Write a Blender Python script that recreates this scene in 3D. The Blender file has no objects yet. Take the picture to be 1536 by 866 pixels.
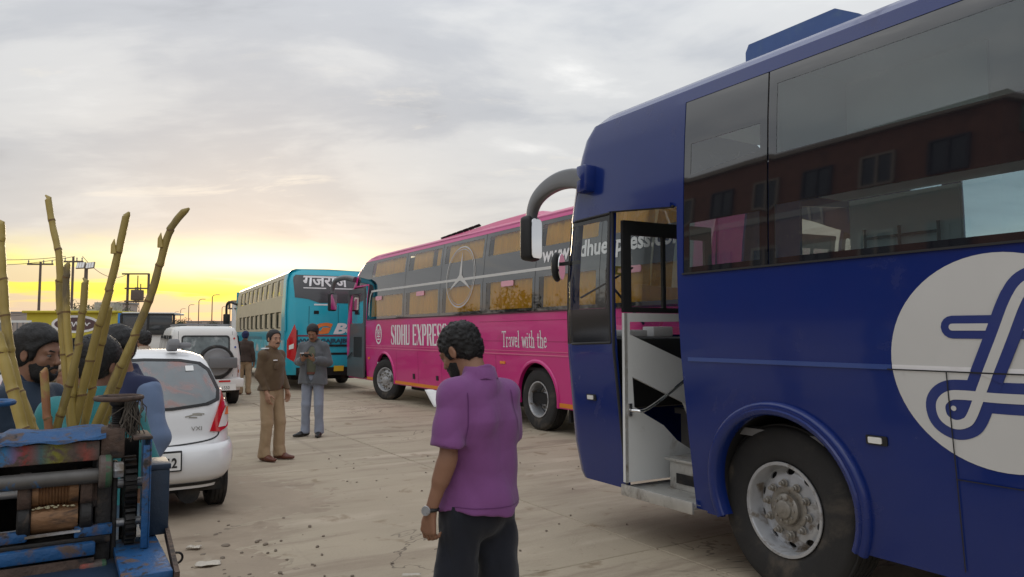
import bpy, bmesh, math, random
import numpy as np
from mathutils import Vector, Matrix, geometry
random.seed(7); np.random.seed(7)
S = bpy.context.scene
COL = S.collection
R = math.radians

# ------------------------------------------------------------------ camera, sky, sun, exposure
cam_d = bpy.data.cameras.new('camera'); cam = bpy.data.objects.new('camera', cam_d); COL.objects.link(cam)
cam.location = (0, 0, 1.62); cam.rotation_euler = (R(90 + 3.62), 0, 0)
cam_d.sensor_width = 36; cam_d.lens = 1090 / 1536 * 36; cam_d.clip_start = .05; cam_d.clip_end = 3000
S.camera = cam
S.view_settings.view_transform = 'Standard'; S.view_settings.look = 'None'
S.view_settings.exposure = 0.32; S.view_settings.gamma = 1
SUN_EL, SUN_AZ = R(4.6), R(-19.5)          # azimuth from +Y, towards -X behind the cloud bank
sun_dir = Vector((math.sin(SUN_AZ) * math.cos(SUN_EL), math.cos(SUN_AZ) * math.cos(SUN_EL), math.sin(SUN_EL)))
sl = bpy.data.lights.new('sun', 'SUN'); sl.energy = .7; sl.angle = R(14); sl.color = (1, .80, .55)
so = bpy.data.objects.new('sun', sl); COL.objects.link(so)
so.rotation_euler = sun_dir.to_track_quat('Z', 'Y').to_euler()

class NT:
    """small helper round a node tree"""
    def __init__(s, t): s.t = t; s.L = t.links.new
    def n(s, typ, ins=None, **kw):
        nd = s.t.nodes.new(typ)
        for k, v in kw.items(): setattr(nd, k, v)
        for k, v in (ins or {}).items():
            if isinstance(v, bpy.types.NodeSocket): s.L(v, nd.inputs[k])
            else: nd.inputs[k].default_value = v
        return nd
    def math(s, op, a, b=None, c=None, clamp=False):
        nd = s.t.nodes.new('ShaderNodeMath'); nd.operation = op; nd.use_clamp = clamp
        for i, v in enumerate((a, b, c)):
            if v is None: continue
            if isinstance(v, bpy.types.NodeSocket): s.L(v, nd.inputs[i])
            else: nd.inputs[i].default_value = v
        return nd.outputs[0]
    def ramp(s, fac, stops, interp='LINEAR'):
        nd = s.t.nodes.new('ShaderNodeValToRGB'); cr = nd.color_ramp; cr.interpolation = interp
        while len(cr.elements) < len(stops): cr.elements.new(.5)
        for e, (p, c) in zip(cr.elements, stops):
            e.position = p; e.color = (*c, 1) if len(c) == 3 else c
        s.L(fac, nd.inputs[0]); return nd.outputs[0]
    def mix(s, fac, a, b, mode='MIX'):
        nd = s.t.nodes.new('ShaderNodeMix'); nd.data_type = 'RGBA'; nd.blend_type = mode
        for i, v in ((0, fac), (6, a), (7, b)):
            if isinstance(v, bpy.types.NodeSocket): s.L(v, nd.inputs[i])
            elif i == 0: nd.inputs[0].default_value = v
            else: nd.inputs[i].default_value = (*v, 1) if len(v) == 3 else v
        return nd.outputs[2]
    def sstep(s, x, a, b):
        nd = s.t.nodes.new('ShaderNodeMapRange'); nd.interpolation_type = 'SMOOTHSTEP'
        s.L(x, nd.inputs[0]); nd.inputs[1].default_value = a; nd.inputs[2].default_value = b
        return nd.outputs[0]
    def comb(s, x, y, z):
        return s.n('ShaderNodeCombineXYZ', {0: x, 1: y, 2: z}).outputs[0]
    def noise(s, vec, scale, detail=4, rough=.55, dist=0, lac=2):
        return s.n('ShaderNodeTexNoise', {'Vector': vec, 'Scale': scale, 'Detail': detail, 'Roughness': rough, 'Distortion': dist, 'Lacunarity': lac}).outputs[0]

W = bpy.data.worlds.new('World'); S.world = W; W.use_nodes = True
def build_world():
    W.node_tree.nodes.clear(); t = NT(W.node_tree)
    d = t.n('ShaderNodeTexCoord').outputs['Generated']
    sp = t.n('ShaderNodeSeparateXYZ', {0: d}); x, y, z = sp.outputs
    zc = t.math('MAXIMUM', z, 0.0)
    dz = t.math('ADD', zc, .16)
    px, py = t.math('DIVIDE', x, dz), t.math('DIVIDE', y, dz)
    P = t.comb(px, py, 0.0)
    big = t.noise(P, .62, 5, .52, .35)
    P2 = t.comb(t.math('MULTIPLY', px, .55), py, 3.7)
    fine = t.noise(P2, 2.0, 7, .6, .3)
    tone = t.math('ADD', t.math('MULTIPLY', big, .60), t.math('MULTIPLY', fine, .40))
    cloud = t.ramp(tone, [(.35, (.325, .348, .385)), (.45, (.445, .468, .505)), (.54, (.575, .588, .602)), (.63, (.775, .778, .772))], 'EASE')
    # an overcast sky is brighter overhead than near the horizon
    up = t.math('MULTIPLY_ADD', t.sstep(zc, .22, 1.0), .95, 1.0)
    cloud = t.mix(1.0, cloud, t.comb(up, up, up), 'MULTIPLY')
    hl = t.math('SQRT', t.math('ADD', t.math('MULTIPLY', x, x), t.math('MULTIPLY', y, y)))
    sx, sy = math.sin(SUN_AZ), math.cos(SUN_AZ)
    ca = t.math('DIVIDE', t.math('ADD', t.math('MULTIPLY', x, sx), t.math('MULTIPLY', y, sy)), t.math('MAXIMUM', hl, .001))
    sa = t.math('DIVIDE', t.math('SUBTRACT', t.math('MULTIPLY', x, sy), t.math('MULTIPLY', y, sx)), t.math('MAXIMUM', hl, .001))   # >0 right of the sun
    # towards the horizon the cloud deck turns a little creamy
    low = t.sstep(zc, .30, .06)
    cloud = t.mix(t.math('MULTIPLY', low, t.math('MULTIPLY_ADD', t.sstep(ca, .75, .98), .28, .10)), cloud, (.65, .61, .54))
    # small bright wisps
    wv = t.comb(t.math('MULTIPLY', px, .75), t.math('MULTIPLY', py, 1.9), 9.1)
    wis = t.noise(wv, 1.9, 6, .62, .5)
    wm = t.math('MULTIPLY', t.sstep(wis, .58, .72), t.math('MULTIPLY', t.sstep(zc, .13, .19), t.sstep(zc, .40, .26)))
    cloud = t.mix(t.math('MULTIPLY', wm, .55), cloud, (.80, .75, .66))
    # glow of the low sun under the cloud bank
    azm = t.sstep(ca, .86, .985)
    edge = t.noise(t.comb(t.math('MULTIPLY', sa, 3.0), t.math('MULTIPLY', z, 9.0), 1.3), 1.6, 5, .6)
    ze = t.math('MULTIPLY_ADD', t.math('SUBTRACT', edge, .5), .085, t.math('MULTIPLY', zc, 1.16))
    band = t.ramp(t.math('MULTIPLY', ze, 5.0, clamp=True), [(0.0, (.70, .50, .43)), (.11, (.86, .58, .36)), (.21, (.93, .70, .20)), (.31, (.90, .76, .09)), (.43, (.92, .82, .10)), (.53, (.83, .74, .29)), (.66, (.72, .65, .47)), (.80, (.62, .60, .56))])
    far = t.ramp(t.math('MULTIPLY', ze, 5.0, clamp=True), [(0.0, (.56, .47, .45)), (.4, (.60, .55, .50)), (.8, (.56, .56, .56))])
    band = t.mix(azm, far, band)
    bmask = t.sstep(ze, .165, .085)
    sky = t.mix(bmask, cloud, band)
    # thin grey cloud strips across the glow
    st = t.noise(t.comb(t.math('MULTIPLY', sa, 5.0), t.math('MULTIPLY', z, 46.0), 5.2), 1.0, 3, .5, .3)
    sm = t.math('MULTIPLY', t.sstep(st, .50, .60), t.math('MULTIPLY', t.sstep(zc, .012, .03), t.sstep(zc, .115, .085)))
    sky = t.mix(t.math('MULTIPLY', sm, .8), sky, (.60, .50, .42))
    # the bright patch where the sun stands behind the cloud
    u = t.math('MULTIPLY', t.math('SUBTRACT', sa, .02), 5.6); v = t.math('MULTIPLY', t.math('SUBTRACT', z, .092), 46.0)
    rr = t.math('ADD', t.math('MULTIPLY', u, u), t.math('MULTIPLY', v, v))
    hot = t.math('MULTIPLY', t.math('EXPONENT', t.math('MULTIPLY', rr, -1.0)), t.sstep(ca, 0.0, .3))
    sky = t.mix(t.math('MULTIPLY', hot, 1.0, clamp=True), sky, (1.1, 1.03, .80))
    ns = t.n('ShaderNodeTexSky', sky_type='NISHITA'); ns.sun_disc = False
    ns.sun_elevation = SUN_EL; ns.sun_rotation = SUN_AZ; ns.dust_density = 3
    b1 = t.n('ShaderNodeBackground', {0: ns.outputs[0], 1: .08}); b2 = t.n('ShaderNodeBackground', {0: sky, 1: 1.0})
    mx = t.n('ShaderNodeMixShader', {0: .93}); t.L(b1.outputs[0], mx.inputs[1]); t.L(b2.outputs[0], mx.inputs[2])
    o = t.n('ShaderNodeOutputWorld'); t.L(mx.outputs[0], o.inputs[0])
build_world()

# ------------------------------------------------------------------ materials
def mat(name, col, rough=.5, metal=0., var=0., vscale=3., bump=0., bscale=60., dirt=None, coat=0., spec=.5, stretch=None, sheen=0., rand=0.):
    """Principled material; var = tonal variation, dirt = (colour, scale, lo, hi) stains, bump = fine relief"""
    m = bpy.data.materials.new(name); m.use_nodes = True
    t = NT(m.node_tree); b = m.node_tree.nodes['Principled BSDF']
    b.inputs['Roughness'].default_value = rough; b.inputs['Metallic'].default_value = metal
    b.inputs['Specular IOR Level'].default_value = spec
    if coat: b.inputs['Coat Weight'].default_value = coat; b.inputs['Coat Roughness'].default_value = .06
    if sheen: b.inputs['Sheen Weight'].default_value = sheen
    c = t.n('ShaderNodeRGB').outputs[0]; c.default_value = (*col, 1)
    co = t.n('ShaderNodeTexCoord').outputs['Object']
    if stretch: co = t.n('ShaderNodeMapping', {0: co, 3: stretch}).outputs[0]
    if var:
        f = t.noise(co, vscale, 6, .6)
        k = t.math('MULTIPLY_ADD', t.math('SUBTRACT', f, .5), 2.6 * var, 1.0)
        c = t.mix(1.0, c, t.comb(k, k, k), 'MULTIPLY')
    if rand:
        rn = t.n('ShaderNodeObjectInfo').outputs['Random']
        k = t.math('MULTIPLY_ADD', t.math('SUBTRACT', rn, .5), 2 * rand, 1.0)
        c = t.mix(1.0, c, t.comb(k, k, k), 'MULTIPLY')
    if dirt:
        dl = dirt if isinstance(dirt, list) else [dirt]
        for i, (dc, ds, lo, hi) in enumerate(dl):
            f = t.noise(t.n('ShaderNodeMapping', {0: co, 1: (i * 7.3, 3.1 * i, 0)}).outputs[0], ds, 7, .62, .4)
            f = t.sstep(f, lo, hi); c = t.mix(f, c, dc)
            if i == 0:
                r = t.math('MULTIPLY_ADD', f, max(0, .85 - rough) * .7, rough, clamp=True); t.L(r, b.inputs['Roughness'])
                if metal: t.L(t.math('MULTIPLY_ADD', f, -metal, metal), b.inputs['Metallic'])
    t.L(c, b.inputs['Base Color'])
    if bump:
        f = t.noise(co, bscale, 4, .6)
        bn = t.n('ShaderNodeBump', {'Strength': bump, 'Distance': .01, 'Height': f}); t.L(bn.outputs[0], b.inputs['Normal'])
    return m

def glass(name, tint=(.8, .9, .9), refl=1.0, haze=0.0, hazecol=(.5, .5, .5), ior=1.5):
    """window glass: see-through tint with a clear reflection by angle"""
    m = bpy.data.materials.new(name); m.use_nodes = True
    t = NT(m.node_tree); m.node_tree.nodes.clear()
    tr = t.n('ShaderNodeBsdfTransparent', {0: (*tint, 1)})
    gl = t.n('ShaderNodeBsdfGlossy', {0: (1, 1, 1, 1), 'Roughness': .012})
    fr = t.n('ShaderNodeFresnel', {0: ior}).outputs[0]
    f = t.math('MULTIPLY', fr, refl, clamp=True)
    a = tr.outputs[0]
    if haze:
        df = t.n('ShaderNodeBsdfDiffuse', {0: (*hazecol, 1)})
        mx = t.n('ShaderNodeMixShader', {0: haze}); t.L(a, mx.inputs[1]); t.L(df.outputs[0], mx.inputs[2]); a = mx.outputs[0]
    mx = t.n('ShaderNodeMixShader', {0: f}); t.L(a, mx.inputs[1]); t.L(gl.outputs[0], mx.inputs[2])
    o = t.n('ShaderNodeOutputMaterial'); t.L(mx.outputs[0], o.inputs[0])
    return m

# ------------------------------------------------------------------ objects
def tag(o, label=None, cat=None, group=None, kind=None):
    if label: o['label'] = label
    if cat: o['category'] = cat
    if group: o['group'] = group
    if kind: o['kind'] = kind
    return o
def thing(name, label, cat, loc=(0, 0, 0), rz=0., group=None):
    o = bpy.data.objects.new(name, None); COL.objects.link(o); o.empty_display_size = .1
    o.location = loc; o.rotation_euler = (0, 0, rz)
    return tag(o, label, cat, group)
def link_mesh(name, me, m=None, parent=None):
    o = bpy.data.objects.new(name, me); COL.objects.link(o)
    if m is not None and not me.materials:
        for k in (m if isinstance(m, (list, tuple)) else [m]): me.materials.append(k)
    if parent is not None: o.parent = parent
    return o
def kids(o): return [c for c in COL.objects if c.parent == o]
def copy_tree(o, parent=None):
    c = o.copy(); COL.objects.link(c)
    if parent is not None: c.parent = parent
    for ch in list(o.children): copy_tree(ch, c)
    return c

class MB:
    """collects shapes, then links them as ONE mesh object"""
    def __init__(s): s.bm = bmesh.new(); s.mi = 0
    def add(s, verts, faces):
        vs = [s.bm.verts.new(v) for v in verts]
        for f in faces:
            try: fc = s.bm.faces.new([vs[i] for i in f]); fc.material_index = s.mi
            except ValueError: pass
        return vs
    def box(s, lo, hi, bev=0, M=None, seg=2):
        x0, y0, z0 = lo; x1, y1, z1 = hi
        V = [(x0, y0, z0), (x1, y0, z0), (x1, y1, z0), (x0, y1, z0), (x0, y0, z1), (x1, y0, z1), (x1, y1, z1), (x0, y1, z1)]
        F = [(3, 2, 1, 0), (4, 5, 6, 7), (0, 1, 5, 4), (1, 2, 6, 5), (2, 3, 7, 6), (3, 0, 4, 7)]
        if bev > 0:
            b2 = bmesh.new(); vs = [b2.verts.new(v) for v in V]
            for f in F: b2.faces.new([vs[i] for i in f])
            bmesh.ops.bevel(b2, geom=list(b2.edges), offset=min(bev, .49 * min(abs(x1 - x0), abs(y1 - y0), abs(z1 - z0))), segments=seg, affect='EDGES', profile=.5)
            b2.verts.index_update(); V = [v.co.copy() for v in b2.verts]; F = [[v.index for v in f.verts] for f in b2.faces]; b2.free()
        if M is not None: V = [M @ Vector(v) for v in V]
        s.add(V, F); return s
    def obox(s, c, size, M=None, bev=0):
        """box of size about c, turned by M (3x3 or 4x4)"""
        h = Vector(size) / 2; T = Matrix.Translation(c) @ (M.to_4x4() if M is not None else Matrix())
        return s.box(-h, h, bev, T)
    def bar(s, a, b, w, h, up=(0, 0, 1), bev=0):
        a, b = Vector(a), Vector(b); d = (b - a); L = d.length; d.normalize()
        u = Vector(up); sd = d.cross(u)
        if sd.length < 1e-4: sd = d.cross(Vector((1, 0, 0)))
        sd.normalize(); u = sd.cross(d)
        M = Matrix((d, sd, u)).transposed()
        return s.obox((a + b) / 2, (L, w, h), M, bev)
    def tube(s, pts, r, n=8, cap=True, flat=None):
        pts = [Vector(p) for p in pts]; rr = r if isinstance(r, (list, tuple)) else [r] * len(pts)
        T = []
        for i in range(len(pts)):
            a = pts[max(i - 1, 0)]; b = pts[min(i + 1, len(pts) - 1)]; T.append((b - a).normalized())
        ref = Vector((0, 0, 1)) if abs(T[0].z) < .9 else Vector((1, 0, 0))
        nrm = T[0].cross(ref).normalized(); V = []; F = []
        for i, p in enumerate(pts):
            nrm = (nrm - T[i] * nrm.dot(T[i])).normalized(); bn = T[i].cross(nrm)
            for k in range(n):
                a = 2 * math.pi * k / n; V.append(p + (nrm * math.cos(a) + bn * math.sin(a)) * rr[i])
        for i in range(len(pts) - 1):
            for k in range(n): F.append((i * n + k, i * n + (k + 1) % n, (i + 1) * n + (k + 1) % n, (i + 1) * n + k))
        if cap: F.append(tuple(range(n - 1, -1, -1))); F.append(tuple((len(pts) - 1) * n + k for k in range(n)))
        s.add(V, F); return s
    def lathe(s, prof, o=(0, 0, 0), ax=(0, 1, 0), n=32, arc=None):
        """prof: list of (radius, along-axis)"""
        o = Vector(o); ax = Vector(ax).normalized()
        u = ax.cross(Vector((0, 0, 1)) if abs(ax.z) < .9 else Vector((1, 0, 0))).normalized(); w = ax.cross(u)
        V = []; F = []; m = n if arc is None else n + 1
        for (r, h) in prof:
            for k in range(m):
                a = 2 * math.pi * k / n if arc is None else arc[0] + (arc[1] - arc[0]) * k / n
                V.append(o + ax * h + (u * math.cos(a) + w * math.sin(a)) * max(r, 1e-5))
        for i in range(len(prof) - 1):
            for k in range(n): F.append((i * m + k, i * m + (k + 1) % m, (i + 1) * m + (k + 1) % m, (i + 1) * m + k))
        s.add(V, F); return s
    def grid(s, rows, close=False):
        n = len(rows[0]); V = [v for r in rows for v in r]; F = []
        for i in range(len(rows) - 1):
            for k in range(n if close else n - 1):
                F.append((i * n + k, i * n + (k + 1) % n, (i + 1) * n + (k + 1) % n, (i + 1) * n + k))
        s.add(V, F); return s
    def ball(s, c, r, M=None, nu=12, nv=8):
        r = (r, r, r) if isinstance(r, (int, float)) else r; V = []; F = []
        for i in range(nv + 1):
            th = math.pi * i / nv
            for k in range(nu):
                ph = 2 * math.pi * k / nu
                v = Vector((r[0] * math.sin(th) * math.cos(ph), r[1] * math.sin(th) * math.sin(ph), r[2] * math.cos(th)))
                if M is not None: v = M @ v
                V.append(Vector(c) + v)
        for i in range(nv):
            for k in range(nu): F.append((i * nu + k, i * nu + (k + 1) % nu, (i + 1) * nu + (k + 1) % nu, (i + 1) * nu + k))
        s.add(V, F); return s
    def prism(s, pts, fn, h0, h1):
        """pts: 2-D outline, fn(u, v, h) -> 3-D"""
        n = len(pts); V = [fn(u, v, h0) for u, v in pts] + [fn(u, v, h1) for u, v in pts]
        F = [tuple(range(n - 1, -1, -1)), tuple(range(n, 2 * n))] + [(k, (k + 1) % n, n + (k + 1) % n, n + k) for k in range(n)]
        s.add(V, F); return s
    def sheet(s, outer, holes, fn, th=0., gs=(), gt=()):
        """flat outline with holes, cut along the lines u=gs and v=gt, laid on the surface fn(u, v, h); th = thickness (to -h)"""
        loops = [outer] + list(holes); pts = []; edges = []
        for lp in loops:
            b = len(pts); pts += [Vector(p) for p in lp]; edges += [(b + i, b + (i + 1) % len(lp)) for i in range(len(lp))]
        us = [p[0] for p in outer]; vs_ = [p[1] for p in outer]
        def inside(p):
            c = 0
            for lp in loops:
                m = len(lp)
                for i in range(m):
                    (x0, y0), (x1, y1) = lp[i], lp[(i + 1) % m]
                    if (y0 > p[1]) != (y1 > p[1]) and p[0] < (x1 - x0) * (p[1] - y0) / (y1 - y0) + x0: c ^= 1
            return c
        for g in gs:
            if min(us) < g < max(us): b = len(pts); pts += [Vector((g, min(vs_) - .01)), Vector((g, max(vs_) + .01))]; edges.append((b, b + 1))
        for g in gt:
            if min(vs_) < g < max(vs_): b = len(pts); pts += [Vector((min(us) - .01, g)), Vector((max(us) + .01, g))]; edges.append((b, b + 1))
        P, E, Fc, _, _, _ = geometry.delaunay_2d_cdt(pts, edges, [], 0, 1e-5)
        tri = []
        for f in Fc:
            c = sum((P[i] for i in f), Vector((0, 0))) / len(f)
            if inside(c): tri.append(list(f))
        used = sorted({i for f in tri for i in f}); ix = {v: k for k, v in enumerate(used)}
        n = len(used); V = [Vector(fn(P[i][0], P[i][1], 0.)) for i in used]; F = [[ix[i] for i in f] for f in tri]
        if th:
            V += [Vector(fn(P[i][0], P[i][1], -th)) for i in used]
            cnt = {}
            for f in F:
                for a, b in zip(f, f[1:] + f[:1]): cnt[(a, b)] = 1
            side = [(b, a, n + a, n + b) for (a, b) in cnt if (b, a) not in cnt]
            F = F + [[n + i for i in reversed(f)] for f in F] + side
        s.add(V, F); return s
    def mesh(s, name, smooth=True, ang=35, merge=0.):
        if merge: bmesh.ops.remove_doubles(s.bm, verts=s.bm.verts, dist=merge)
        bmesh.ops.recalc_face_normals(s.bm, faces=s.bm.faces)
        me = bpy.data.meshes.new(name); s.bm.to_mesh(me); s.bm.free()
        if smooth:
            me.shade_smooth(); me.set_sharp_from_angle(angle=R(ang))
        return me
    def build(s, name, m, parent=None, smooth=True, ang=35, merge=0.):
        return link_mesh(name, s.mesh(name, smooth, ang, merge), m, parent)

def rrect(u0, v0, u1, v1, r, n=4):
    """rounded rectangle outline"""
    r = min(r, abs(u1 - u0) / 2.01, abs(v1 - v0) / 2.01); P = []
    for cx, cy, a0 in ((u1 - r, v1 - r, 0), (u0 + r, v1 - r, 90), (u0 + r, v0 + r, 180), (u1 - r, v0 + r, 270)):
        for k in range(n + 1):
            a = R(a0 + 90 * k / n); P.append((cx + r * math.cos(a), cy + r * math.sin(a)))
    return P
def circle2(cx, cy, r, n=40, a0=0, a1=360):
    return [(cx + r * math.cos(R(a0 + (a1 - a0) * k / n)), cy + r * math.sin(R(a0 + (a1 - a0) * k / n))) for k in range(n + (0 if a1 - a0 == 360 else 1))]
def spline2(pts, m=6):
    """smooth 2-D/3-D path through points (Catmull-Rom)"""
    P = [Vector(p) for p in pts]; out = []
    for i in range(len(P) - 1):
        a, b, c, d = P[max(i - 1, 0)], P[i], P[i + 1], P[min(i + 2, len(P) - 1)]
        for k in range(m):
            t = k / m; out.append(.5 * ((2 * b) + (c - a) * t + (2 * a - 5 * b + 4 * c - d) * t * t + (3 * b - a - 3 * c + d) * t ** 3))
    out.append(P[-1]); return out
def stroke_quads(path, w):
    """a path drawn with a pen of width w: list of small outlines (quads and round joints)"""
    out = []; P = [Vector(p[:2]) for p in path]
    L = []; Rr = []
    for i in range(len(P)):
        t = (P[min(i + 1, len(P) - 1)] - P[max(i - 1, 0)]).normalized(); n = Vector((-t.y, t.x)) * w / 2
        L.append(P[i] + n); Rr.append(P[i] - n)
    def cap(i, sgn):
        t = (P[1] - P[0]).normalized() if i == 0 else (P[-1] - P[-2]).normalized()
        a0 = math.atan2(t.y, t.x)
        return [P[i] + Vector((math.cos(a), math.sin(a))) * w / 2 for a in [a0 + sgn * (math.pi / 2) + math.pi * k / 8 * (1 if sgn > 0 else 1) for k in range(1, 8)]]
    st = cap(0, 1); en = [P[-1] + Vector((math.cos(a), math.sin(a))) * w / 2 for a in [math.atan2((P[-1] - P[-2]).y, (P[-1] - P[-2]).x) - math.pi / 2 + math.pi * k / 8 for k in range(1, 8)]]
    return L, Rr, st, en
def ribbon(mb, path, w, fn, caps=True, rise=0.):
    """pen stroke laid on the surface fn(u, v, h)"""
    L, Rr, st, en = stroke_quads(path, w)
    V = [fn(p[0], p[1], 0) for p in L] + [fn(p[0], p[1], 0) for p in Rr]; n = len(L)
    if rise:
        up = fn(L[0][0], L[0][1], 1.) - fn(L[0][0], L[0][1], 0.); V = [v + up * rise * (i % n) / n for i, v in enumerate(V)]
    F = [(i, n + i, n + i + 1, i + 1) for i in range(n - 1)]
    mb.add(V, F)
    if caps:
        mb.add([fn(p[0], p[1], 0) for p in [L[0]] + st + [Rr[0]]], [tuple(range(len(st) + 2))])
        mb.add([fn(p[0], p[1], 0) for p in [Rr[-1]] + en + [L[-1]]], [tuple(range(len(en) + 2))])
def text_mesh(body, size, fn, name, m, parent, sx=1., bold=0., align='LEFT', shear=0., bis=None):
    """flat lettering laid on a surface; fn(u, v, h) with u along the line of writing"""
    cu = bpy.data.curves.new('lettering', 'FONT'); cu.body = body; cu.size = size; cu.align_x = align; cu.offset = bold; cu.shear = shear; cu.resolution_u = 3
    tmp = bpy.data.objects.new('lettering', cu); COL.objects.link(tmp)
    dg = bpy.context.evaluated_depsgraph_get(); me = bpy.data.meshes.new_from_object(tmp.evaluated_get(dg))
    bpy.data.objects.remove(tmp); bpy.data.curves.remove(cu)
    for v in me.vertices: v.co = fn(v.co.x * sx, v.co.y, 0.)
    me.name = name; me.materials.clear(); me.validate()
    return link_mesh(name, me, m, parent)

# ------------------------------------------------------------------ solid shapes grown on a grid (people)
def _waves(seed, n, lo, hi, ani=(1, 1, 1)):
    r = np.random.RandomState(seed); K = r.normal(size=(n, 3)); K /= np.linalg.norm(K, axis=1)[:, None]
    K *= r.uniform(lo, hi, (n, 1)) * np.array(ani); return K.astype(np.float32), r.uniform(0, 6.28, n), r
def folds(amp, seed, lo=14, hi=38, ani=(1, 1, .45), n=7):
    K, ph, r = _waves(seed, n, lo, hi, ani); K2, ph2, _ = _waves(seed + 99, 3, 4, 9)
    def f(X, Y, Z):
        w = sum(np.sin(k[0] * X + k[1] * Y + k[2] * Z + p) for k, p in zip(K2, ph2)) * .9
        return amp / math.sqrt(n) * 1.5 * sum(1 - 2 * np.abs(np.sin(.5 * (k[0] * X + k[1] * Y + k[2] * Z) + p + w)) for k, p in zip(K, ph))
    return f
class Solid:
    def __init__(s, res): s.res = res; s.ops = []; s.lo = np.full(3, 9.); s.hi = np.full(3, -9.)
    def _bb(s, lo, hi, grow=True):
        if grow: s.lo = np.minimum(s.lo, lo); s.hi = np.maximum(s.hi, hi)
    def cone(s, a, b, ra, rb, k=.02, sq=None, op='u', caps=(False, False)):
        """tapered limb from a to b; sq = (axis, factor) flattens it along an axis; caps cut an end off flat"""
        a, b = np.array(a, float), np.array(b, float); r = max(ra, rb) * 1.05
        lo, hi = np.minimum(a, b) - r, np.maximum(a, b) + r; s._bb(lo, hi, op == 'u')
        ba = b - a; L2 = max(ba @ ba, 1e-9)
        def f(X, Y, Z):
            px, py, pz = X - a[0], Y - a[1], Z - a[2]; tt = (px * ba[0] + py * ba[1] + pz * ba[2]) / L2; t = np.clip(tt, 0, 1)
            vx, vy, vz = px - t * ba[0], py - t * ba[1], pz - t * ba[2]
            if sq is not None:
                ax, fk = np.array(sq[0], float), sq[1]; dt = (vx * ax[0] + vy * ax[1] + vz * ax[2]) * (fk - 1)
                vx, vy, vz = vx + dt * ax[0], vy + dt * ax[1], vz + dt * ax[2]
            d = np.sqrt(vx * vx + vy * vy + vz * vz) - (ra + (rb - ra) * t)
            Lr = math.sqrt(L2)
            if caps[0]: d = np.maximum(d, -tt * Lr)
            if caps[1]: d = np.maximum(d, (tt - 1) * Lr)
            return d
        s.ops.append((op, lo, hi, f, k)); return s
    def ell(s, c, r, k=.02, M=None, op='u'):
        c = np.array(c, float); r = np.array(r, float); rm = r.max() * 1.05; lo, hi = c - rm, c + rm; s._bb(lo, hi, op == 'u')
        A = np.array(M).T if M is not None else np.eye(3); rs = r.min()
        def f(X, Y, Z):
            x, y, z = X - c[0], Y - c[1], Z - c[2]
            u = (A[0, 0] * x + A[0, 1] * y + A[0, 2] * z) / r[0]; v = (A[1, 0] * x + A[1, 1] * y + A[1, 2] * z) / r[1]; w = (A[2, 0] * x + A[2, 1] * y + A[2, 2] * z) / r[2]
            k0 = np.sqrt(u * u + v * v + w * w); k1 = np.sqrt((u / r[0]) ** 2 + (v / r[1]) ** 2 + (w / r[2]) ** 2) + 1e-6
            return k0 * (k0 - 1) / k1
        s.ops.append((op, lo, hi, f, k)); return s
    def half(s, p, n):
        """keep the side of the plane that n points away from"""
        p = np.array(p, float); n = np.array(n, float); n /= np.linalg.norm(n)
        s.ops.append(('i', None, None, lambda X, Y, Z: (X - p[0]) * n[0] + (Y - p[1]) * n[1] + (Z - p[2]) * n[2], 0)); return s
    def disp(s, f, lo=None, hi=None): s.ops.append(('d', lo, hi, f, 0)); return s
    def mesh(s, name):
        h = s.res; lo = s.lo - 3 * h; n = np.ceil((s.hi + 3 * h - lo) / h).astype(int) + 1
        ax = [(lo[i] + h * np.arange(n[i])).astype(np.float32) for i in range(3)]
        D = np.full(n, .25, np.float32)
        for op, l, u, f, k in s.ops:
            if l is None: sl = tuple(slice(0, n[i]) for i in range(3))
            else:
                m = k + 2.5 * h
                i0 = np.clip(np.floor((np.array(l) - m - lo) / h).astype(int), 0, n); i1 = np.clip(np.ceil((np.array(u) + m - lo) / h).astype(int) + 1, 0, n)
                sl = tuple(slice(i0[i], i1[i]) for i in range(3))
            X, Y, Z = np.meshgrid(ax[0][sl[0]], ax[1][sl[1]], ax[2][sl[2]], indexing='ij', sparse=True)
            d = f(X, Y, Z); A = D[sl]
            if op == 'u':
                if k > 0: hh = np.maximum(k - np.abs(A - d), 0) / k; D[sl] = np.minimum(A, d) - hh * hh * k * .25
                else: D[sl] = np.minimum(A, d)
            elif op == 's':
                d = -d
                if k > 0: hh = np.maximum(k - np.abs(A - d), 0) / k; D[sl] = np.maximum(A, d) + hh * hh * k * .25
                else: D[sl] = np.maximum(A, d)
            elif op == 'i': D[sl] = np.maximum(A, d)
            else: D[sl] = A + d
        return nets(D, lo, h, name)
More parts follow.
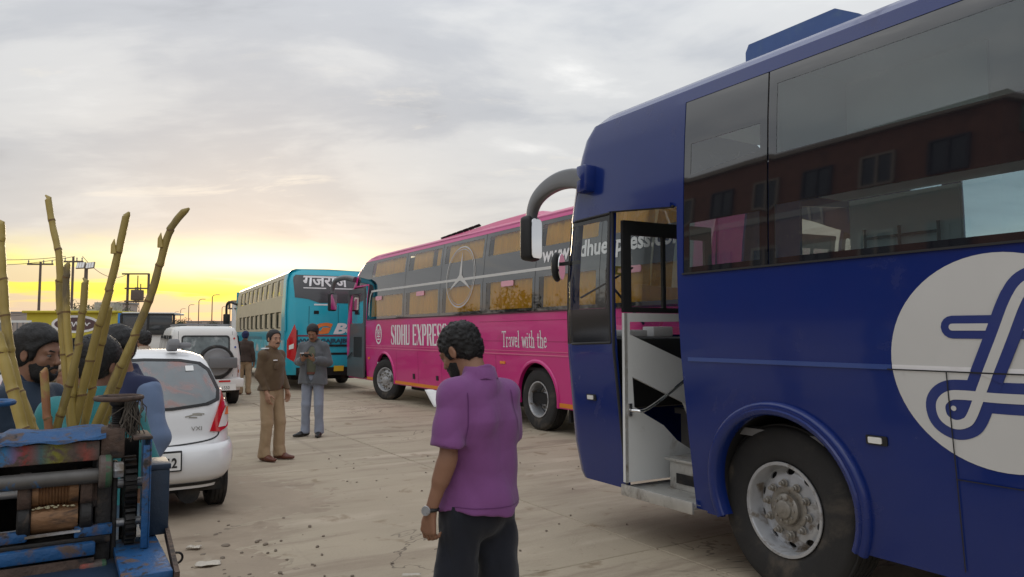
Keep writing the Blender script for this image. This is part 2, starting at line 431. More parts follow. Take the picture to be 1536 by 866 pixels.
def nets(D, lo, h, name):
    I = D < 0; n = np.array(D.shape) - 1
    c = np.zeros(n, np.int8)
    cor = [(a, b, e) for a in (0, 1) for b in (0, 1) for e in (0, 1)]
    for a, b, e in cor: c += I[a:a + n[0], b:b + n[1], e:e + n[2]]
    act = (c > 0) & (c < 8); idx = np.argwhere(act); vid = np.full(n, -1, np.int64); vid[act] = np.arange(len(idx))
    acc = np.zeros((len(idx), 3)); cnt = np.zeros(len(idx))
    for p in cor:
        for axx in range(3):
            if p[axx]: continue
            q = list(p); q[axx] = 1
            i, j = idx + p, idx + q
            d0, d1 = D[i[:, 0], i[:, 1], i[:, 2]], D[j[:, 0], j[:, 1], j[:, 2]]
            m = (d0 < 0) != (d1 < 0); t = np.where(m, d0 / np.where(m, d0 - d1, 1), 0)
            pos = np.tile(np.array(p, float), (len(idx), 1)); pos[:, axx] += t
            acc[m] += pos[m]; cnt[m] += 1
    V = (idx + acc / cnt[:, None]) * h + lo
    Q = []
    for axx in range(3):
        a1, a2 = (axx + 1) % 3, (axx + 2) % 3
        s0 = [slice(None)] * 3; s1 = [slice(None)] * 3; s0[axx] = slice(0, -1); s1[axx] = slice(1, None)
        e = np.argwhere(I[tuple(s0)] != I[tuple(s1)])
        if not len(e): continue
        e = e[(e[:, a1] > 0) & (e[:, a2] > 0) & (e[:, a1] < n[a1]) & (e[:, a2] < n[a2])]
        q = []
        for o1, o2 in ((0, 0), (-1, 0), (-1, -1), (0, -1)):
            k = e.copy(); k[:, a1] += o1; k[:, a2] += o2; q.append(vid[k[:, 0], k[:, 1], k[:, 2]])
        q = np.stack(q, 1); fl = ~I[e[:, 0], e[:, 1], e[:, 2]]; q[fl] = q[fl][:, ::-1]; Q.append(q)
    Q = np.concatenate(Q); Q = Q[(Q >= 0).all(1)]
    me = bpy.data.meshes.new(name); me.vertices.add(len(V)); me.vertices.foreach_set('co', V.astype(np.float32).ravel())
    me.loops.add(4 * len(Q)); me.loops.foreach_set('vertex_index', Q.astype(np.int32).ravel())
    me.polygons.add(len(Q)); me.polygons.foreach_set('loop_start', np.arange(0, 4 * len(Q), 4, dtype=np.int32))
    me.update(calc_edges=True); me.validate(); me.shade_smooth(); return me

# ------------------------------------------------------------------ the setting
FW = Vector((-.525, .851, 0)).normalized(); RT = Vector((FW.y, -FW.x, 0))     # the way every bus points, and its right
ROT = math.atan2(FW.y, FW.x)                                                  # local x -> FW
m_dirt = mat('dust_dirt', (.33, .265, .195), .95, var=.28, vscale=.9, bump=.7, bscale=14, dirt=[((.21, .16, .112), 1.1, .50, .72), ((.40, .34, .26), 3.0, .55, .75)])
gnd = MB(); gnd.add([(-900, -300, -.02), (900, -300, -.02), (900, 1600, -.02), (-900, 1600, -.02)], [(0, 1, 2, 3)])
tag(gnd.build('ground', m_dirt, None, False), kind='structure')

def concrete():
    m = mat('concrete', (.40, .337, .248), .9, var=.22, vscale=.55, rand=.09, bump=.45, bscale=38)
    t = NT(m.node_tree); b = m.node_tree.nodes['Principled BSDF']; src = b.inputs['Base Color'].links[0].from_socket
    co = t.n('ShaderNodeNewGeometry').outputs['Position']
    mp = t.n('ShaderNodeMapping', {0: co, 2: (0, 0, -math.atan2(RT.y, RT.x))}).outputs[0]
    lo = t.n('ShaderNodeMapping', {0: mp, 3: (.30, 1.35, 1)}).outputs[0]
    f = t.noise(lo, 1.7, 8, .66, .3); c = t.mix(t.sstep(f, .48, .66), src, (.27, .215, .158))            # broom and tyre streaks across the road
    f = t.noise(t.n('ShaderNodeMapping', {0: mp, 1: (9, 4, 0), 3: (.4, 1.7, 1)}).outputs[0], 1.3, 6, .6, .3); c = t.mix(t.math('MULTIPLY', t.sstep(f, .52, .70), .8), c, (.50, .42, .325))   # pale dusty patches
    f = t.noise(mp, 2.3, 5, .55, .6); c = t.mix(t.math('MULTIPLY', t.sstep(f, .615, .70), .75), c, (.20, .145, .085))   # oil and water stains
    f = t.noise(mp, 9., 3, .5, .3); c = t.mix(t.math('MULTIPLY', t.sstep(f, .66, .74), .6), c, (.17, .125, .08))
    f = t.noise(mp, 60., 3, .6); c = t.mix(t.math('MULTIPLY', t.sstep(f, .60, .75), .35), c, (.20, .155, .11))
    f = t.noise(mp, .16, 4, .5); c = t.mix(t.math('MULTIPLY', t.sstep(f, .42, .62), .45), c, (.35, .28, .20))
    f = t.noise(mp, .42, 5, .6, 1.2); cr = t.math('ABSOLUTE', t.math('SUBTRACT', f, .5)); msk = t.sstep(t.noise(mp, .21, 2, .5), .50, .60)
    c = t.mix(t.math('MULTIPLY', t.sstep(cr, .0045, .0015), t.math('MULTIPLY', msk, .75)), c, (.10, .075, .055))      # hairline cracks
    tm = t.n('ShaderNodeMapping', {0: mp, 2: (0, 0, R(12)), 3: (1.7, .05, 1)}).outputs[0]; f = t.noise(tm, 1.4, 4, .6)
    c = t.mix(t.math('MULTIPLY', t.sstep(f, .60, .72), .38), c, (.20, .16, .125))                                   # faint tyre tracks
    t.L(c, b.inputs['Base Color'])
    wv = t.n('ShaderNodeTexNoise', {'Vector': t.n('ShaderNodeMapping', {0: mp, 3: (3, 16, 1)}).outputs[0], 'Scale': 2.2, 'Detail': 4}).outputs[0]
    bn = t.n('ShaderNodeBump', {'Strength': .35, 'Distance': .012, 'Height': wv}); t.L(b.inputs['Normal'].links[0].from_socket, bn.inputs['Normal']); t.L(bn.outputs[0], b.inputs['Normal'])
    return m
m_conc = concrete()
m_joint = mat('joint_filler', (.17, .13, .09), .95, var=.3, vscale=6)
# road bed under the slabs, then the slabs themselves; origin = a joint crossing seen by the blue bus
J0 = Vector((1.09, 5.62, 0)); SL, SWd = 4.55, 3.95
def road_pt(a, b, z): return J0 + RT * a + FW * b + Vector((0, 0, z))
bed = MB(); bed.add([road_pt(-12.2, -26, -.012), road_pt(34, -26, -.012), road_pt(34, 130, -.012), road_pt(-12.2, 130, -.012)], [(0, 1, 2, 3)])
road = tag(bed.build('road', m_joint, None, False), kind='structure')
rs = random.Random(3)
def slab_mesh(w, l):
    mb = MB(); g = .009
    mb.box((g, g, -.10), (w - g, l - g, 0), .006, seg=1); return mb.mesh('concrete_slab', True, 30)
sm_ = slab_mesh(SWd, SL)
for i in range(-3, 4):
    for j in range(-4, 14):
        o = link_mesh('concrete_slab', sm_, m_conc, road)
        p = road_pt(i * SWd, j * SL, rs.uniform(-.002, .004)); o.location = p
        o.rotation_euler = (rs.uniform(-.0006, .0006), rs.uniform(-.0006, .0006), math.atan2(RT.y, RT.x))
far = MB(); far.add([road_pt(-12.1, 14 * SL, 0), road_pt(34, 14 * SL, 0), road_pt(34, 130, 0), road_pt(-12.1, 130, 0)], [(0, 1, 2, 3)])
far.add([road_pt(4 * SWd, -26, 0), road_pt(34, -26, 0), road_pt(34, 14 * SL - .01, 0), road_pt(4 * SWd, 14 * SL - .01, 0)], [(0, 1, 2, 3)])
tag(far.build('road_surface', m_conc, road, False))

# dirt drifted over the slabs on the near left: an uneven mound sheet, with pebbles
def drift(name, pts_c, rad, h, seed, m):
    r = random.Random(seed); mb = MB(); n = 56; rows = []
    for i in range(n + 1):
        row = []
        for k in range(n + 1):
            x = pts_c[0] + (i / n - .5) * 2 * rad[0]; y = pts_c[1] + (k / n - .5) * 2 * rad[1]
            e = ((i / n - .5) * 2) ** 2 + ((k / n - .5) * 2) ** 2
            q = math.sin(x * 5.1 + seed) * math.sin(y * 4.3) + .6 * math.sin(x * 11 + 1.3 * y) * math.sin(y * 13 + seed) + .5 * math.sin(x * 23) * math.sin(y * 19)
            z = h * (1 - e) + h * .42 * q * max(0, 1 - e) + r.uniform(-.004, .004) - .006
            row.append((x, y, z))
        rows.append(row)
    mb.grid(rows); o = mb.build(name, m, None, True, 180); return tag(o, kind='stuff')
drift('dirt', (-2.35, 4.55), (1.05, 1.25), .030, 1, m_dirt)
drift('dirt', (-3.6, 7.2), (2.2, 1.5), .022, 2, m_dirt)
drift('dirt', (-3.2, 5.6), (1.5, 1.6), .028, 5, m_dirt)
m_peb = mat('pebble', (.26, .21, .16), .9, var=.3, rand=.35)
mb = MB()
for k in range(240):
    a = rs.gauss(-2.15, .42); b = rs.gauss(4.7, .7)
    if k > 190: a, b = rs.uniform(-2.6, 1.2), rs.uniform(4.6, 10)
    s_ = abs(rs.gauss(.006, .006)) + .004
    if k > 190: s_ = min(s_, .010)
    mb.ball((a, b, s_ * .3 + .004), (s_ * rs.uniform(.8, 1.6), s_ * rs.uniform(.8, 1.4), s_ * rs.uniform(.5, .9)), Matrix.Rotation(rs.uniform(0, 6), 3, 'Z'), 6, 4)
tag(mb.build('gravel', m_peb, None, False), kind='stuff')
m_paper = mat('white_paper', (.72, .70, .68), .8, var=.08, vscale=20); m_card = mat('card_scrap', (.50, .45, .38), .9, var=.15, vscale=20)
def scrap(name, label, cat, x, y, w, l, rz, m, seed, crumple):
    r = random.Random(seed); n = 8; mb = MB(); rows = []
    for i in range(n + 1):
        row = []
        for k in range(n + 1):
            u, v = (i / n - .5) * w, (k / n - .5) * l
            row.append((u + r.uniform(-1, 1) * w * .05, v + r.uniform(-1, 1) * l * .05, .012 + crumple * (r.uniform(0, 1) + .8 * abs(math.sin(u / w * 5 + seed) * math.cos(v / l * 4)))))
        rows.append(row)
    mb.grid(rows); o = mb.build(name, m, None, True, 25); o.location = (x, y, .012); o.rotation_euler = (0, 0, rz)
    sd = o.modifiers.new('thickness', 'SOLIDIFY'); sd.thickness = .002
    return tag(o, label, cat)
scrap('paper_scrap', 'flat dirty beige scrap of card lying on the dirt near the crusher', 'litter', -2.12, 5.18, .16, .10, .3, m_card, 1, .008)
scrap('paper_scrap', 'crumpled white paper at the bottom edge of the dirt patch', 'litter', -1.93, 4.42, .10, .07, .8, m_paper, 2, .045)
scrap('paper_scrap', 'small torn pale flake on the dirt beside the blue cart platform', 'litter', -2.38, 5.55, .10, .06, .1, m_card, 3, .012)
scrap('paper_scrap', 'thin pale scrap lying on bare concrete left of the purple shirt man', 'litter', -.67, 4.95, .12, .045, .1, m_card, 4, .004)

# ------------------------------------------------------------------ shared vehicle pieces
m_tyre = mat('tyre_rubber', (.022, .021, .021), .85, var=.3, vscale=5, dirt=((.085, .07, .055), 4, .50, .75), bump=.2, bscale=40)
m_steel = mat('wheel_steel', (.50, .51, .53), .42, .55, var=.12, vscale=6, dirt=((.15, .12, .09), 7, .50, .68))
m_nut = mat('wheel_nut_steel', (.30, .28, .25), .5, .6, var=.3, vscale=20, dirt=((.12, .09, .06), 14, .5, .7))
m_black = mat('black_plastic', (.012, .012, .013), .55, var=.2)
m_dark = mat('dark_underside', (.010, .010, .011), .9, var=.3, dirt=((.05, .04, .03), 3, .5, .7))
m_rubber = mat('black_rubber', (.015, .015, .016), .6)
m_chrome = mat('mirror_chrome', (.75, .75, .76), .06, 1.)
m_alu = mat('worn_aluminium', (.50, .49, .46), .45, .55, var=.2, vscale=9, dirt=((.17, .14, .11), 6, .48, .70))
m_white = mat('white_panel', (.66, .67, .66), .45, var=.05, vscale=3, dirt=((.38, .35, .30), 2.6, .58, .80))
m_amber = mat('amber_lens', (.80, .24, .02), .25, coat=.5)
m_red = mat('red_lens', (.55, .012, .016), .18, coat=.6)
m_lens = mat('clear_lens', (.80, .79, .76), .2, coat=.5)
m_grey = mat('grey_interior', (.22, .22, .23), .7, var=.1)
m_seat = mat('seat_fabric', (.10, .11, .15), .85, var=.15, vscale=12)
m_letter = mat('white_lettering', (.78, .77, .78), .5, dirt=((.55, .52, .52), 5, .6, .8))

def wheel(parent, loc, r, w, side=1, nuts=10, holes=10, rimr=.30, dish=.0, hubr=.10, tread=True, detail=True):
    """truck wheel, axle along local y, outer face towards +y*side"""
    wh = bpy.data.objects.new('wheel', None); COL.objects.link(wh); wh.parent = parent; wh.location = loc
    if side < 0: wh.rotation_euler = (0, 0, math.pi)
    h = w / 2; mb = MB()
    mb.lathe([(rimr, -h * .8), (rimr + .03, -h * .9), (r - .09, -h), (r - .035, -h * .95), (r - .008, -h * .78), (r, -h * .5), (r, h * .5), (r - .008, h * .78), (r - .03, h * .93), (r - .055, h * .965), (r - .10, h), (r - .15, h * 1.0), (rimr + .05, h * .97), (rimr + .02, h * .92), (rimr, h * .80), (rimr - .01, h * .5), (rimr - .01, -h * .8)], n=64 if detail else 36)
    if tread:
        for k in range(5):
            y = h * (-.62 + .31 * k)
            mb.lathe([(r - .004, y - .05 * w), (r + .007, y - .045 * w), (r + .007, y + .045 * w), (r - .004, y + .05 * w)], n=48)
    mb.build('tyre', m_tyre, wh, True, 40)
    mb = MB(); f = h * .62 - dish
    mb.lathe([(rimr + .012, h * .95), (rimr + .010, h * .99), (rimr - .008, h * .99), (rimr - .016, h * .90), (rimr - .022, h * .45), (rimr - .03, min(h * .3, f - .03))], n=56)
    # disc with ventilation holes: drawn as an outline with holes in the plane of the wheel
    ro = rimr - .026; ri = rimr * .62; fn = lambda u, v, q: Vector((u, f - .045 * max(0, (math.hypot(u, v) - ri) / (ro - ri)) ** 1.2 - dish * 0 + q, v))
    hl = []
    for k in range(holes):
        a = 2 * math.pi * (k + .5) / holes; rc = (ro + ri) / 2 + .012
        hl.append([(rc * math.cos(a) + (.021 * math.cos(t) * math.cos(a) - .033 * math.sin(t) * math.sin(a)) * rimr / .3, rc * math.sin(a) + (.021 * math.cos(t) * math.sin(a) + .033 * math.sin(t) * math.cos(a)) * rimr / .3) for t in [2 * math.pi * q / 10 for q in range(10)]])
    rings = [circle2(0, 0, ri, 48)]
    mb.sheet(circle2(0, 0, ro, 56), hl + [circle2(0, 0, hubr * 1.02, 32)], fn, .012)
    mb.build('rim', m_steel, wh, True, 40)
    mb = MB(); mb.lathe([(.001, f - .06), (ro, f - .06), (ro, f - .058), (.001, f - .058)], n=32)
    mb.build('brake_drum', m_dark, wh)
    mb = MB()
    mb.lathe([(ri * .80, f + .001), (ri * .76, f + .006), (hubr * 1.12, f + .004), (hubr, f + .0), (hubr, f + .028), (hubr * .92, f + .036), (hubr * .62, f + .040), (hubr * .58, f + .052), (hubr * .50, f + .056), (.0, f + .058)], n=36)
    for k in range(10):
        a = 2 * math.pi * k / 10; rc = hubr * .77
        mb.lathe([(.010, 0), (.010, .012), (.0, .014)], (rc * math.cos(a), f + .034, rc * math.sin(a)), (0, 1, 0), 6)
    mb.build('hub', m_nut if detail else m_steel, wh, True, 40)
    nm = None
    for k in range(nuts):
        a = 2 * math.pi * (k + .25) / nuts; rc = ri * .90
        if nm is None:
            mb = MB(); mb.lathe([(.026, 0), (.026, .006), (.018, .008), (.017, .028), (.013, .031), (.012, .044), (.0, .046)], n=10); nm = mb.mesh('wheel_nut', True, 40)
        o = link_mesh('wheel_nut', nm, m_nut, wh); o.location = (rc * math.cos(a), f + .001, rc * math.sin(a))
    return wh

# ------------------------------------------------------------------ the blue bus (local x forward, y out of its left side, z up)
m_blue = mat('blue_paint', (.005, .021, .150), .22, var=.10, vscale=1.3, coat=.40, dirt=((.03, .036, .13), 2.2, .58, .82), spec=.4, bump=.10, bscale=1.6)
m_bluehi = mat('blue_moulding', (.035, .075, .27), .35, coat=.4)
m_frit = mat('black_glass_border', (.008, .009, .013), .03, var=.1); m_frit.node_tree.nodes['Principled BSDF'].inputs['IOR'].default_value = 2.05
g_pane = glass('tinted_pane', (.66, .80, .82), 1.0, .05, (.45, .55, .57), 2.0)
g_clear = glass('clear_pane', (.93, .96, .95), .7)
g_mid = glass('cab_glass', (.92, .95, .94), .7)
BO = (1.66, 4.37, 0)
blue = thing('bus', 'dark blue coach with open door and white circle emblem, nearest on the right', 'bus', BO, ROT, 'buses parked along the road')
BZ = [(.30, -.145), (.55, -.115), (.9, -.075), (1.45, -.02), (1.75, -.004), (2.05, 0), (2.6, -.012), (3.0, -.03), (3.28, -.052), (3.38, -.075), (3.45, -.14), (3.50, -.25), (3.53, -.45), (3.55, -1.25)]
def pw(tab, z):
    if z <= tab[0][0]: return tab[0][1]
    for (a, p), (b, q) in zip(tab, tab[1:]):
        if z <= b: return p + (q - p) * (z - a) / (b - a)
    return tab[-1][1]
BX = [(0.3, 2.23), (0.45, 2.335), (0.7, 2.375), (1.5, 2.375), (2.2, 2.35), (2.6, 2.305), (3.0, 2.23), (3.25, 2.16), (3.38, 2.06), (3.45, 1.94), (3.5, 1.8), (3.55, 1.6)]
RC = .16
def bl(s, z, h=0.):
    """point on the left side: s along, z up, h outwards; wraps round the front corner"""
    xf = pw(BX, z); y0 = pw(BZ, z); k = max(0., min(1., (s - 1.0) / (2.375 - 1.0))); x = s + (xf - 2.375) * k * k
    c = xf - RC
    if x > c:
        a = min((x - c) / RC, math.pi / 2); return Vector((c + (RC + h) * math.sin(a), y0 - RC + (RC + h) * math.cos(a), z))
    return Vector((x, y0 + h, z))
def br(s, z, h=0.): p = bl(s, z, h); return Vector((p.x, -2.5 - p.y, z))
GT = [.45, .7, .9, 1.2, 1.45, 1.75, 2.05, 2.3, 2.6, 2.8, 3.0, 3.15, 3.28, 3.38]
GS = [1.0, 1.2, 1.4, 1.6, 1.75, 1.9, 2.0, 2.06, 2.1, 2.13, 2.16, 2.19, 2.22, 2.25, 2.28, 2.31, 2.34, 2.37, 2.40, 2.43]
S1 = 2.375 - RC + RC * math.pi / 2
XR = -9.3                                     # rear end
arch0 = lambda cx, r0, z0: [(cx + r0 * math.cos(R(a)), .61 + r0 * math.sin(R(a))) for a in range(180, -1, -10)]
outer = [(XR, .42)] + [(-6.4 - .57, .42)] + [(-6.4 + .57 * math.cos(R(a)), .61 + .57 * math.sin(R(a))) for a in range(180, -1, -10)] + [(-6.4 + .57, .40)]
outer += [(.155 - .515, .40)] + [(.155 + .515 * math.cos(R(a)), .62 + .515 * math.sin(R(a))) for a in range(180, -1, -10)] + [(.155 + .515, .385), (.80, .385), (.80, .40)]
# door opening runs up to the header, closed below by the step
outer += [(.90, .40), (.93, 2.54), (1.655, 2.60), (1.645, .40), (S1, .40), (S1, 3.38), (XR, 3.38)]
win_rects = []
qw = [(1.685, 1.555), (2.36, 1.535), (2.36, 2.585), (1.69, 2.595)]
band_hole = [(.865, 2.05), (.865, 3.285), (XR + .25, 3.285), (XR + .25, 2.05)]
mb = MB(); mb.sheet(outer, [qw, band_hole], lambda u, v, h: bl(u, v, h), .035, GS, GT)
# far side with its own windows
fo = [(XR, .42), (S1, .42), (S1, 3.38), (XR, 3.38)]
fholes = [[(a, 2.05), (b, 2.05), (b, 3.20), (a, 3.20)] for a, b in ((.35, 1.75), (-1.2, .2), (-2.8, -1.35), (-4.4, -2.95), (-6, -4.55), (-7.6, -6.15), (-9.1, -7.75))]
fh_unused = [[(a, 2.68), (b, 2.68), (b, 3.2), (a, 3.2)] for a, b in ((-1.2, .2), (-2.8, -1.35), (-4.4, -2.95), (-6, -4.55), (-7.6, -6.15), (-9.1, -7.75))]
mb.sheet(fo, fholes, lambda u, v, h: br(u, v, h), .03, GS, GT)
# roof
rows = []
for s in [XR, -6, -3, -1.5, -.5, .3, .8, 1.2, 1.5, 1.75, 1.95, 2.1, S1]:
    row = []
    for z in (3.38, 3.42, 3.45, 3.48, 3.50, 3.53, 3.55): p = bl(s, z); row.append(p if p.x > p.x - 1 else p)
    for z in (3.55, 3.53, 3.50, 3.48, 3.45, 3.42, 3.38): row.append(br(s, z))
    rows.append(row)
mb.grid(rows)
# front: lower panel, windscreen opening, header; rear panel
yl, yr = -RC, -2.5 + RC
ff = lambda u, v, h: Vector((pw(BX, v) + h, u + (pw(BZ, v) if u > -1.25 else -pw(BZ, v)), v))
mb.sheet([(yl, .42), (yr, .42), (yr, 3.38), (yl, 3.38)], [rrect(yl - .03, 1.62, yr + .03, 2.95, .06)], ff, .03, (), GT)
mb.add([ff(yl, 3.38, 0), ff(yr, 3.38, 0), ff(yr, 3.45, 0), ff(yl, 3.45, 0), ff(yr - 0, 3.55, 0), ff(yl, 3.55, 0)], [(0, 1, 2, 3), (3, 2, 4, 5)])
mb.sheet([(-.1, .42), (-2.4, .42), (-2.4, 3.38), (-.1, 3.38)], [], lambda u, v, h: Vector((XR, u, v)), .03)
mb.build('body', m_blue, blue, True, 42)

# door header with lip, black seals round the opening
mb = MB()
mb.tube([bl(1.648, .42, .004), bl(1.648, 1.5, .004), bl(1.658, 2.6, .004)], .012, 6)
mb.tube([bl(.955, 2.54, .004), bl(1.66, 2.605, .004)], .012, 6)
mb.build('door_seal', m_rubber, blue)
mb = MB(); mb.bar(bl(.97, 2.555, .012), bl(1.70, 2.622, .012), .03, .03); mb.build('rain_gutter', m_blue, blue)
# front quarter window
m_qf = mat('dark_window_border', (.008, .009, .012), .12, var=.1)
mb = MB(); mb.sheet([(p[0], p[1]) for p in qw], [rrect(1.735, 1.83, 2.325, 2.545, .025)], lambda u, v, h: bl(u, v, h - .008), .006, GS, GT); qf = mb.build('window', m_qf, blue)
mb = MB(); mb.sheet(rrect(1.735, 1.83, 2.325, 2.545, .025), [], lambda u, v, h: bl(u, v, h - .011), 0, GS, GT); mb.build('pane', g_clear, qf)
mb = MB()
for a, b in ((qw[0], qw[1]), (qw[1], qw[2]), (qw[2], qw[3]), (qw[3], qw[0])): mb.tube([bl(a[0] + (b[0] - a[0]) * t / 4, a[1] + (b[1] - a[1]) * t / 4, -.002) for t in range(5)], .011, 6)
mb.build('frame', m_rubber, qf)

# glazing band: bonded black glass panels with clear panes
def glazing(x1, x0, panes):
    mb = MB(); mb.sheet([(x0, 2.052), (x1, 2.052), (x1, 3.283), (x0, 3.283)], panes, lambda u, v, h: bl(u, v, h - .004), .008, [x0 + (x1 - x0) * .5], GT)
    w = mb.build('window', m_frit, blue, True, 30)
    for p in panes:
        mb = MB(); mb.sheet(p, [], lambda u, v, h: bl(u, v, h - .006), 0, [], GT); mb.build('pane', g_pane, w, True, 60)
    return w
glazing(.862, .146, [[(.80, 2.745), (.80, 2.965), (.20, 2.965), (.20, 2.79)], [(.81, 2.09), (.81, 2.40), (.205, 2.40), (.205, 2.09)]])
glazing(.134, -1.40, [[(.075, 2.745), (.075, 3.19), (-1.33, 3.19), (-1.33, 2.745)], [(.09, 2.09), (.09, 2.42), (-1.33, 2.42), (-1.33, 2.09)]])
x = -1.412
while x > -8.6:
    glazing(x, x - 1.9, [[(x - .07, 2.745), (x - .07, 3.19), (x - 1.83, 3.19), (x - 1.83, 2.745)], [(x - .07, 2.09), (x - .07, 2.42), (x - 1.83, 2.42), (x - 1.83, 2.09)]]); x -= 1.912
mb = MB(); mb.bar(bl(.866, 2.045, .006), bl(-9.0, 2.045, .006), .012, .012); mb.build('window_trim', m_rubber, blue)
# far side panes
for h_ in fholes:
    mb = MB(); mb.sheet(h_, [], lambda u, v, h: br(u, v, -.012), 0, [], GT); mb.build('pane', g_pane, blue)
# windscreen with wiper
mb = MB(); mb.sheet(rrect(yl - .03, 1.62, yr + .03, 2.95, .06), [], lambda u, v, h: ff(u, v, -.01), 0, [-1.25], GT); ws = mb.build('windscreen', g_mid, blue)
mb = MB(); mb.tube([ff(-1.0, 1.72, .03), ff(-.55, 2.12, .035)], .012, 6); mb.tube([ff(-.85, 2.25, .03), ff(-.25, 1.95, .03)], .010, 6); mb.build('wiper', m_black, ws)
# body mouldings and panel joints
mb = MB()
for s0, s1 in ((.845, -.62), (-1.655, -9.2)):
    mb.sheet([(s1, 1.435), (s0, 1.435), (s0, 1.462), (s1, 1.462)], [], lambda u, v, h: bl(u, v, .007 + h), .006)
mb.build('moulding', m_bluehi, blue)
mb = MB(); mb.sheet([(-1.655, 1.44), (-.625, 1.44), (-.625, 1.462), (-1.655, 1.462)], [], lambda u, v, h: bl(u, v, .0034 + h), .002); mb.build('moulding', m_letter, blue)
mb = MB()
ribbon(mb, [(-.60, 1.437), (-9.2, 1.437)], .007, lambda u, v, h: bl(u, v, .0102), False)
ribbon(mb, [(-.905, .45), (-.908, .9), (-.905, 1.2), (-.903, 1.436)], .006, lambda u, v, h: bl(u, v, .0100), False)
ribbon(mb, [(-.905, .907), (-3.2, .907)], .006, lambda u, v, h: bl(u, v, .0098), False)
mb.build('panel_joint', m_rubber, blue)
# white circle with the blue looped sign
m_disc = mat('white_vinyl', (.58, .575, .56), .42, var=.05, vscale=2, dirt=[((.33, .31, .27), 2.6, .60, .85), ((.03, .04, .12), 11, .745, .76)])
m_dblue = mat('blue_vinyl', (.022, .040, .185), .38, coat=.3)
mb = MB(); mb.sheet(circle2(-1.14, 1.489, .516, 72), [], lambda u, v, h: bl(u, v, .003), 0, [], [1.0, 1.2, 1.437, 1.7, 1.9]); em = mb.build('emblem', m_disc, blue)
p1 = spline2([(-1.50, 1.330), (-1.42, 1.328), (-1.30, 1.325), (-1.118, 1.322), (-.98, 1.326), (-.905, 1.318), (-.862, 1.275), (-.868, 1.212), (-.915, 1.180), (-.965, 1.188), (-1.003, 1.228), (-1.07, 1.385), (-1.16, 1.60), (-1.225, 1.76), (-1.27, 1.835), (-1.33, 1.862), (-1.37, 1.862)], 6)
p2 = [(-.945, 1.656), (-1.15, 1.655)]; p3 = [(-1.245, 1.655), (-1.45, 1.655)]
bf = lambda u, v, h: bl(u, v, .0038 + h)
mb = MB(); ribbon(mb, p1, .148, bf, True, .0016); ribbon(mb, p2, .112, lambda u, v, h: bl(u, v, .0058)); ribbon(mb, p3, .112, lambda u, v, h: bl(u, v, .0060)); mb.sheet(circle2(-.93, 1.25, .055, 20), [], lambda u, v, h: bl(u, v, .0042)); mb.build('logo', m_dblue, em)
mb = MB(); ribbon(mb, p1, .046, lambda u, v, h: bl(u, v, .0064 + h), True, .0012); ribbon(mb, p2, .034, lambda u, v, h: bl(u, v, .0079)); ribbon(mb, p3, .034, lambda u, v, h: bl(u, v, .0081))
mb.sheet(circle2(-.922, 1.258, .013, 14), [], lambda u, v, h: bl(u, v, .0079)); mb.build('logo_line', m_disc, em)
# the looped stroke passes over the bars again
mb = MB(); pd = [p for p in p1 if p[0] < -1.08 and p[1] > 1.40 and p[1] < 1.80]; ribbon(mb, pd, .148, lambda u, v, h: bl(u, v, .0088), False); mb.build('logo', m_dblue, em)
mb = MB(); ribbon(mb, pd, .046, lambda u, v, h: bl(u, v, .0096), False); mb.build('logo_line', m_disc, em)

# wheel arches: flared lip and dark liner
for cx, rr, zz in ((.155, .515, .62), (-6.4, .57, .61)):
    mb = MB(); rows = []
    for k in range(33):
        a = R(-24 + 228 * k / 32); row = []
        for (dr, hh) in ((-.012, -.05), (-.012, .030), (.0, .045), (.022, .050), (.030, .036), (.052, .040), (.066, .030), (.072, .0)):
            u, v = cx + (rr + dr) * math.cos(a), zz + (rr + dr) * math.sin(a); v = max(v, .37); row.append(bl(u, v, hh))
        rows.append(row)
    mb.grid(rows); mb.build('wheel_arch', m_blue, blue, True, 60)
    mb = MB(); rows = []
    for k in range(25):
        a = R(-20 + 220 * k / 24); rows.append([(cx + (rr + .01) * math.cos(a), y, max(zz + (rr + .01) * math.sin(a), .36)) for y in (-.10, -.75)])
    mb.grid(rows); mb.box((cx - rr, -.80, .36), (cx + rr, -.74, 1.2)); mb.build('wheel_well', m_dark, blue)
w = wheel(blue, (.205, -.325, .522), .522, .30, 1, 10, 10, .283, .0, .095); w.rotation_euler = (0, 0, R(-3))
wheel(blue, (-6.4, -.30, .525), .525, .30, 1, 10, 10, .295, .14, .12, True, False)
wheel(blue, (.02, -2.27, .525), .525, .30, -1, 0, 8, .295); wheel(blue, (-6.4, -2.2, .525), .525, .30, -1, 0, 8, .295)
mb = MB(); mb.box((XR + .1, -2.35, .5), (-.8, -.2, .62)); mb.box((-5.7, -2.3, .32), (-.9, -.25, .52)); mb.tube([(.02, -2.2, .52), (.02, -.4, .52)], .07, 8); mb.tube([(-6.4, -2.2, .52), (-6.4, -.4, .52)], .11, 8); mb.box((.75, -2.4, .42), (2.0, -.95, .5)); mb.build('chassis', m_dark, blue)
# marker lights
for s, z in ((-.503, 1.049), (1.985, 1.10)):
    mb = MB(); mb.sheet(rrect(s - .06, z - .025, s + .06, z + .025, .008), [], lambda u, v, h: bl(u, v, h + .010), .012); ml = mb.build('marker_light', m_black, blue)
    mb = MB(); mb.sheet(rrect(s - .032, z - .017, s + .044, z + .017, .006), [], lambda u, v, h: bl(u, v, h + .017), .010); mb.build('lens', m_lens, ml)
# roof air unit
mb = MB()
mb.prism([(.80, 3.40), (.80, 3.745), (.77, 3.80), (.05, 3.80), (-.12, 3.70), (-.12, 3.40)], lambda u, v, h: Vector((u, h, v)), -.62, -1.9)
mb.build('roof_unit', mat('faded_blue_panel', (.05, .11, .30), .5, var=.25, vscale=3, dirt=((.10, .17, .30), 3, .5, .7)), blue)
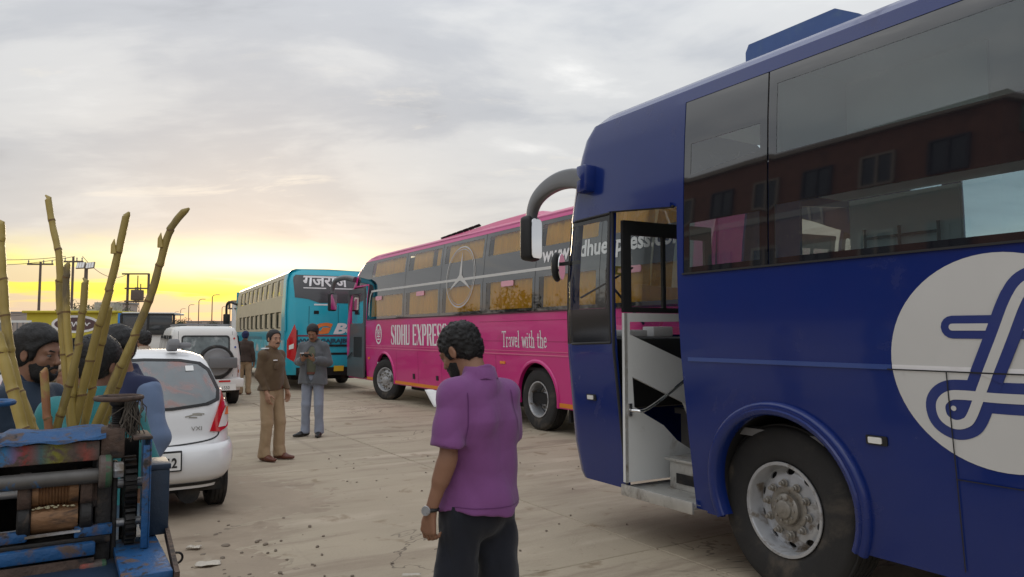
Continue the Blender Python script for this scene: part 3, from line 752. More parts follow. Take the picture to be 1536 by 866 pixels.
# white door leaf swung inwards, standing across the entry at the front jamb
door = bpy.data.objects.new('door', None); COL.objects.link(door); door.parent = blue; door.location = (1.60, -.06, 0); door.rotation_euler = (0, 0, R(-4))
df = lambda u, v, h: Vector((h, -u, v))
cut1 = [(.055, 1.62), (.88, 1.30), (.88, 1.73), (.055, 1.72)]
cut2 = [(.075, 1.285), (.09, 1.05), (.20, .985), (.38, .89), (.52, .76), (.66, .68), (.75, .665), (.71, .84), (.60, 1.06), (.32, 1.18)]
mb = MB(); mb.sheet([(0, .47), (.92, .47), (.92, 1.79), (0, 1.79)], [cut1, cut2], df, .03); mb.build('door_panel', m_white, door)
mb = MB(); mb.sheet(rrect(-.005, 1.795, .925, 2.53, .01), [rrect(.075, 1.835, .395, 2.415, .01), rrect(.425, 1.835, .85, 2.415, .01)], df, .028); fr = mb.build('window', m_black, door)
for a, b in ((.075, .395), (.425, .85)):
    mb = MB(); mb.sheet(rrect(a, 1.835, b, 2.415, .01), [], lambda u, v, h: df(u, v, -.014)); mb.build('pane', g_clear, fr)
mb = MB()
for v in [.52 + .12 * k for k in range(11)]: mb.lathe([(.007, 0), (.006, .004), (.0, .005)], df(.018, v, 0) - Vector((.03, 0, 0)), (-1, 0, 0), 8)
mb.build('rivet', m_steel, door)
mb = MB(); mb.sheet([(0, .465), (.028, .465), (.028, 1.79), (0, 1.79)], [], lambda u, v, h: df(u, v, -.032) , .0); mb.build('edge_strip', m_alu, door)
mb = MB(); mb.tube(spline2([df(.045, 1.03, -.035), df(.05, 1.03, -.10), df(.14, 1.04, -.13), df(.42, 1.19, -.13), df(.75, 1.39, -.12), df(.82, 1.42, -.035)], 5), .0135, 8); mb.box(df(.03, .98, -.045), df(.06, 1.08, -.03)); mb.build('handrail', m_chrome, door)
# entry: bottom step, step boxes
mb = MB(); mb.box((.90, -.95, .385), (1.645, -.10, .43), .006); mb.box((.89, -.10, .36), (1.65, -.078, .445), .004); mb.build('step', m_alu, blue)
mb = MB(); mb.box((.92, -1.05, .43), (1.40, -.36, .64), .008); mb.build('step', m_alu, blue)
mb = MB(); mb.box((.90, -1.06, .64), (1.44, -.34, .662), .006); mb.build('step', m_alu, blue)
mb = MB(); mb.box((1.405, -.9, .48), (1.412, -.46, .56)); mb.box((1.0, -.357, .48), (1.32, -.350, .555)); mb.build('step_vent', m_dark, blue)
# interior
mb = MB(); mb.box((XR + .1, -2.3, .95), (.90, -.2, 1.0)); mb.box((.90, -2.44, .9), (2.1, -1.1, .95)); mb.box((.86, -1.10, .42), (.90, -.13, 1.0)); mb.box((.9, -1.12, .42), (2.0, -1.08, .95)); mb.build('interior_floor', m_grey, blue)
mb = MB(); mb.box((XR + .1, -2.35, 3.33), (1.5, -.15, 3.36)); mb.build('ceiling', mat('pale_lining', (.74, .79, .80), .7), blue)
m_berth = mat('berth_board', (.60, .70, .72), .6, var=.06)
mb = MB(); mb.box((-9, -.75, 2.52), (.12, -.09, 2.60)); mb.build('sleeper_berth', m_berth, blue)
mb = MB(); mb.box((.09, -.80, 2.6), (.125, -.08, 3.33)); mb.build('partition_and_fill_board', m_berth, blue)
mb = MB(); mb.box((-1.9, -.80, 1.0), (-1.87, -.08, 3.33)); mb.build('partition_and_fill_board', m_berth, blue)
mb = MB(); mb.box((-.62, -.80, 1.85), (.085, -.77, 2.515)); mb.build('partition_and_fill_board', m_berth, blue)
mb = MB(); mb.box((-.80, -.80, 2.61), (.085, -.77, 3.32)); mb.build('partition_and_fill_board', m_berth, blue)  # pale board added to imitate ceiling and sky reflection in the upper pane
mb = MB()
for z in (2.16, 2.24): mb.tube([(-.05, -.72, z), (-.52, -.72, z)], .010, 6)
for xx in (-.05, -.28, -.52): mb.tube([(xx, -.72, 2.0), (xx, -.72, 2.30)], .010, 6)
mb.build('guard_rail', m_black, blue)
sm = None
for xx in (-.55, -1.5, -2.45, -3.4):
    for yy in (-.45, -2.0):
        if sm is None:
            mb = MB(); mb.box((-.25, -.3, 1.0), (.25, .3, 1.45), .05); M = Matrix.Translation((-.24, 0, 1.4)) @ Matrix.Rotation(R(-12), 4, 'Y'); mb.box((-.07, -.29, 0), (.07, .29, .68), .05, M); sm = mb.mesh('seat')
        o = link_mesh('seat', sm, m_seat, blue); o.location = (xx, yy, 0)
mb = MB(); mb.box((.85, -1.95, .95), (1.3, -1.45, 1.4), .05); M = Matrix.Translation((.88, -1.7, 1.35)) @ Matrix.Rotation(R(-10), 4, 'Y'); mb.box((-.06, -.24, 0), (.06, .24, .72), .05, M); mb.build('driver_seat', m_seat, blue)
mb = MB(); mb.box((1.80, -2.38, 1.0), (2.12, -.22, 1.60), .05); mb.box((1.66, -2.1, 1.35), (1.85, -1.3, 1.66), .05); mb.build('dashboard', m_black, blue)
mb = MB(); c = Vector((1.52, -1.7, 1.62)); ax = Vector((-.75, 0, 1)).normalized(); u_ = Vector((0, 1, 0)); w_ = ax.cross(u_)
mb.tube([c + (u_ * math.cos(a) + w_ * math.sin(a)) * .23 for a in [2 * math.pi * k / 24 for k in range(25)]], .015, 6); mb.tube([c + u_ * .22, c - u_ * .22], .014, 6); mb.tube([c, c - ax * .4], .03, 6); mb.build('steering_wheel', m_black, blue)
mb = MB(); mb.box((1.95, -.95, 1.60), (2.10, -.72, 1.69), .01); mb.box((1.92, -.62, 1.60), (2.08, -.36, 1.66), .01); mb.build('papers', m_letter, blue)
mb = MB(); mb.sheet(rrect(.60, 2.17, .76, 2.25, .01), [rrect(.63, 2.19, .73, 2.232, .004)], lambda u, v, h: ff(-u - .0, v, -.016)); mb.build('sticker', mat('yellow_sticker', (.62, .52, .10), .6), blue)
# big cranked mirror arm with its mirror, and the small round one
m_arm = mat('mirror_arm_grey', (.13, .135, .145), .33, var=.1, coat=.3)
rows = []
path = spline2([(1.93, .03, 2.905), (2.10, .035, 2.95), (2.30, .035, 2.965), (2.50, .035, 2.935), (2.66, .035, 2.865), (2.75, .03, 2.765), (2.78, .03, 2.64)], 5)
mb = MB(); n = len(path)
for i, p in enumerate(path):
    p = Vector(p); a = Vector(path[max(i - 1, 0)]); b = Vector(path[min(i + 1, n - 1)]); t = (b - a).normalized(); out = Vector((0, 1, 0)); nn = t.cross(out).normalized(); out = nn.cross(t).normalized()
    k = i / (n - 1); hw = .092 - .044 * k; th = .055 - .018 * k
    rows.append([p + nn * hw * math.copysign(abs(math.cos(q)) ** .38, math.cos(q)) + out * th * math.copysign(abs(math.sin(q)) ** .38, math.sin(q)) for q in [2 * math.pi * j / 16 for j in range(16)]])
mb.grid(rows, True); mb.add(rows[0], [tuple(range(16))]); mb.add(rows[-1], [tuple(range(16))]); ma = mb.build('mirror_arm', m_arm, blue, True, 50)
mb = MB(); mb.box((1.885, -.12, 2.80), (2.02, .085, 3.035), .03); mb.build('arm_bracket', m_blue, ma)
Mm = Matrix.Translation((2.80, .03, 2.50)) @ Matrix.Rotation(R(24), 4, 'Z')
mb = MB(); mb.box((-.075, -.105, -.20), (.06, .105, .22), .05, Mm, 3); mb.build('mirror_housing', m_black, ma)
mb = MB(); mb.sheet(rrect(-.085, -.175, .085, .19, .04), [], lambda u, v, h: Mm @ Vector((-.078 + h, u, v)), .004); mb.build('mirror_glass', m_chrome, ma)
Mr = Matrix.Translation((2.43, -.02, 2.22)) @ Matrix.Rotation(R(35), 4, 'Z')
mb = MB(); mb.ball(Mr @ Vector((0, 0, 0)), (.045, .10, .135), Mr.to_3x3(), 16, 10); mb.bar((2.2, -.1, 2.25), (2.43, -.02, 2.24), .03, .03); rmm = mb.build('round_mirror', m_black, blue)
mb = MB(); mb.sheet([(.085 * math.cos(a), .115 * math.sin(a)) for a in [2 * math.pi * k / 24 for k in range(24)]], [], lambda u, v, h: Mr @ Vector((-.040 + h, u, v)), .008); mb.build('mirror_glass', m_chrome, rmm)

# ------------------------------------------------------------------ pink bus
m_pink = mat('magenta_paint', (.60, .014, .205), .32, var=.06, vscale=1.2, coat=.5, dirt=((.36, .06, .13), 1.8, .60, .85))
m_pinkroof = mat('pink_roof', (.60, .075, .20), .42, coat=.3, var=.06)
m_orange = mat('orange_stripe', (.75, .25, .02), .5)
m_silver = mat('silver_vinyl', (.55, .54, .52), .45)
m_curtain = mat('mustard_curtain', (.92, .57, .025), .85, var=.22, vscale=9, stretch=(1, 1, .08))
g_dark = glass('smoked_pane', (.92, .90, .86), 1.1, ior=1.62)
m_greyp = mat('grey_door_paint', (.085, .09, .095), .45, var=.1, coat=.2)
m_tag = mat('pink_label', (.75, .38, .45), .6)
PO = (.53, 12.2, 0)
pink = thing('bus', 'magenta pink coach with mustard curtains and a white three-pointed star', 'bus', PO, ROT, 'buses parked along the road')
PZ = [(.35, -.06), (.5, -.045), (1.2, -.01), (2.0, 0), (2.6, -.02), (3.2, -.075), (3.58, -.13), (3.68, -.18), (3.74, -.27), (3.77, -.42), (3.79, -1.25)]
PX = [(.35, 10.1), (.6, 10.18), (1.4, 10.2), (2.2, 10.12), (2.8, 9.9), (3.2, 9.62), (3.45, 9.3), (3.58, 9.05), (3.7, 8.75), (3.79, 8.4)]
PRC = .30
def pl(s, z, h=0.):
    xf = pw(PX, z); y0 = pw(PZ, z); k = max(0., min(1., (s - 7.6) / (10.2 - 7.6))); x = s + (xf - 10.2) * k * k; c = xf - PRC
    if x > c: a = min((x - c) / PRC, math.pi / 2); return Vector((c + (PRC + h) * math.sin(a), y0 - PRC + (PRC + h) * math.cos(a), z))
    return Vector((x, y0 + h, z))
def pr(s, z, h=0.): p = pl(s, z, h); return Vector((p.x, -2.6 - p.y, z))
PGT = [.5, .8, 1.2, 1.6, 2.0, 2.3, 2.6, 2.9, 3.2, 3.4, 3.58, 3.68]; PGS = [7.8, 8.2, 8.6, 9.0, 9.3, 9.5, 9.7, 9.8, 9.86, 9.9, 9.95, 10.0, 10.05, 10.1, 10.15, 10.2, 10.25, 10.3]
PS1 = 10.2 - PRC + PRC * math.pi / 2; PXR = -3.75
def arc_pts(cx, r0, zc, zb): return [(cx - r0, zb)] + [(cx + r0 * math.cos(R(a)), zc + r0 * math.sin(R(a))) for a in range(180, -1, -12)] + [(cx + r0, zb)]
outer = [(PXR, .42)] + arc_pts(.25, .60, .55, .42) + arc_pts(7.12, .60, .55, .42) + [(8.42, .42), (8.42, 2.92), (9.72, 2.92), (9.76, .42), (PS1, .42), (PS1, 3.68), (PXR, 3.68)]
band = [(8.42, 2.01), (PXR + .35, 2.01), (PXR + .35, 3.58), (9.20, 3.58), (9.20, 2.96), (8.38, 2.96), (8.38, 2.01)]
band = [(8.38, 2.015), (8.38, 2.96), (9.55, 2.96), (9.55, 3.575), (PXR + .35, 3.575), (PXR + .35, 2.015)]
mb = MB(); mb.sheet(outer, [band], pl, .03, PGS, PGT)
mb.sheet([(PXR, .42), (PS1, .42), (PS1, 3.68), (PXR, 3.68)], [rrect(PXR + .6, 2.1, 8.2, 2.9, .1)], pr, .03, PGS, PGT)
mb.sheet([(-PRC, .42), (-2.6 + PRC, .42), (-2.6 + PRC, 3.68), (-PRC, 3.68)], [rrect(-.36, 1.5, -2.24, 3.3, .1)], lambda u, v, h: Vector((pw(PX, v) + h, u + pw(PZ, v) * (1 if u > -1.3 else -1), v)), .03, [-1.3], PGT)
mb.sheet([(-.02, .42), (-2.58, .42), (-2.5, 3.68), (-.10, 3.68)], [], lambda u, v, h: Vector((PXR + h, u, v)), .03)
mb.build('body', m_pink, pink, True, 42)
mb = MB(); rows = []
for s in [PXR, -1, 1, 3, 5, 7, 8, 8.6, 9.2, 9.6, 9.9, 10.1, PS1]:
    rows.append([pl(s, z) for z in (3.575, 3.64, 3.68, 3.71, 3.74, 3.77, 3.785, 3.79)] + [pr(s, z) for z in (3.79, 3.785, 3.77, 3.74, 3.71, 3.68, 3.64, 3.575)])
mb.grid(rows); mb.build('roof', m_pinkroof, pink, True, 60)
# roof air unit with louvres
mb = MB(); rows = []
for s, hh in ((4.9, .0), (4.4, .02), (3.6, .05), (2.9, .08), (2.2, .11), (1.2, .12), (.75, .08), (.6, 0)):
    rows.append([(s, -.30, 3.74), (s, -.36, 3.765 + hh * .7), (s, -.50, 3.785 + hh), (s, -1.3, 3.80 + hh), (s, -2.1, 3.785 + hh), (s, -2.24, 3.765 + hh * .7), (s, -2.3, 3.74)])
mb.grid(rows); ac = mb.build('roof_unit', m_pinkroof, pink, True, 30)
lm = None
for k in range(7):
    if lm is None: mb = MB(); mb.box((-.11, -.03, 0), (.11, .03, .02)); lm = mb.mesh('louver')
    o = link_mesh('louver', lm, m_dark, ac); o.location = (4.55 - .26 * k, -.375, 3.785 + .012 * k); o.rotation_euler = (R(40), R(3), 0)
# black glass band with windows and curtains
wins = [(8.30, 6.00), (5.86, 4.06), (3.94, 2.18), (2.06, .34), (.24, -1.42), (-1.54, -3.25)]
alls = [(a - .08, b + .06) for a, b in wins]
edges_ = [8.38] + [(wins[k][1] + wins[k + 1][0]) / 2 for k in range(5)] + [PXR + .35]
cur_var = random.Random(5)
def curtain(par, s0, s1, z0, z1):
    mb = MB(); n = max(10, int(abs(s1 - s0) / .035)); rows = []
    for i in range(n + 1):
        s = s0 + (s1 - s0) * i / n; ph = cur_var.uniform(-.4, .4)
        rows.append([pl(s, z, -.065 - .026 * math.sin(i * 1.15 + ph) - .004 * math.sin(i * .6)) for z in (z0, (z0 + z1) / 2, z1)])
    mb.grid(rows); mb.build('curtain', m_curtain, par, True, 80)
for k, (a, b) in enumerate(wins):
    hi = (3.12, 3.50); lo = (2.08, 2.60)
    e0, e1 = edges_[k] - .006, edges_[k + 1] + .006
    if k == 0:
        out = [(e0, 2.02), (e0, 2.955), (9.53, 2.955), (9.53, 3.572), (e1, 3.572), (e1, 2.02)]
    else: out = [(e0, 2.02), (e0, 3.572), (e1, 3.572), (e1, 2.02)]
    panes = [[(a - .08, z0), (a - .08, z1), (b + .03, z1), (b + .03, z0)] for z0, z1 in (hi, lo)]
    mb = MB(); mb.sheet(out, panes, lambda u, v, h: pl(u, v, h - .002), .008, PGS, PGT); w = mb.build('window', m_frit, pink, True, 40)
    for p in panes:
        mb = MB(); mb.sheet(p, [], lambda u, v, h: pl(u, v, -.005), 0, [], PGT); mb.build('pane', g_dark, w, True, 60)
    for (z0, z1), (c0, c1) in (((3.08, 3.54), (.13, .02)), ((2.04, 2.62), (.12, .03))):
        if k == 1 and z0 > 3:
            curtain(w, a - .18, a - 1.25, z0, z1); curtain(w, b + .35, b + .02, z0, z1)
        else: curtain(w, a - c0, b + c1, z0, z1)
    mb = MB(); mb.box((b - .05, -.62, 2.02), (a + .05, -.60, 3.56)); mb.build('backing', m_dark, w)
mb = MB(); mb.bar(pl(8.36, 2.005, .008), pl(PXR + .3, 2.005, .008), .02, .014); mb.build('window_trim', m_rubber, pink)
# stripe, star, lettering
mb = MB()
ribbon(mb, spline2([(8.22, 2.12), (8.20, 2.50), (8.12, 2.70), (7.9, 2.752), (6.0, 2.747), (3, 2.742), (0, 2.735), (-.45, 2.73)], 6), .052, lambda u, v, h: pl(u, v, .003), False)
mb.build('stripe', m_silver, pink)
mb = MB(); cx, cz = 3.08, 2.80
ribbon(mb, [(cx + .62 * math.cos(a), cz + .62 * math.sin(a)) for a in [2 * math.pi * k / 64 for k in range(65)]], .028, lambda u, v, h: pl(u, v, .0045), False)
ribbon(mb, [(cx + .57 * math.cos(a), cz + .57 * math.sin(a)) for a in [2 * math.pi * k / 64 for k in range(65)]], .012, lambda u, v, h: pl(u, v, .0045), False)
for k in range(3):
    a = R(90 + 120 * k); t = Vector((math.cos(a), math.sin(a))); n_ = Vector((-t.y, t.x)); c = Vector((cx, cz))
    q = [c + t * .57, c + n_ * .06 + t * .02, c - t * .06, c - n_ * .06 + t * .02]
    mb.add([pl(p.x, p.y, .005) for p in q], [(0, 1, 2), (0, 2, 3)])
mb.build('star_logo', m_silver, pink)
tfn = lambda s0, z0: (lambda u, v, h: pl(s0 - u, z0 + v, .004 + h))
# bold stencil capitals drawn as outlines
def stencil(word, s0, z0, H, fn, name, par):
    W_ = {'S': .46, 'I': .20, 'D': .50, 'H': .50, 'U': .48, 'E': .46, 'X': .54, 'P': .48, 'R': .52, ' ': .26}
    x = 0.; mb = MB()
    def q(*pts): mb.add([fn(x + p[0] * H, p[1] * H) for p in pts], [tuple(range(len(pts)))])
    for ch in word:
        w = W_[ch]; b = .17
        if ch in 'IDHUEPR' : q((0, 0), (b, 0), (b, 1), (0, 1))
        if ch == 'D':
            pts = [(b + .03, 0)] + [(b + .03 + (w - b - .03) * math.cos(R(a)), .5 + .5 * math.sin(R(a))) for a in range(-90, 91, 15)]
            q(*([(b + .035, 0), (b + .10, 0)] + [(w - .17 + .17 * math.cos(R(a)), .5 + .5 * math.sin(R(a))) for a in range(-80, 81, 20)] + [(b + .10, 1), (b + .035, 1), (b + .035, .93), (w - .20, .86), (w - .17, .5), (w - .20, .14), (b + .035, .07)]))
        if ch == 'H': q((w - b, 0), (w, 0), (w, 1), (w - b, 1)); q((b + .02, .46), (w - b - .02, .46), (w - b - .02, .54), (b + .02, .54))
        if ch == 'U': q((w - .11, .1), (w, .1), (w, 1), (w - .11, 1)); q((b * .3, 0), (w - .08, 0), (w, .1), (w - .11, .12), (b, .07))
        if ch == 'E':
            for z in (0, .455, .91): q((b + .03, z), (w - (.06 if z == .455 else 0), z), (w - (.06 if z == .455 else 0), z + .09), (b + .03, z + .09))
            q((w - .07, .09), (w, .09), (w, .28)); q((w - .07, .91), (w, .91), (w, .72))
        if ch in 'PR':
            q(*([(b + .035, .46), (b + .1, .46)] + [(w - .16 + .16 * math.cos(R(a)), .73 + .27 * math.sin(R(a))) for a in range(-90, 91, 20)] + [(b + .035, 1), (b + .035, .93), (w - .2, .9), (w - .17, .73), (w - .2, .56), (b + .035, .53)]))
        if ch == 'R': q((w - .26, .44), (w - .10, .44), (w + .02, 0), (w - .15, 0))
        if ch == 'X': q((0, 1), (.2, 1), (w, 0), (w - .2, 0)); q((0, 0), (.07, 0), (.25, .42), (.20, .5)); q((w, 1), (w - .07, 1), (w - .25, .58), (w - .2, .5))
        if ch == 'S':
            q((0, .55), (0, .88), (.10, 1), (.22, 1), (.16, .88), (.15, .72), (.20, .62)); q((.25, 1), (w - .1, 1), (w, .9), (w, .70), (w - .06, .70), (w - .1, .9), (.25, .93))
            q((.0, .55), (.20, .62), (w, .40), (w, .12), (w - .1, 0), (.26, 0), (.32, .12), (.30, .28), (.22, .38), (.03, .48)); q((0, .30), (.06, .30), (.1, .1), (.22, .07), (.22, 0), (.1, 0), (0, .1))
        x += (w + .07) * H
    mb.build(name, m_letter, par, False)
stencil('SIDHU EXPRESS', 6.66, 1.375, .475, lambda u, v: pl(6.66 - u * .965, 1.375 + v, .004), 'lettering', pink)
# light roman capitals and small letters, drawn with a pen
def roman(word, s0, z0, H, par):
    G = {'T': (.62, [[(.0, 1), (.62, 1)], [(.31, 1), (.31, 0)], [(.22, 0), (.40, 0)], [(0, 1), (0, .88)], [(.62, 1), (.62, .88)]]),
         'r': (.32, [[(.08, .62), (.08, 0)], [(0, 0), (.18, 0)], [(0, .6), (.08, .62)], [(.08, .45), (.16, .60), (.28, .60)]]),
         'a': (.42, [[(.04, .50), (.14, .62), (.26, .58), (.30, .44), (.30, .08), (.40, .02)], [(.30, .36), (.10, .26), (.03, .14), (.10, .02), (.22, .04), (.30, .14)]]),
         'v': (.44, [[(.02, .62), (.22, 0)], [(.22, 0), (.40, .62)], [(-.03, .62), (.10, .62)], [(.33, .62), (.46, .62)]]),
         'e': (.42, [[(.03, .36), (.36, .36), (.33, .54), (.21, .63), (.09, .56), (.03, .36), (.05, .14), (.18, .0), (.36, .10)]]),
         'l': (.22, [[(.09, 1.04), (.09, 0)], [(0, 0), (.18, 0)], [(0, 1.02), (.09, 1.04)]]),
         'w': (.66, [[(.02, .62), (.18, 0)], [(.18, 0), (.33, .58)], [(.33, .58), (.48, 0)], [(.48, 0), (.62, .62)], [(-.03, .62), (.10, .62)], [(.55, .62), (.68, .62)]]),
         'i': (.22, [[(.09, .62), (.09, 0)], [(0, 0), (.18, 0)], [(0, .6), (.09, .62)], [(.07, .86), (.11, .86)]]),
         't': (.30, [[(.11, .84), (.11, .1), (.18, .0), (.27, .05)], [(0, .62), (.26, .62)]]),
         'h': (.48, [[(.09, 1.04), (.09, 0)], [(0, 0), (.18, 0)], [(0, 1.02), (.09, 1.04)], [(.09, .44), (.20, .61), (.33, .58), (.37, .42), (.37, 0)], [(.29, 0), (.46, 0)]]), ' ': (.26, [])}
    x = 0.; mb = MB()
    for ch in word:
        w, st = G[ch]
        for p in st: ribbon(mb, [(s0 - (x + u) * H * .78, z0 + v * H) for u, v in p], H * (.085 if p[0][0] != p[-1][0] or abs(p[0][1] - p[-1][1]) > .3 else .04), lambda u, v, h: pl(u, v, .004))
        x += w + .075
    mb.build('lettering', m_letter, par, False)
roman('Travel with the', 1.36, 1.40, .27, pink)

text_mesh('www.sidhuexpress.com', .36, tfn(.09, 2.845), 'lettering', m_letter, pink, sx=.975, bold=.010)
# round emblem at the front
mb = MB(); cx, cz = 7.50, 1.63
ribbon(mb, [(cx + .19 * math.cos(a), cz + .235 * math.sin(a)) for a in [2 * math.pi * k / 36 for k in range(37)]], .045, lambda u, v, h: pl(u, v, .004), False)
for p in ([(-.13, .12), (0, .0), (.13, .12)], [(-.10, .17), (0, .07), (.10, .17)], [(0, .05), (0, -.08)], [(-.09, -.06), (.09, -.06)], [(-.08, -.13), (.08, -.13)], [(-.12, .05), (-.08, -.02)], [(.12, .05), (.08, -.02)]): ribbon(mb, [(cx + a, cz + b) for a, b in p], .03, lambda u, v, h: pl(u, v, .0043))
mb.build('emblem', m_letter, pink)
# mouldings, bottom stripe, hatch lines, marker lights, labels in the windows
mb = MB()
for z, t in ((1.262, .018), (1.325, .010)): mb.sheet([(8.40, z), (PXR, z), (PXR, z + t), (8.40, z + t)], [], lambda u, v, h: pl(u, v, .010 + h), .01)
mb.build('moulding', mat('pale_pink_moulding', (.70, .16, .30), .4), pink)
mb = MB()
for a, b in ((8.40, 7.76), (6.48, .89), (-.39, PXR)): mb.sheet([(b, .44), (a, .44), (a, .51), (b, .51)], [], lambda u, v, h: pl(u, v, .007 + h), .005)
mb.build('stripe', m_orange, pink)
mb = MB()
for s in (6.35, 5.1, 3.9, 2.7, 1.6): ribbon(mb, [(s, .52), (s, 1.24)], .008, lambda u, v, h: pl(u, v, .003), False)
ribbon(mb, [(2.2, 1.50), (-3.3, 1.50)], .006, lambda u, v, h: pl(u, v, .003), False); ribbon(mb, [(2.2, 1.86), (-3.3, 1.86)], .006, lambda u, v, h: pl(u, v, .003), False)
mb.build('panel_joint', mat('dark_pink_joint', (.20, .004, .05), .6), pink)
for s, z, m, a, b in ((5.35, .66, m_black, .05, .06), (4.12, .68, m_black, .05, .05), (1.35, 1.11, m_amber, .09, .025), (8.2, 1.0, m_orange, .05, .03), (7.6, .9, m_white, .05, .02)):
    mb = MB(); mb.sheet(rrect(s - a, z - b, s + a, z + b, .01), [], lambda u, v, h: pl(u, v, .014 + h), .014); mb.build('marker_light' if m is not m_black else 'hatch_lock', m, pink)
for s in (7.55, 5.0, 1.2, -2.2):
    mb = MB(); mb.sheet(rrect(s - .22, 2.50, s + .22, 2.60, .03), [], lambda u, v, h: pl(u, v, .006), 0); mb.build('sticker', m_tag, pink)
# wheels, arches, underside
for cx in (.25, 7.12):
    mb = MB(); rows = []
    for k in range(25):
        a = R(-12 + 204 * k / 24); rows.append([pl(cx + (.60 + dr) * math.cos(a), max(.42, .55 + (.60 + dr) * math.sin(a)), hh) for dr, hh in ((-.01, -.05), (-.01, .02), (.02, .03), (.045, .012), (.05, 0))])
    mb.grid(rows); mb.build('wheel_arch', m_pink, pink, True, 60)
    mb = MB(); mb.grid([[(cx + .61 * math.cos(R(a)), y, max(.40, .55 + .61 * math.sin(R(a)))) for y in (-.05, -.8)] for a in range(-10, 191, 10)]); mb.box((cx - .6, -.84, .4), (cx + .6, -.8, 1.15)); mb.build('wheel_well', m_dark, pink)
wheel(pink, (.25, -.20, .52), .52, .30, 1, 10, 8, .295, .13, .12, True, False)
fw_ = wheel(pink, (7.12, -.16, .50), .50, .30, 1, 10, 8, .29, -.03, .10, True, False); fw_.rotation_euler = (0, 0, R(20))
wheel(pink, (.25, -2.3, .52), .52, .30, -1, 0, 8, .295); wheel(pink, (7.12, -2.4, .50), .50, .30, -1, 0, 8, .29)
mb = MB(); mb.box((PXR + .1, -2.45, .44), (9.6, -.12, .62)); mb.box((1.1, -2.2, .30), (6.2, -.35, .5)); mb.box((-.55, -.9, .2), (-.50, -.15, .6)); mb.box((7.85, -.8, .3), (8.4, -.3, .5)); mb.build('chassis', m_dark, pink)
# open entrance with the grey door leaf swung out in front of it
mb = MB(); mb.box((8.45, -1.2, .42), (9.75, -.06, .47)); mb.box((8.45, -1.2, .47), (9.0, -.5, .85)); mb.build('step', m_pink, pink)
mb = MB(); mb.box((8.42, -2.5, 1.0), (PXR + .1, -.1, 1.05)); mb.box((8.40, -2.4, .45), (8.36, -.1, 2.9)); mb.build('interior', m_dark, pink)
dr_ = bpy.data.objects.new('door', None); COL.objects.link(dr_); dr_.parent = pink; dr_.location = (9.92, -.02, 0); dr_.rotation_euler = (0, 0, R(88))
dq = lambda u, v, h: Vector((-u * .05 * 0 + h, u, v))
mb = MB(); mb.sheet(rrect(0, .46, 1.47, 2.88, .05), [rrect(.12, 1.92, 1.35, 2.74, .06), [(.55, 1.0), (1.28, 1.0), (1.28, 1.55), (.55, 1.55)]], lambda u, v, h: Vector((h, u, v)), .04); mb.build('door_panel', m_greyp, dr_)
mb = MB(); mb.sheet(rrect(.12, 1.92, 1.35, 2.74, .06), [], lambda u, v, h: Vector((h - .02, u, v))); mb.build('pane', g_clear, dr_)
mb = MB(); mb.sheet([(.55, 1.0), (1.28, 1.0), (1.28, 1.55), (.55, 1.55)], [], lambda u, v, h: Vector((h - .02, u, v))); mb.bar((.03, .1, .95), (.03, .5, 1.12), .02, .02); mb.build('door_pocket', m_black, dr_)
# front mirror arm
mb = MB(); pa = spline2([(9.45, -.05, 3.15), (9.8, .12, 3.22), (10.2, .25, 3.16), (10.4, .28, 2.95), (10.42, .28, 2.8)], 5)
mb.tube(pa, [.085 - .03 * i / (len(pa) - 1) for i in range(len(pa))], 10); ma = mb.build('mirror_arm', m_arm, pink, True, 50)
mb = MB(); Mm = Matrix.Translation((10.42, .28, 2.55)) @ Matrix.Rotation(R(20), 4, 'Z'); mb.box((-.07, -.13, -.26), (.07, .13, .26), .05, Mm, 3); mb.build('mirror_housing', m_black, ma)
mb = MB(); mb.sheet(rrect(-.105, -.22, .105, .22, .04), [], lambda u, v, h: Mm @ Vector((-.074 + h, u, v)), .004); mb.build('mirror_glass', m_chrome, ma)
mb = MB(); mb.sheet(rrect(-.36, 1.5, -2.24, 3.3, .1), [], lambda u, v, h: Vector((pw(PX, v) - .01, u + pw(PZ, v) * (1 if u > -1.3 else -1), v)), 0, [-1.3], PGT); mb.build('windscreen', g_dark, pink)

# ------------------------------------------------------------------ turquoise sleeper coach seen from behind
m_teal = mat('turquoise_paint', (.018, .40, .53), .35, var=.08, vscale=.9, coat=.4, dirt=((.06, .33, .36), 1.3, .56, .80))
m_cream = mat('cream_panel', (.50, .44, .30), .5, var=.15, vscale=1.5)
TO = (-6.55, 21.0, 0); TF = Vector((-.461, .887, 0)).normalized(); TROT = math.atan2(TF.y, TF.x)
teal = thing('bus', 'turquoise sleeper coach seen from behind with Hindi name across its rear window', 'bus', TO, TROT, 'buses parked along the road')
TZ = [(.35, -.04), (1.0, 0), (2.3, 0), (3.2, -.05), (3.42, -.10), (3.50, -.18), (3.55, -.32), (3.57, -1.3)]
def tl(s, z, h=0.): return Vector((s + .0, pw(TZ, z) + h, z))
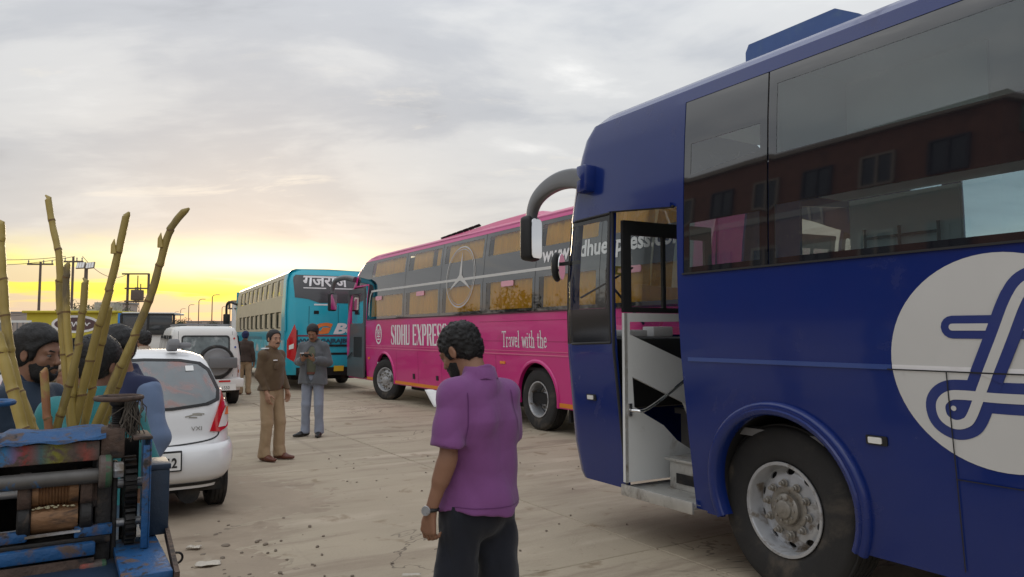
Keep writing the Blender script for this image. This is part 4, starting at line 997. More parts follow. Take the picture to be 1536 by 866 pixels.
# the rear face bulges and wraps round to the sides: u = 0 at the left corner ... 2.6 at the right
def tr_(u, z, h=0.):
    e = abs(u - 1.3) / 1.3; y0 = pw(TZ, z); b = .34 * max(0, (e - .78) / .22) ** 2 if e > .78 else 0.
    bulge = pw([(.35, .10), (.6, .0), (1.2, -.02), (2.2, .02), (2.9, .08), (3.4, .20), (3.57, .34)], z)
    return Vector((-.02 + bulge * .8 + b * .55 - .06 * (1 - e * e) - h, -u + (y0 if u < 1.3 else -y0) * (1 if e > .6 else e / .6), z))
TGT = [.6, 1.0, 1.5, 2.0, 2.3, 2.6, 2.9, 3.2, 3.42, 3.5]; TGU = [.08, .16, .24, .32, .5, .9, 1.3, 1.7, 2.1, 2.28, 2.36, 2.44, 2.52]
mb = MB()
mb.sheet([(0, .45), (2.6, .45), (2.6, 3.50), (0, 3.50)], [], tr_, .03, TGU, TGT)
up_ = [(k * 1.08 + .75, 2.78, k * 1.08 + 1.62, 3.28) for k in range(9)]; dn_ = [(k * 1.08 + .75, 1.80, k * 1.08 + 1.62, 2.30) for k in range(9)]
sd = [(.12, .42), (2.3, .42), (2.3, 1.0), (3.5, 1.0), (3.5, .42), (8.6, .42), (8.6, 1.0), (9.8, 1.0), (9.8, .42), (11.4, .42), (11.4, 3.42), (.12, 3.42)]
holes_ = [rrect(*q, .05) for q in up_ + dn_]
mb.sheet([p for p in sd if True][:0] + [(.12, .42), (2.3, .42), (2.3, 1.05), (3.5, 1.05), (3.5, .42), (8.6, .42), (8.6, 1.05), (9.8, 1.05), (9.8, .42), (11.4, .42), (11.4, 1.72), (.12, 1.72)], [], tl, .03, (), TGT)
mb.sheet([(.05, 1.722), (.62, 1.722), (.62, 3.42), (.20, 3.42)], [], tl, .03, (), TGT)
mb.sheet([(.12, .42), (11.4, .42), (11.4, 3.42), (.12, 3.42)], [], lambda u, v, h: Vector((u, -2.6 - pw(TZ, v) - h, v)), .03, (), TGT)
mb.sheet([(0, .42), (-2.6, .42), (-2.6, 3.42), (0, 3.42)], [], lambda u, v, h: Vector((11.4 + h, u, v)), .03)
mb.build('body', m_teal, teal, True, 42)
mb = MB(); mb.sheet([(.622, 1.722), (11.4, 1.722), (11.4, 3.42), (.622, 3.42)], holes_, tl, .03, (), TGT); mb.build('side_panel', m_cream, teal, True, 42)
for q in up_ + dn_:
    mb = MB(); mb.sheet(rrect(*q, .05), [], lambda u, v, h: tl(u, v, -.02)); pn = mb.build('window', m_frit, teal)
    mb = MB(); xm = (q[0] + q[2]) / 2
    mb.sheet(rrect(q[0] + .06, q[1] + .03, xm - .03, q[3] - .03, .03), [], lambda u, v, h: tl(u, v, -.012)); mb.build('pane', m_cream, pn)
mb = MB(); rows = []
for s in (.20, .5, 3, 6, 9, 11.4): rows.append([tl(s, z) for z in (3.42, 3.50, 3.55, 3.57)] + [Vector((s, -2.6 - pw(TZ, z), z)) for z in (3.57, 3.55, 3.50, 3.42)])
mb.grid(rows); mb.add([tr_(u, 3.5) for u in (0, .3, .9, 1.7, 2.3, 2.6)] + [rows[0][5], rows[0][2]], [tuple(range(8))]); mb.build('roof', m_teal, teal, True, 60)
mb = MB(); mb.sheet([(.08, 1.05), (6.8, 1.05), (6.8, 1.45), (.08, 1.45)], [], lambda u, v, h: tl(u, v, .004), 0)
mb.build('graphic_band', mat('printed_graphics', (.08, .42, .50), .5, var=.9, vscale=2.2, dirt=((.50, .48, .45), 1.6, .52, .62)), teal)
mb = MB(); mb.sheet([(4.2, .55), (8.4, .55), (8.4, 1.55), (4.2, 1.55)], [], lambda u, v, h: tl(u, v, .006), 0); mb.build('graphic_band', mat('dark_teal_graphics', (.04, .20, .26), .5, var=.6, vscale=2, dirt=((.25, .35, .38), 3, .55, .7)), teal)
rf = lambda u, v, h: tr_(u, v, .008 + h)
mb = MB(); mb.sheet([(.20, 3.37), (2.40, 3.37), (2.44, 3.30), (2.44, 2.75), (2.2, 2.55), (.95, 2.55), (.62, 2.66), (.24, 2.70), (.16, 3.30)], [], rf, .006, TGU, TGT); rw = mb.build('rear_window', mat('smoked_rear_glass', (.075, .075, .08), .22, coat=.4), teal, True, 60)
text_mesh('गजराज', .46, lambda u, v, h: tr_(.44 + u, 3.05 + v, .030), 'lettering', m_letter, rw, sx=1.10, bold=.012)
mb = MB(); ribbon(mb, [(.46, 2.985), (2.1, 2.985)], .03, lambda u, v, h: tr_(u, v, .030), False); mb.build('lettering_line', m_letter, rw)
mb = MB(); mb.sheet(rrect(.80, 2.475, 1.45, 2.52, .01), [], rf, .004); mb.build('number_strip', m_letter, teal)
m_gl = mat('orange_vinyl', (.75, .20, .04), .5); m_ww = mat('dark_vinyl', (.02, .06, .10), .5); m_mar = mat('maroon_vinyl', (.22, .02, .04), .5)
text_mesh('G', .40, lambda u, v, h: tr_(.72 + u, 1.66 + v, .012), 'lettering', m_gl, teal, sx=1.7, bold=.03, shear=.3)
text_mesh('BUS', .42, lambda u, v, h: tr_(1.36 + u, 1.65 + v, .012), 'lettering', m_letter, teal, sx=1.45, bold=.02, shear=.3)
text_mesh('WWW.GAJRAJBUS.COM', .165, lambda u, v, h: tr_(.33 + u, 1.38 + v, .012), 'lettering', m_ww, teal, sx=1.22, bold=.008)
mb = MB(); mb.sheet([(.34, 1.56), (2.5, 1.56), (2.5, 1.605), (.34, 1.605)], [], rf, .004, TGU); mb.build('stripe', m_mar, teal)
mb = MB()
for z in (1.02, 1.26): mb.sheet(rrect(.36, z, 2.3, z + .065, .02), [], rf, .006, TGU)
mb.build('vent', m_dark, teal)
mb = MB(); ribbon(mb, [(.66, 1.65), (.66, 2.45)], .012, lambda u, v, h: tr_(u, v, .009), False); ribbon(mb, [(1.52, 1.65), (1.52, 2.5)], .010, lambda u, v, h: tr_(u, v, .009), False); ribbon(mb, [(.40, 1.33), (.40, .70)], .01, lambda u, v, h: tr_(u, v, .009), False)
mb.sheet(rrect(.80, 2.22, .95, 2.32, .02), [], rf, .005); mb.build('panel_joint', m_dark, teal)
for u0, sg in ((.04, 1), (2.56, -1)):
    mb = MB(); mb.sheet([(u0 + sg * .03, .95), (u0 + sg * .28, .78), (u0 + sg * .27, 1.75), (u0 + sg * .22, 1.92), (u0 + sg * .03, 1.45)], [], lambda u, v, h: tr_(u, v, .012 + h), .012, TGU, TGT); tlp = mb.build('tail_light', m_red, teal)
    mb = MB(); mb.sheet([(u0 + sg * .08, 1.18), (u0 + sg * .20, 1.22), (u0 + sg * .20, 1.36), (u0 + sg * .08, 1.30)], [], lambda u, v, h: tr_(u, v, .018), 0, TGU); mb.build('lens', m_lens, tlp)
    mb = MB(); ribbon(mb, [(u0 + sg * .30, .8), (u0 + sg * .285, 1.75)], .05, lambda u, v, h: tr_(u, v, .008), False); mb.build('lamp_surround', m_black, tlp)
mb = MB(); mb.sheet([(.30, .42), (2.3, .42), (2.3, .66), (.30, .66)], [], lambda u, v, h: tr_(u, v, .03 + h), .08, TGU); mb.build('bumper', m_dark, teal)
mb = MB(); mb.sheet(rrect(1.40, .54, 1.70, .70, .01), [], lambda u, v, h: tr_(u, v, .05 + h), .01); mb.build('number_plate', mat('yellow_plate', (.72, .48, .03), .5), teal)
for xx, yy, sg in ((2.9, -.2, 1), (2.9, -2.4, -1), (9.2, -.2, 1), (9.2, -2.4, -1)): wheel(teal, (xx, yy, .5), .5, .3, sg, 0, 8, .29, 0, .1, False, False)
mb = MB(); mb.box((.3, -2.4, .40), (11.2, -.12, .70)); mb.box((.6, -2.2, .28), (2.2, -.3, .5)); mb.build('chassis', m_dark, teal)
mb = MB(); pa = spline2([(11.3, 0, 2.9), (11.6, .25, 3.0), (11.75, .35, 2.85), (11.75, .35, 2.3)], 5); mb.tube(pa, .05, 8); mb.box((11.68, .22, 1.95), (11.82, .48, 2.5), .04); mb.build('mirror_arm', m_black, teal)

# ------------------------------------------------------------------ small white hatchback, seen from behind
m_wpaint = mat('white_car_paint', (.74, .74, .745), .28, var=.03, vscale=2, coat=.6, dirt=((.50, .47, .43), 1.6, .62, .88))
m_cglass = mat('car_glass', (.035, .040, .045), .05, coat=.3, var=.2)
g_car = glass('car_pane', (.62, .70, .72), 1.25, .10, (.35, .38, .40))
m_plate = mat('plate_white', (.75, .75, .73), .4)
m_ptext = mat('plate_text', (.02, .02, .02), .5)
m_maroon = mat('maroon_seat', (.16, .045, .04), .85, var=.2)
m_badge = mat('badge_chrome', (.30, .28, .24), .3, .7)
HF = Vector((-.53, .848, 0)).normalized(); HROT = math.atan2(HF.y, HF.x)
hatch = thing('car', 'small white hatchback seen from behind, parked beside the sugarcane crusher', 'car', (-3.075, 6.2, 0), HROT, 'white parked cars')
# plan ring at height z; x forward from the rear bumper, y left
HX = [(.28, .05), (.40, .0), (.58, .0), (.66, .04), (.72, .07), (.90, .10), (1.00, .13), (1.06, .17), (1.25, .33), (1.36, .44), (1.42, .52), (1.455, .66), (1.475, .95)]
HW = [(.28, .69), (.45, .735), (.70, .745), (.88, .735), (.98, .715), (1.06, .685), (1.25, .61), (1.36, .565), (1.42, .52), (1.455, .44), (1.475, .30)]
HFx = [(.28, 3.36), (.5, 3.40), (.75, 3.32), (.85, 3.15), (.92, 2.75), (.98, 2.45), (1.06, 2.35), (1.25, 2.05), (1.36, 1.85), (1.42, 1.72), (1.455, 1.55), (1.475, 1.25)]
def smooth_tab(tab):
    zs = np.array([a for a, b in tab]); vs = np.array([b for a, b in tab]); zz = np.linspace(zs[0], zs[-1], 240); vv = np.interp(zz, zs, vs)
    k = np.hanning(13); k /= k.sum(); vp = np.pad(vv, 6, mode='edge'); vv = np.convolve(vp, k, 'valid'); return list(zip(zz, vv))
def interp(tab):
    zs = [a for a, b in tab]; vs = [b for a, b in tab]; return lambda z: float(np.interp(z, zs, vs))
hx, hw, hfx = interp(smooth_tab(HX)), interp(smooth_tab(HW)), interp(smooth_tab(HFx))
def hp(t, z, h=0., N=6.5):
    """t = turn round the plan outline: 0 rear centre, + towards the right side"""
    x0, x1, w = hx(z), hfx(z), hw(z); cx, a = (x0 + x1) / 2, (x1 - x0) / 2
    c, s = math.cos(t), math.sin(t); q = lambda v: math.copysign(abs(v) ** (2 / N), v)
    nrm = Vector((-q(c) ** 5 if False else -c, -s, 0)).normalized()
    return Vector((cx - a * q(c), -w * q(s), z)) + nrm * h
def t_of(y, z, N=6.5):
    """turn for lateral position y (positive right) on the rear"""
    w = hw(z); return math.asin(math.copysign(min(1, abs(y) / w) ** (N / 2), y))
def hr(y, z, h=0.):
    """point on the rear surface at lateral y (+ = right); beyond the corner it runs along the side"""
    w = hw(z)
    p = hp(t_of(max(-w, min(w, y)), z), z)
    e = .003; pz = hp(t_of(max(-w, min(w, y)), z + e), z + e); sl_ = (pz.x - p.x) / e
    n = Vector((-1, -(.0 if abs(y) < w * .8 else math.copysign((abs(y) / w - .8) * 4, y)), sl_)).normalized()
    return p + n * h
mb = MB(); zs = list(np.linspace(.28, 1.475, 44)); T = [R(a) for a in np.linspace(-180, 180, 120)]
# denser near the corners
T = sorted(set([round(t_of(y, .7), 5) for y in np.linspace(-.744, .744, 42)] + [R(a) for a in np.linspace(60, 180, 30)] + [-R(a) for a in np.linspace(60, 179, 30)]))
mb.grid([[hp(t, z) for t in T] for z in zs], True); mb.add([hp(t, 1.475) for t in T], [tuple(range(len(T)))])
mb.build('body', m_wpaint, hatch, True, 50)
HZ = [.5, .6, .7, .8, .9, .95, 1.0, 1.05, 1.1, 1.15, 1.2, 1.25, 1.3, 1.35, 1.4]; HY = [-.7, -.65, -.6, -.5, -.4, -.2, 0, .2, .4, .5, .55, .6, .65, .7]
rg = [(-.60, 1.02), (-.62, 1.10), (-.55, 1.29), (-.47, 1.355), (-.3, 1.385), (0, 1.395), (.3, 1.385), (.47, 1.355), (.55, 1.29), (.62, 1.10), (.60, 1.02), (.50, .985), (.2, .955), (-.2, .955), (-.50, .985)]
mb = MB(); mb.sheet(rg, [[(u * .945, 1.175 + (v - 1.175) * .90) for u, v in rg]], lambda u, v, h: hr(u, v, .012 + h), .012, HY, HZ); rwn = mb.build('rear_window', m_rubber, hatch, True, 60)
m_rg = mat('rear_glass', (.13, .145, .15), .04, coat=.8, var=.5, vscale=2.2, spec=.6, dirt=((.26, .13, .11), 2.4, .50, .62))
mb = MB(); mb.sheet([(u * .95, 1.175 + (v - 1.175) * .91) for u, v in rg], [], lambda u, v, h: hr(u, v, .009), 0, HY, HZ); mb.build('pane', m_rg, rwn, True, 60)
mb = MB(); mb.sheet(rrect(.33, 1.28, .40, 1.325, .004), [], lambda u, v, h: hr(u, v, .013), 0, HY, HZ); mb.build('sticker', m_plate, rwn)
# hatch seams
mb = MB()
sm_w = [(-.63, 1.03), (-.62, .90), (-.60, .78), (-.55, .70), (-.3, .665), (0, .655), (.3, .665), (.55, .70), (.60, .78), (.615, .86)]
pp = spline2(sm_w, 6); L_, R_, _, _ = stroke_quads(pp, .012)
mb.add([hr(p[0], p[1], .003) for p in L_] + [hr(p[0], p[1], .003) for p in R_], [(i, len(L_) + i, len(L_) + i + 1, i + 1) for i in range(len(L_) - 1)])
mb.build('tailgate_seam', m_rubber, hatch)
# bumper shelf and plate recess
mb = MB(); rows = []
for t in [t_of(y, .6) for y in np.linspace(-.73, .73, 50)]:
    rows.append([hp(t, .655, .004), hp(t, .64, .030), hp(t, .60, .042), hp(t, .50, .048), hp(t, .40, .040), hp(t, .34, .014), hp(t, .33, -.03)])
mb.grid(rows); mb.build('bumper', m_wpaint, hatch, True, 60)
mb = MB(); rows = []
for t in [t_of(y, .35) for y in np.linspace(-.68, .68, 30)]: rows.append([hp(t, .335, .016), hp(t, .31, .01), hp(t, .285, -.03)])
mb.grid(rows); mb.build('bumper_skirt', m_black, hatch)
mb = MB(); mb.sheet(rrect(-.265, .455, .265, .60, .008), [], lambda u, v, h: hr(u, v, .062 + h), .012, HY); pl_ = mb.build('number_plate', m_black, hatch)
mb = MB(); mb.sheet(rrect(-.253, .467, .253, .588, .005), [], lambda u, v, h: hr(u, v, .0645), 0, HY); mb.build('plate_face', m_plate, pl_)
text_mesh('12', .108, lambda u, v, h: hr(.135 + u, .490 + v, .0665), 'lettering', m_ptext, pl_, sx=.85, bold=.003)
mb = MB()
for p in ([(.30, .895), (.37, .91), (.44, .905)], [(.33, .89), (.40, .885)], [(.36, .918), (.41, .92), (.46, .912)]): 
    L_, R_, _, _ = stroke_quads(p, .010); mb.add([hr(q[0], q[1], .006) for q in L_] + [hr(q[0], q[1], .006) for q in R_], [(i, len(L_) + i, len(L_) + i + 1, i + 1) for i in range(len(L_) - 1)])
mb.build('badge', m_badge, hatch)
text_mesh('VXI', .05, lambda u, v, h: hr(.35 + u, .775 + v, .006), 'badge', m_badge, hatch, sx=1.2)
for sg in (1, -1):
    o_ = [(.51, .76), (.60, .745), (.69, .775), (.735, .86), (.736, .93), (.722, 1.00), (.70, 1.05), (.66, 1.10), (.63, 1.06), (.59, .97), (.55, .87)]
    mb = MB(); mb.sheet([(u * sg * .995, v) for u, v in o_], [], lambda u, v, h: hr(u, v, .014 + h), .02, HY, HZ); tlp = mb.build('tail_light', m_red, hatch, True, 60)
    i_ = [(.585, .785), (.66, .785), (.705, .84), (.722, .90), (.71, .965), (.67, .97), (.625, .90)]
    mb = MB(); mb.sheet([(u * sg * .995, v) for u, v in i_], [], lambda u, v, h: hr(u, v, .018), 0, HY, HZ); mb.build('lens', m_lens, tlp)
    mb = MB(); mb.sheet([(u * sg * .995, v) for u, v in ((.645, .89), (.69, .88), (.70, .94), (.67, .95))], [], lambda u, v, h: hr(u, v, .020), 0, HY, HZ); mb.build('reflector', m_amber, tlp)
# side windows, wheels, underside, roof aerial
for sg in (1, -1):
    mb = MB(); f = lambda u, v, h: Vector((u, -sg * (hw(v) + .004 + h), v)); mb.sheet([(.75, 1.02), (2.2, 1.02), (1.75, 1.36), (.85, 1.36)], [], f, .0, (), HZ); mb.build('window', m_cglass, hatch, True, 60)
def car_wheel(par, x, y, r, w, sg, name='wheel'):
    wh = bpy.data.objects.new(name, None); COL.objects.link(wh); wh.parent = par; wh.location = (x, y, r)
    if sg < 0: wh.rotation_euler = (0, 0, math.pi)
    h = w / 2; mb = MB(); mb.lathe([(r * .62, -h), (r - .03, -h), (r - .006, -h * .8), (r, -h * .5), (r, h * .5), (r - .006, h * .8), (r - .03, h), (r * .62, h), (r * .6, h * .7)], n=40)
    mb.build('tyre', m_tyre, wh, True, 50); tg = MB()
    for k in range(4): y_ = h * (-.66 + .44 * k); tg.lathe([(r - .002, y_ - .013), (r + .006, y_ - .012), (r + .006, y_ + .012), (r - .002, y_ + .013)], n=40)
    tg.build('tread', m_tyre, wh, True, 40)
    mb = MB(); mb.lathe([(r * .6, h * .75), (r * .56, h * .72), (r * .5, h * .45), (r * .2, h * .6), (0, h * .62)], n=32); mb.build('rim', m_steel, wh); return wh
for x in (.66, 3.02):
    car_wheel(hatch, x, .655, .275, .155, 1); car_wheel(hatch, x, -.655, .275, .155, -1)
mb = MB(); mb.box((.12, -.62, .24), (3.2, .62, .34)); mb.tube([(.10, -.35, .23), (.45, -.35, .23)], .09, 10); mb.tube([(.66, -.6, .27), (.66, .6, .27)], .04, 8); mb.box((.3, -.5, .2), (.6, -.3, .3)); mb.build('chassis', m_dark, hatch)
mb = MB(); M = Matrix.Translation((.62, -.25, 1.50)) @ Matrix.Rotation(R(20), 4, 'Y'); mb.box((-.10, -.05, -.02), (.08, .05, .055), .02, M); mb.box((-.02, -.16, .0), (.05, -.02, .045), .015, M); mb.build('roof_aerial', m_grey, hatch)
mb = MB(); mb.tube([(.62, .60, 1.455), (1.2, .60, 1.475)], .012, 6); mb.build('roof_rail', m_black, hatch)

# ------------------------------------------------------------------ white utility vehicle with a spare wheel on its back door
suv = thing('car', 'boxy white utility vehicle with a covered spare wheel on its back door', 'car', (-6.83, 16.35, 0), math.atan2(.86, -.51), 'white parked cars')
m_swp = mat('white_suv_paint', (.70, .69, .665), .35, var=.03, coat=.4, dirt=((.45, .40, .33), 1.4, .58, .85))
mb = MB(); rows = []
sw = interp([(.35, .79), (.9, .80), (1.05, .79), (1.68, .70), (1.76, .66), (1.81, .56)]); sx_ = interp([(.35, .06), (.62, .02), (.64, .08), (1.0, .10), (1.7, .22), (1.77, .28), (1.81, .42)]); fx_ = interp([(.35, 4.0), (1.0, 3.95), (1.08, 2.9), (1.7, 2.4), (1.77, 2.3), (1.81, 2.2)])
def sp_(t, z, h=0., N=11.):
    x0, x1, w = sx_(z), fx_(z), sw(z); cx, a = (x0 + x1) / 2, (x1 - x0) / 2; c, s = math.cos(t), math.sin(t); q = lambda v: math.copysign(abs(v) ** (2 / N), v)
    return Vector((cx - a * q(c) - h * c, -w * q(s) - h * s, z))
def sr(y, z, h=0.):
    w = sw(z); y = max(-w, min(w, y)); t = math.asin(math.copysign((abs(y) / w) ** (11 / 2), y)); return sp_(t, z) + Vector((-h, 0, 0))
T = sorted(set([round(math.asin(math.copysign((abs(y)) ** 5.5, y)), 5) for y in np.linspace(-.999, .999, 36)] + [R(a) for a in np.linspace(75, 180, 24)] + [-R(a) for a in np.linspace(75, 179, 24)]))
zs = [.35, .5, .6, .62, .64, .7, .8, .9, 1.0, 1.03, 1.06, 1.09, 1.2, 1.4, 1.6, 1.68, 1.73, 1.76, 1.785, 1.81]
mb.grid([[sp_(t, z) for t in T] for z in zs], True); mb.add([sp_(t, 1.81) for t in T], [tuple(range(len(T)))]); mb.build('body', m_swp, suv, True, 40)
mb = MB(); mb.sheet(rrect(-.52, 1.10, .50, 1.60, .07), [rrect(-.49, 1.13, .47, 1.57, .06)], lambda u, v, h: sr(u, v, .02 + h), .02, (), [1.2, 1.4]); rwn = mb.build('rear_window', m_rubber, suv)
mb = MB(); mb.sheet(rrect(-.50, 1.12, .48, 1.58, .06), [], lambda u, v, h: sr(u, v, .008), 0, (), [1.2, 1.4]); mb.build('pane', mat('suv_rear_glass', (.13, .155, .155), .06, coat=.5, var=.9, vscale=4, dirt=((.33, .36, .36), 3.3, .52, .66)), rwn)
mb = MB(); ribbon(mb, [(-.58, 1.69), (-.57, 1.0), (-.57, .66)], .010, lambda u, v, h: sr(u, v, .004), False); ribbon(mb, [(.56, 1.69), (.56, .66)], .010, lambda u, v, h: sr(u, v, .004), False); ribbon(mb, [(-.66, 1.70), (.66, 1.70)], .012, lambda u, v, h: sr(u, v, .004), False); mb.build('door_seam', m_grey, suv)
for y, z, m in ((-.62, 1.50, m_red), (-.62, 1.28, mat('blue_dot', (.02, .06, .35), .4)), (.60, 1.53, m_red), (.62, 1.33, bpy.data.materials['blue_dot'])):
    mb = MB(); mb.sheet(circle2(y, z, .022, 14), [], lambda u, v, h: sr(u, v, .012 + h), .01); mb.build('reflector', m, suv)
mb = MB(); mb.lathe([(0, .20), (.16, .20), (.20, .17), (.29, .17), (.34, .12), (.35, .06), (.33, 0), (0, 0)], sr(.20, 1.0, .0), (-1, 0, 0), 36); spw = mb.build('spare_wheel', mat('grey_cover', (.19, .19, .195), .55, var=.1), suv, True, 40)
mb = MB(); mb.lathe([(.36, .01), (.385, .05), (.385, .11), (.36, .15), (.33, .155)], sr(.20, 1.0, .0), (-1, 0, 0), 36); mb.build('tyre', m_tyre, spw)
mb = MB(); mb.box(sr(.02, .86, .24) - Vector((.02, 0, 0)), sr(.62, 1.10, .17) + Vector((.0, 0, 0)), .03); mb.lathe([(.075, 0), (.075, .02), (.0, .025)], sr(.24, .97, .24), (-1, 0, 0), 20); mb.build('spare_bracket', mat('grey_plastic', (.14, .14, .145), .55), spw)
for sg in (1, -1):
    mb = MB(); mb.sheet([(sg * .68, .66), (sg * .79, .66), (sg * .785, .92), (sg * .68, .92)], [], lambda u, v, h: sr(u, v, .02 + h), .03); tlp = mb.build('tail_light', m_red, suv)
    mb = MB(); mb.sheet([(sg * .69, .74), (sg * .78, .74), (sg * .775, .82), (sg * .69, .82)], [], lambda u, v, h: sr(u, v, .023)); mb.build('lens', m_amber, tlp)
    for a, b in ((.35, .85), (.92, 1.25), (1.32, 2.05), (2.12, 2.7)):
        mb = MB(); mb.sheet([(a, 1.12), (b, 1.12), (b - .03, 1.60), (a, 1.60)], [], lambda u, v, h: Vector((u, -sg * (sw(v) + .004), v)), 0, (), [1.3]); mb.build('window', m_cglass, suv)
mb = MB(); mb.box((-.02, -.80, .42), (.12, .80, .62), .03); bp = mb.build('bumper', m_swp, suv)
mb = MB(); mb.sheet(rrect(.25, .545, .50, .585, .01), [], lambda u, v, h: Vector((-.03, -u, v))); mb.build('reflector', m_red, bp)
mb = MB(); mb.box((-.045, -.62, .36), (-.03, -.1, .50)); npl = mb.build('number_plate', m_plate, suv)
text_mesh('PCA 1550', .10, lambda u, v, h: Vector((-.048, -.13 - u, .385 + v)), 'lettering', m_ptext, npl, sx=.85)
for x in (.75, 3.2): car_wheel(suv, x, .68, .35, .2, 1); car_wheel(suv, x, -.68, .35, .2, -1)
mb = MB(); mb.box((.1, -.6, .3), (3.8, .6, .45)); mb.build('chassis', m_dark, suv)
mb = MB()
for sg in (-.55, .55): mb.bar((.5, sg, 1.84), (2.2, sg, 1.84), .03, .03)
mb.bar((.6, -.55, 1.855), (.6, .55, 1.855), .03, .02); mb.bar((1.9, -.55, 1.855), (1.9, .55, 1.855), .03, .02); mb.build('roof_rack', m_grey, suv)

# ------------------------------------------------------------------ sugarcane crusher on its cart (local x right, y away, z up)
m_iron = mat('greasy_iron', (.016, .015, .015), .5, .35, var=.5, vscale=14, dirt=((.085, .055, .035), 12, .55, .72), bump=.3, bscale=70)
m_rust = mat('rusty_iron', (.085, .055, .042), .75, .2, var=.5, vscale=22, dirt=((.028, .022, .02), 16, .50, .66), bump=.6, bscale=60)
m_bluep = mat('chipped_blue_paint', (.010, .074, .205), .55, var=.3, vscale=12, dirt=[((.10, .065, .05), 13, .50, .62), ((.02, .018, .018), 34, .57, .66)], bump=.35, bscale=60)
m_dkblue = mat('dark_blue_paint', (.012, .028, .055), .5, var=.3, vscale=7, dirt=((.035, .033, .035), 9, .5, .7), bump=.2, bscale=60)
m_roll = mat('worn_roller_steel', (.24, .13, .065), .45, .5, var=.45, vscale=26, stretch=(.4, 1, 1), dirt=((.05, .03, .02), 20, .52, .68), bump=.3, bscale=90)
m_fuzz = mat('cane_pulp', (.50, .46, .30), .95, var=.3, vscale=40)
def patches(name):
    """old paint in coloured patches along a beam"""
    m = mat(name, (.085, .06, .05), .65, var=.4, vscale=26, bump=.4, bscale=70); t = NT(m.node_tree); b = m.node_tree.nodes['Principled BSDF']; src = b.inputs['Base Color'].links[0].from_socket
    co = t.n('ShaderNodeTexCoord').outputs['Object']; x = t.n('ShaderNodeSeparateXYZ', {0: co}).outputs[0]
    f = t.math('FRACT', t.math('MULTIPLY', x, 3.1))
    c = t.ramp(f, [(0, (.03, .10, .05)), (.14, (.10, .05, .045)), (.26, (.022, .17, .38)), (.40, (.26, .035, .028)), (.52, (.05, .11, .12)), (.62, (.20, .19, .02)), (.76, (.09, .06, .05)), (.86, (.25, .06, .045)), (.95, (.10, .08, .07))], 'LINEAR')
    k = t.noise(co, 24, 5, .65, .3); c = t.mix(t.sstep(k, .47, .60), c, src); t.L(c, b.inputs['Base Color']); return m
m_patch = patches('patched_paint')
crush = thing('sugarcane_crusher', 'old blue sugarcane crusher with ribbed rollers and two hand wheels on a cart', 'juice machine', (-1.173, 2.12, 0), math.atan2(.53, .848))
def part(name, m, f, ang=40, parent=None):
    mb = MB(); f(mb); return mb.build(name, m, parent or crush, True, ang)
# side cheeks
part('side_plate', m_iron, lambda b: (b.box((-.022, .0, .60), (.022, .26, 1.28), .008), b.box((.022, .012, .62), (.036, .05, 1.25), .004)))
part('side_plate', m_iron, lambda b: b.box((-.315, .0, .60), (-.270, .26, 1.28), .008))
part('top_block', m_rust, lambda b: b.box((-.012, -.012, 1.262), (.050, .10, 1.348), .006))
part('top_block', m_rust, lambda b: b.box((-.318, -.012, 1.262), (-.256, .10, 1.348), .006))
part('top_beam', m_patch, lambda b: b.box((-.254, -.016, 1.262), (-.014, .030, 1.318), .005))
# sagging blue sheet on the beam
def sheet_(b):
    rows = []
    for i in range(25):
        x = -.40 + .40 * i / 24; rows.append([(x, y, 1.323 + .004 * math.sin(x * 31 + y * 20) + (.010 * math.sin(x * 17 + .6) if y < 0 else .012) + .010 * (x > -.25)) for y in (-.030, -.015, .02, .08, .14)])
    b.grid(rows); b.grid([[Vector(r[0]) + Vector((0, -.002, -.007 + .004 * math.sin(i)))for i, r in enumerate(rows)], [Vector(r[0]) for r in rows]])
part('feed_tray', m_bluep, sheet_, 60)
part('back_beam', m_iron, lambda b: b.box((-.27, .20, 1.18), (-.02, .26, 1.30), .005))
part('pressure_pipe', mat('grey_pipe', (.10, .095, .09), .5, .4, var=.3, vscale=20, dirt=((.025, .11, .26), 9, .55, .60)), lambda b: b.tube([(-.27, -.028, 1.222), (-.012, -.028, 1.222)], .021, 16))
part('collar', m_patch, lambda b: b.lathe([(.0, -.016), (.042, -.016), (.046, -.012), (.046, .012), (.042, .016), (.0, .016)], (.0, -.030, 1.232), (1, 0, 0), 24))
part('bolt', m_steel, lambda b: b.lathe([(.0, -.013), (.022, -.013), (.024, -.01), (.024, .01), (.022, .013), (0, .013)], (.034, -.020, 1.232), (1, 0, 0), 6), 20)
def roller(b, z, r, grooves):
    pr = []; n = 30; x0, x1 = -.172, -.062
    for i in range(n + 1):
        x = x0 + (x1 - x0) * i / n; pr.append((r - (.0035 if grooves and 3 < i < 25 and i % 2 else 0), x))
    b.lathe([(0, x0)] + pr + [(0, x1)], (0, .025, z), (1, 0, 0), 40)
part('roller', m_roll, lambda b: roller(b, 1.183, .041, True), 20)
part('roller', m_roll, lambda b: roller(b, 1.106, .040, False), 20)
part('roller', m_roll, lambda b: b.lathe([(0, -.2), (.04, -.2), (.04, -.06), (0, -.06)], (0, .11, 1.145), (1, 0, 0), 32))
for z in (1.183, 1.106):
    for x in (-.205, -.058):
        part('bearing_housing', m_rust if z > 1.15 else m_iron, lambda b: b.lathe([(0, 0), (.050, 0), (.054, .004), (.054, .028), (.050, .032), (.0, .032)], (x, .025, z), (1, 0, 0), 28))
part('bracket', m_rust, lambda b: (b.box((-.03, -.005, 1.13), (-.016, .05, 1.21), .003)))
mb = MB()
for k in range(26):
    x = rs.uniform(-.17, -.065); mb.ball((x, -.006 + rs.uniform(-.006, .004), 1.143 + rs.uniform(-.003, .003)), (rs.uniform(.002, .006), .003, .0022), None, 6, 4)
tag(mb.build('cane_pulp', m_fuzz, crush), kind='stuff')
part('scraper', m_steel, lambda b: b.bar((-.185, -.018, 1.070), (-.055, -.018, 1.072), .012, .006))
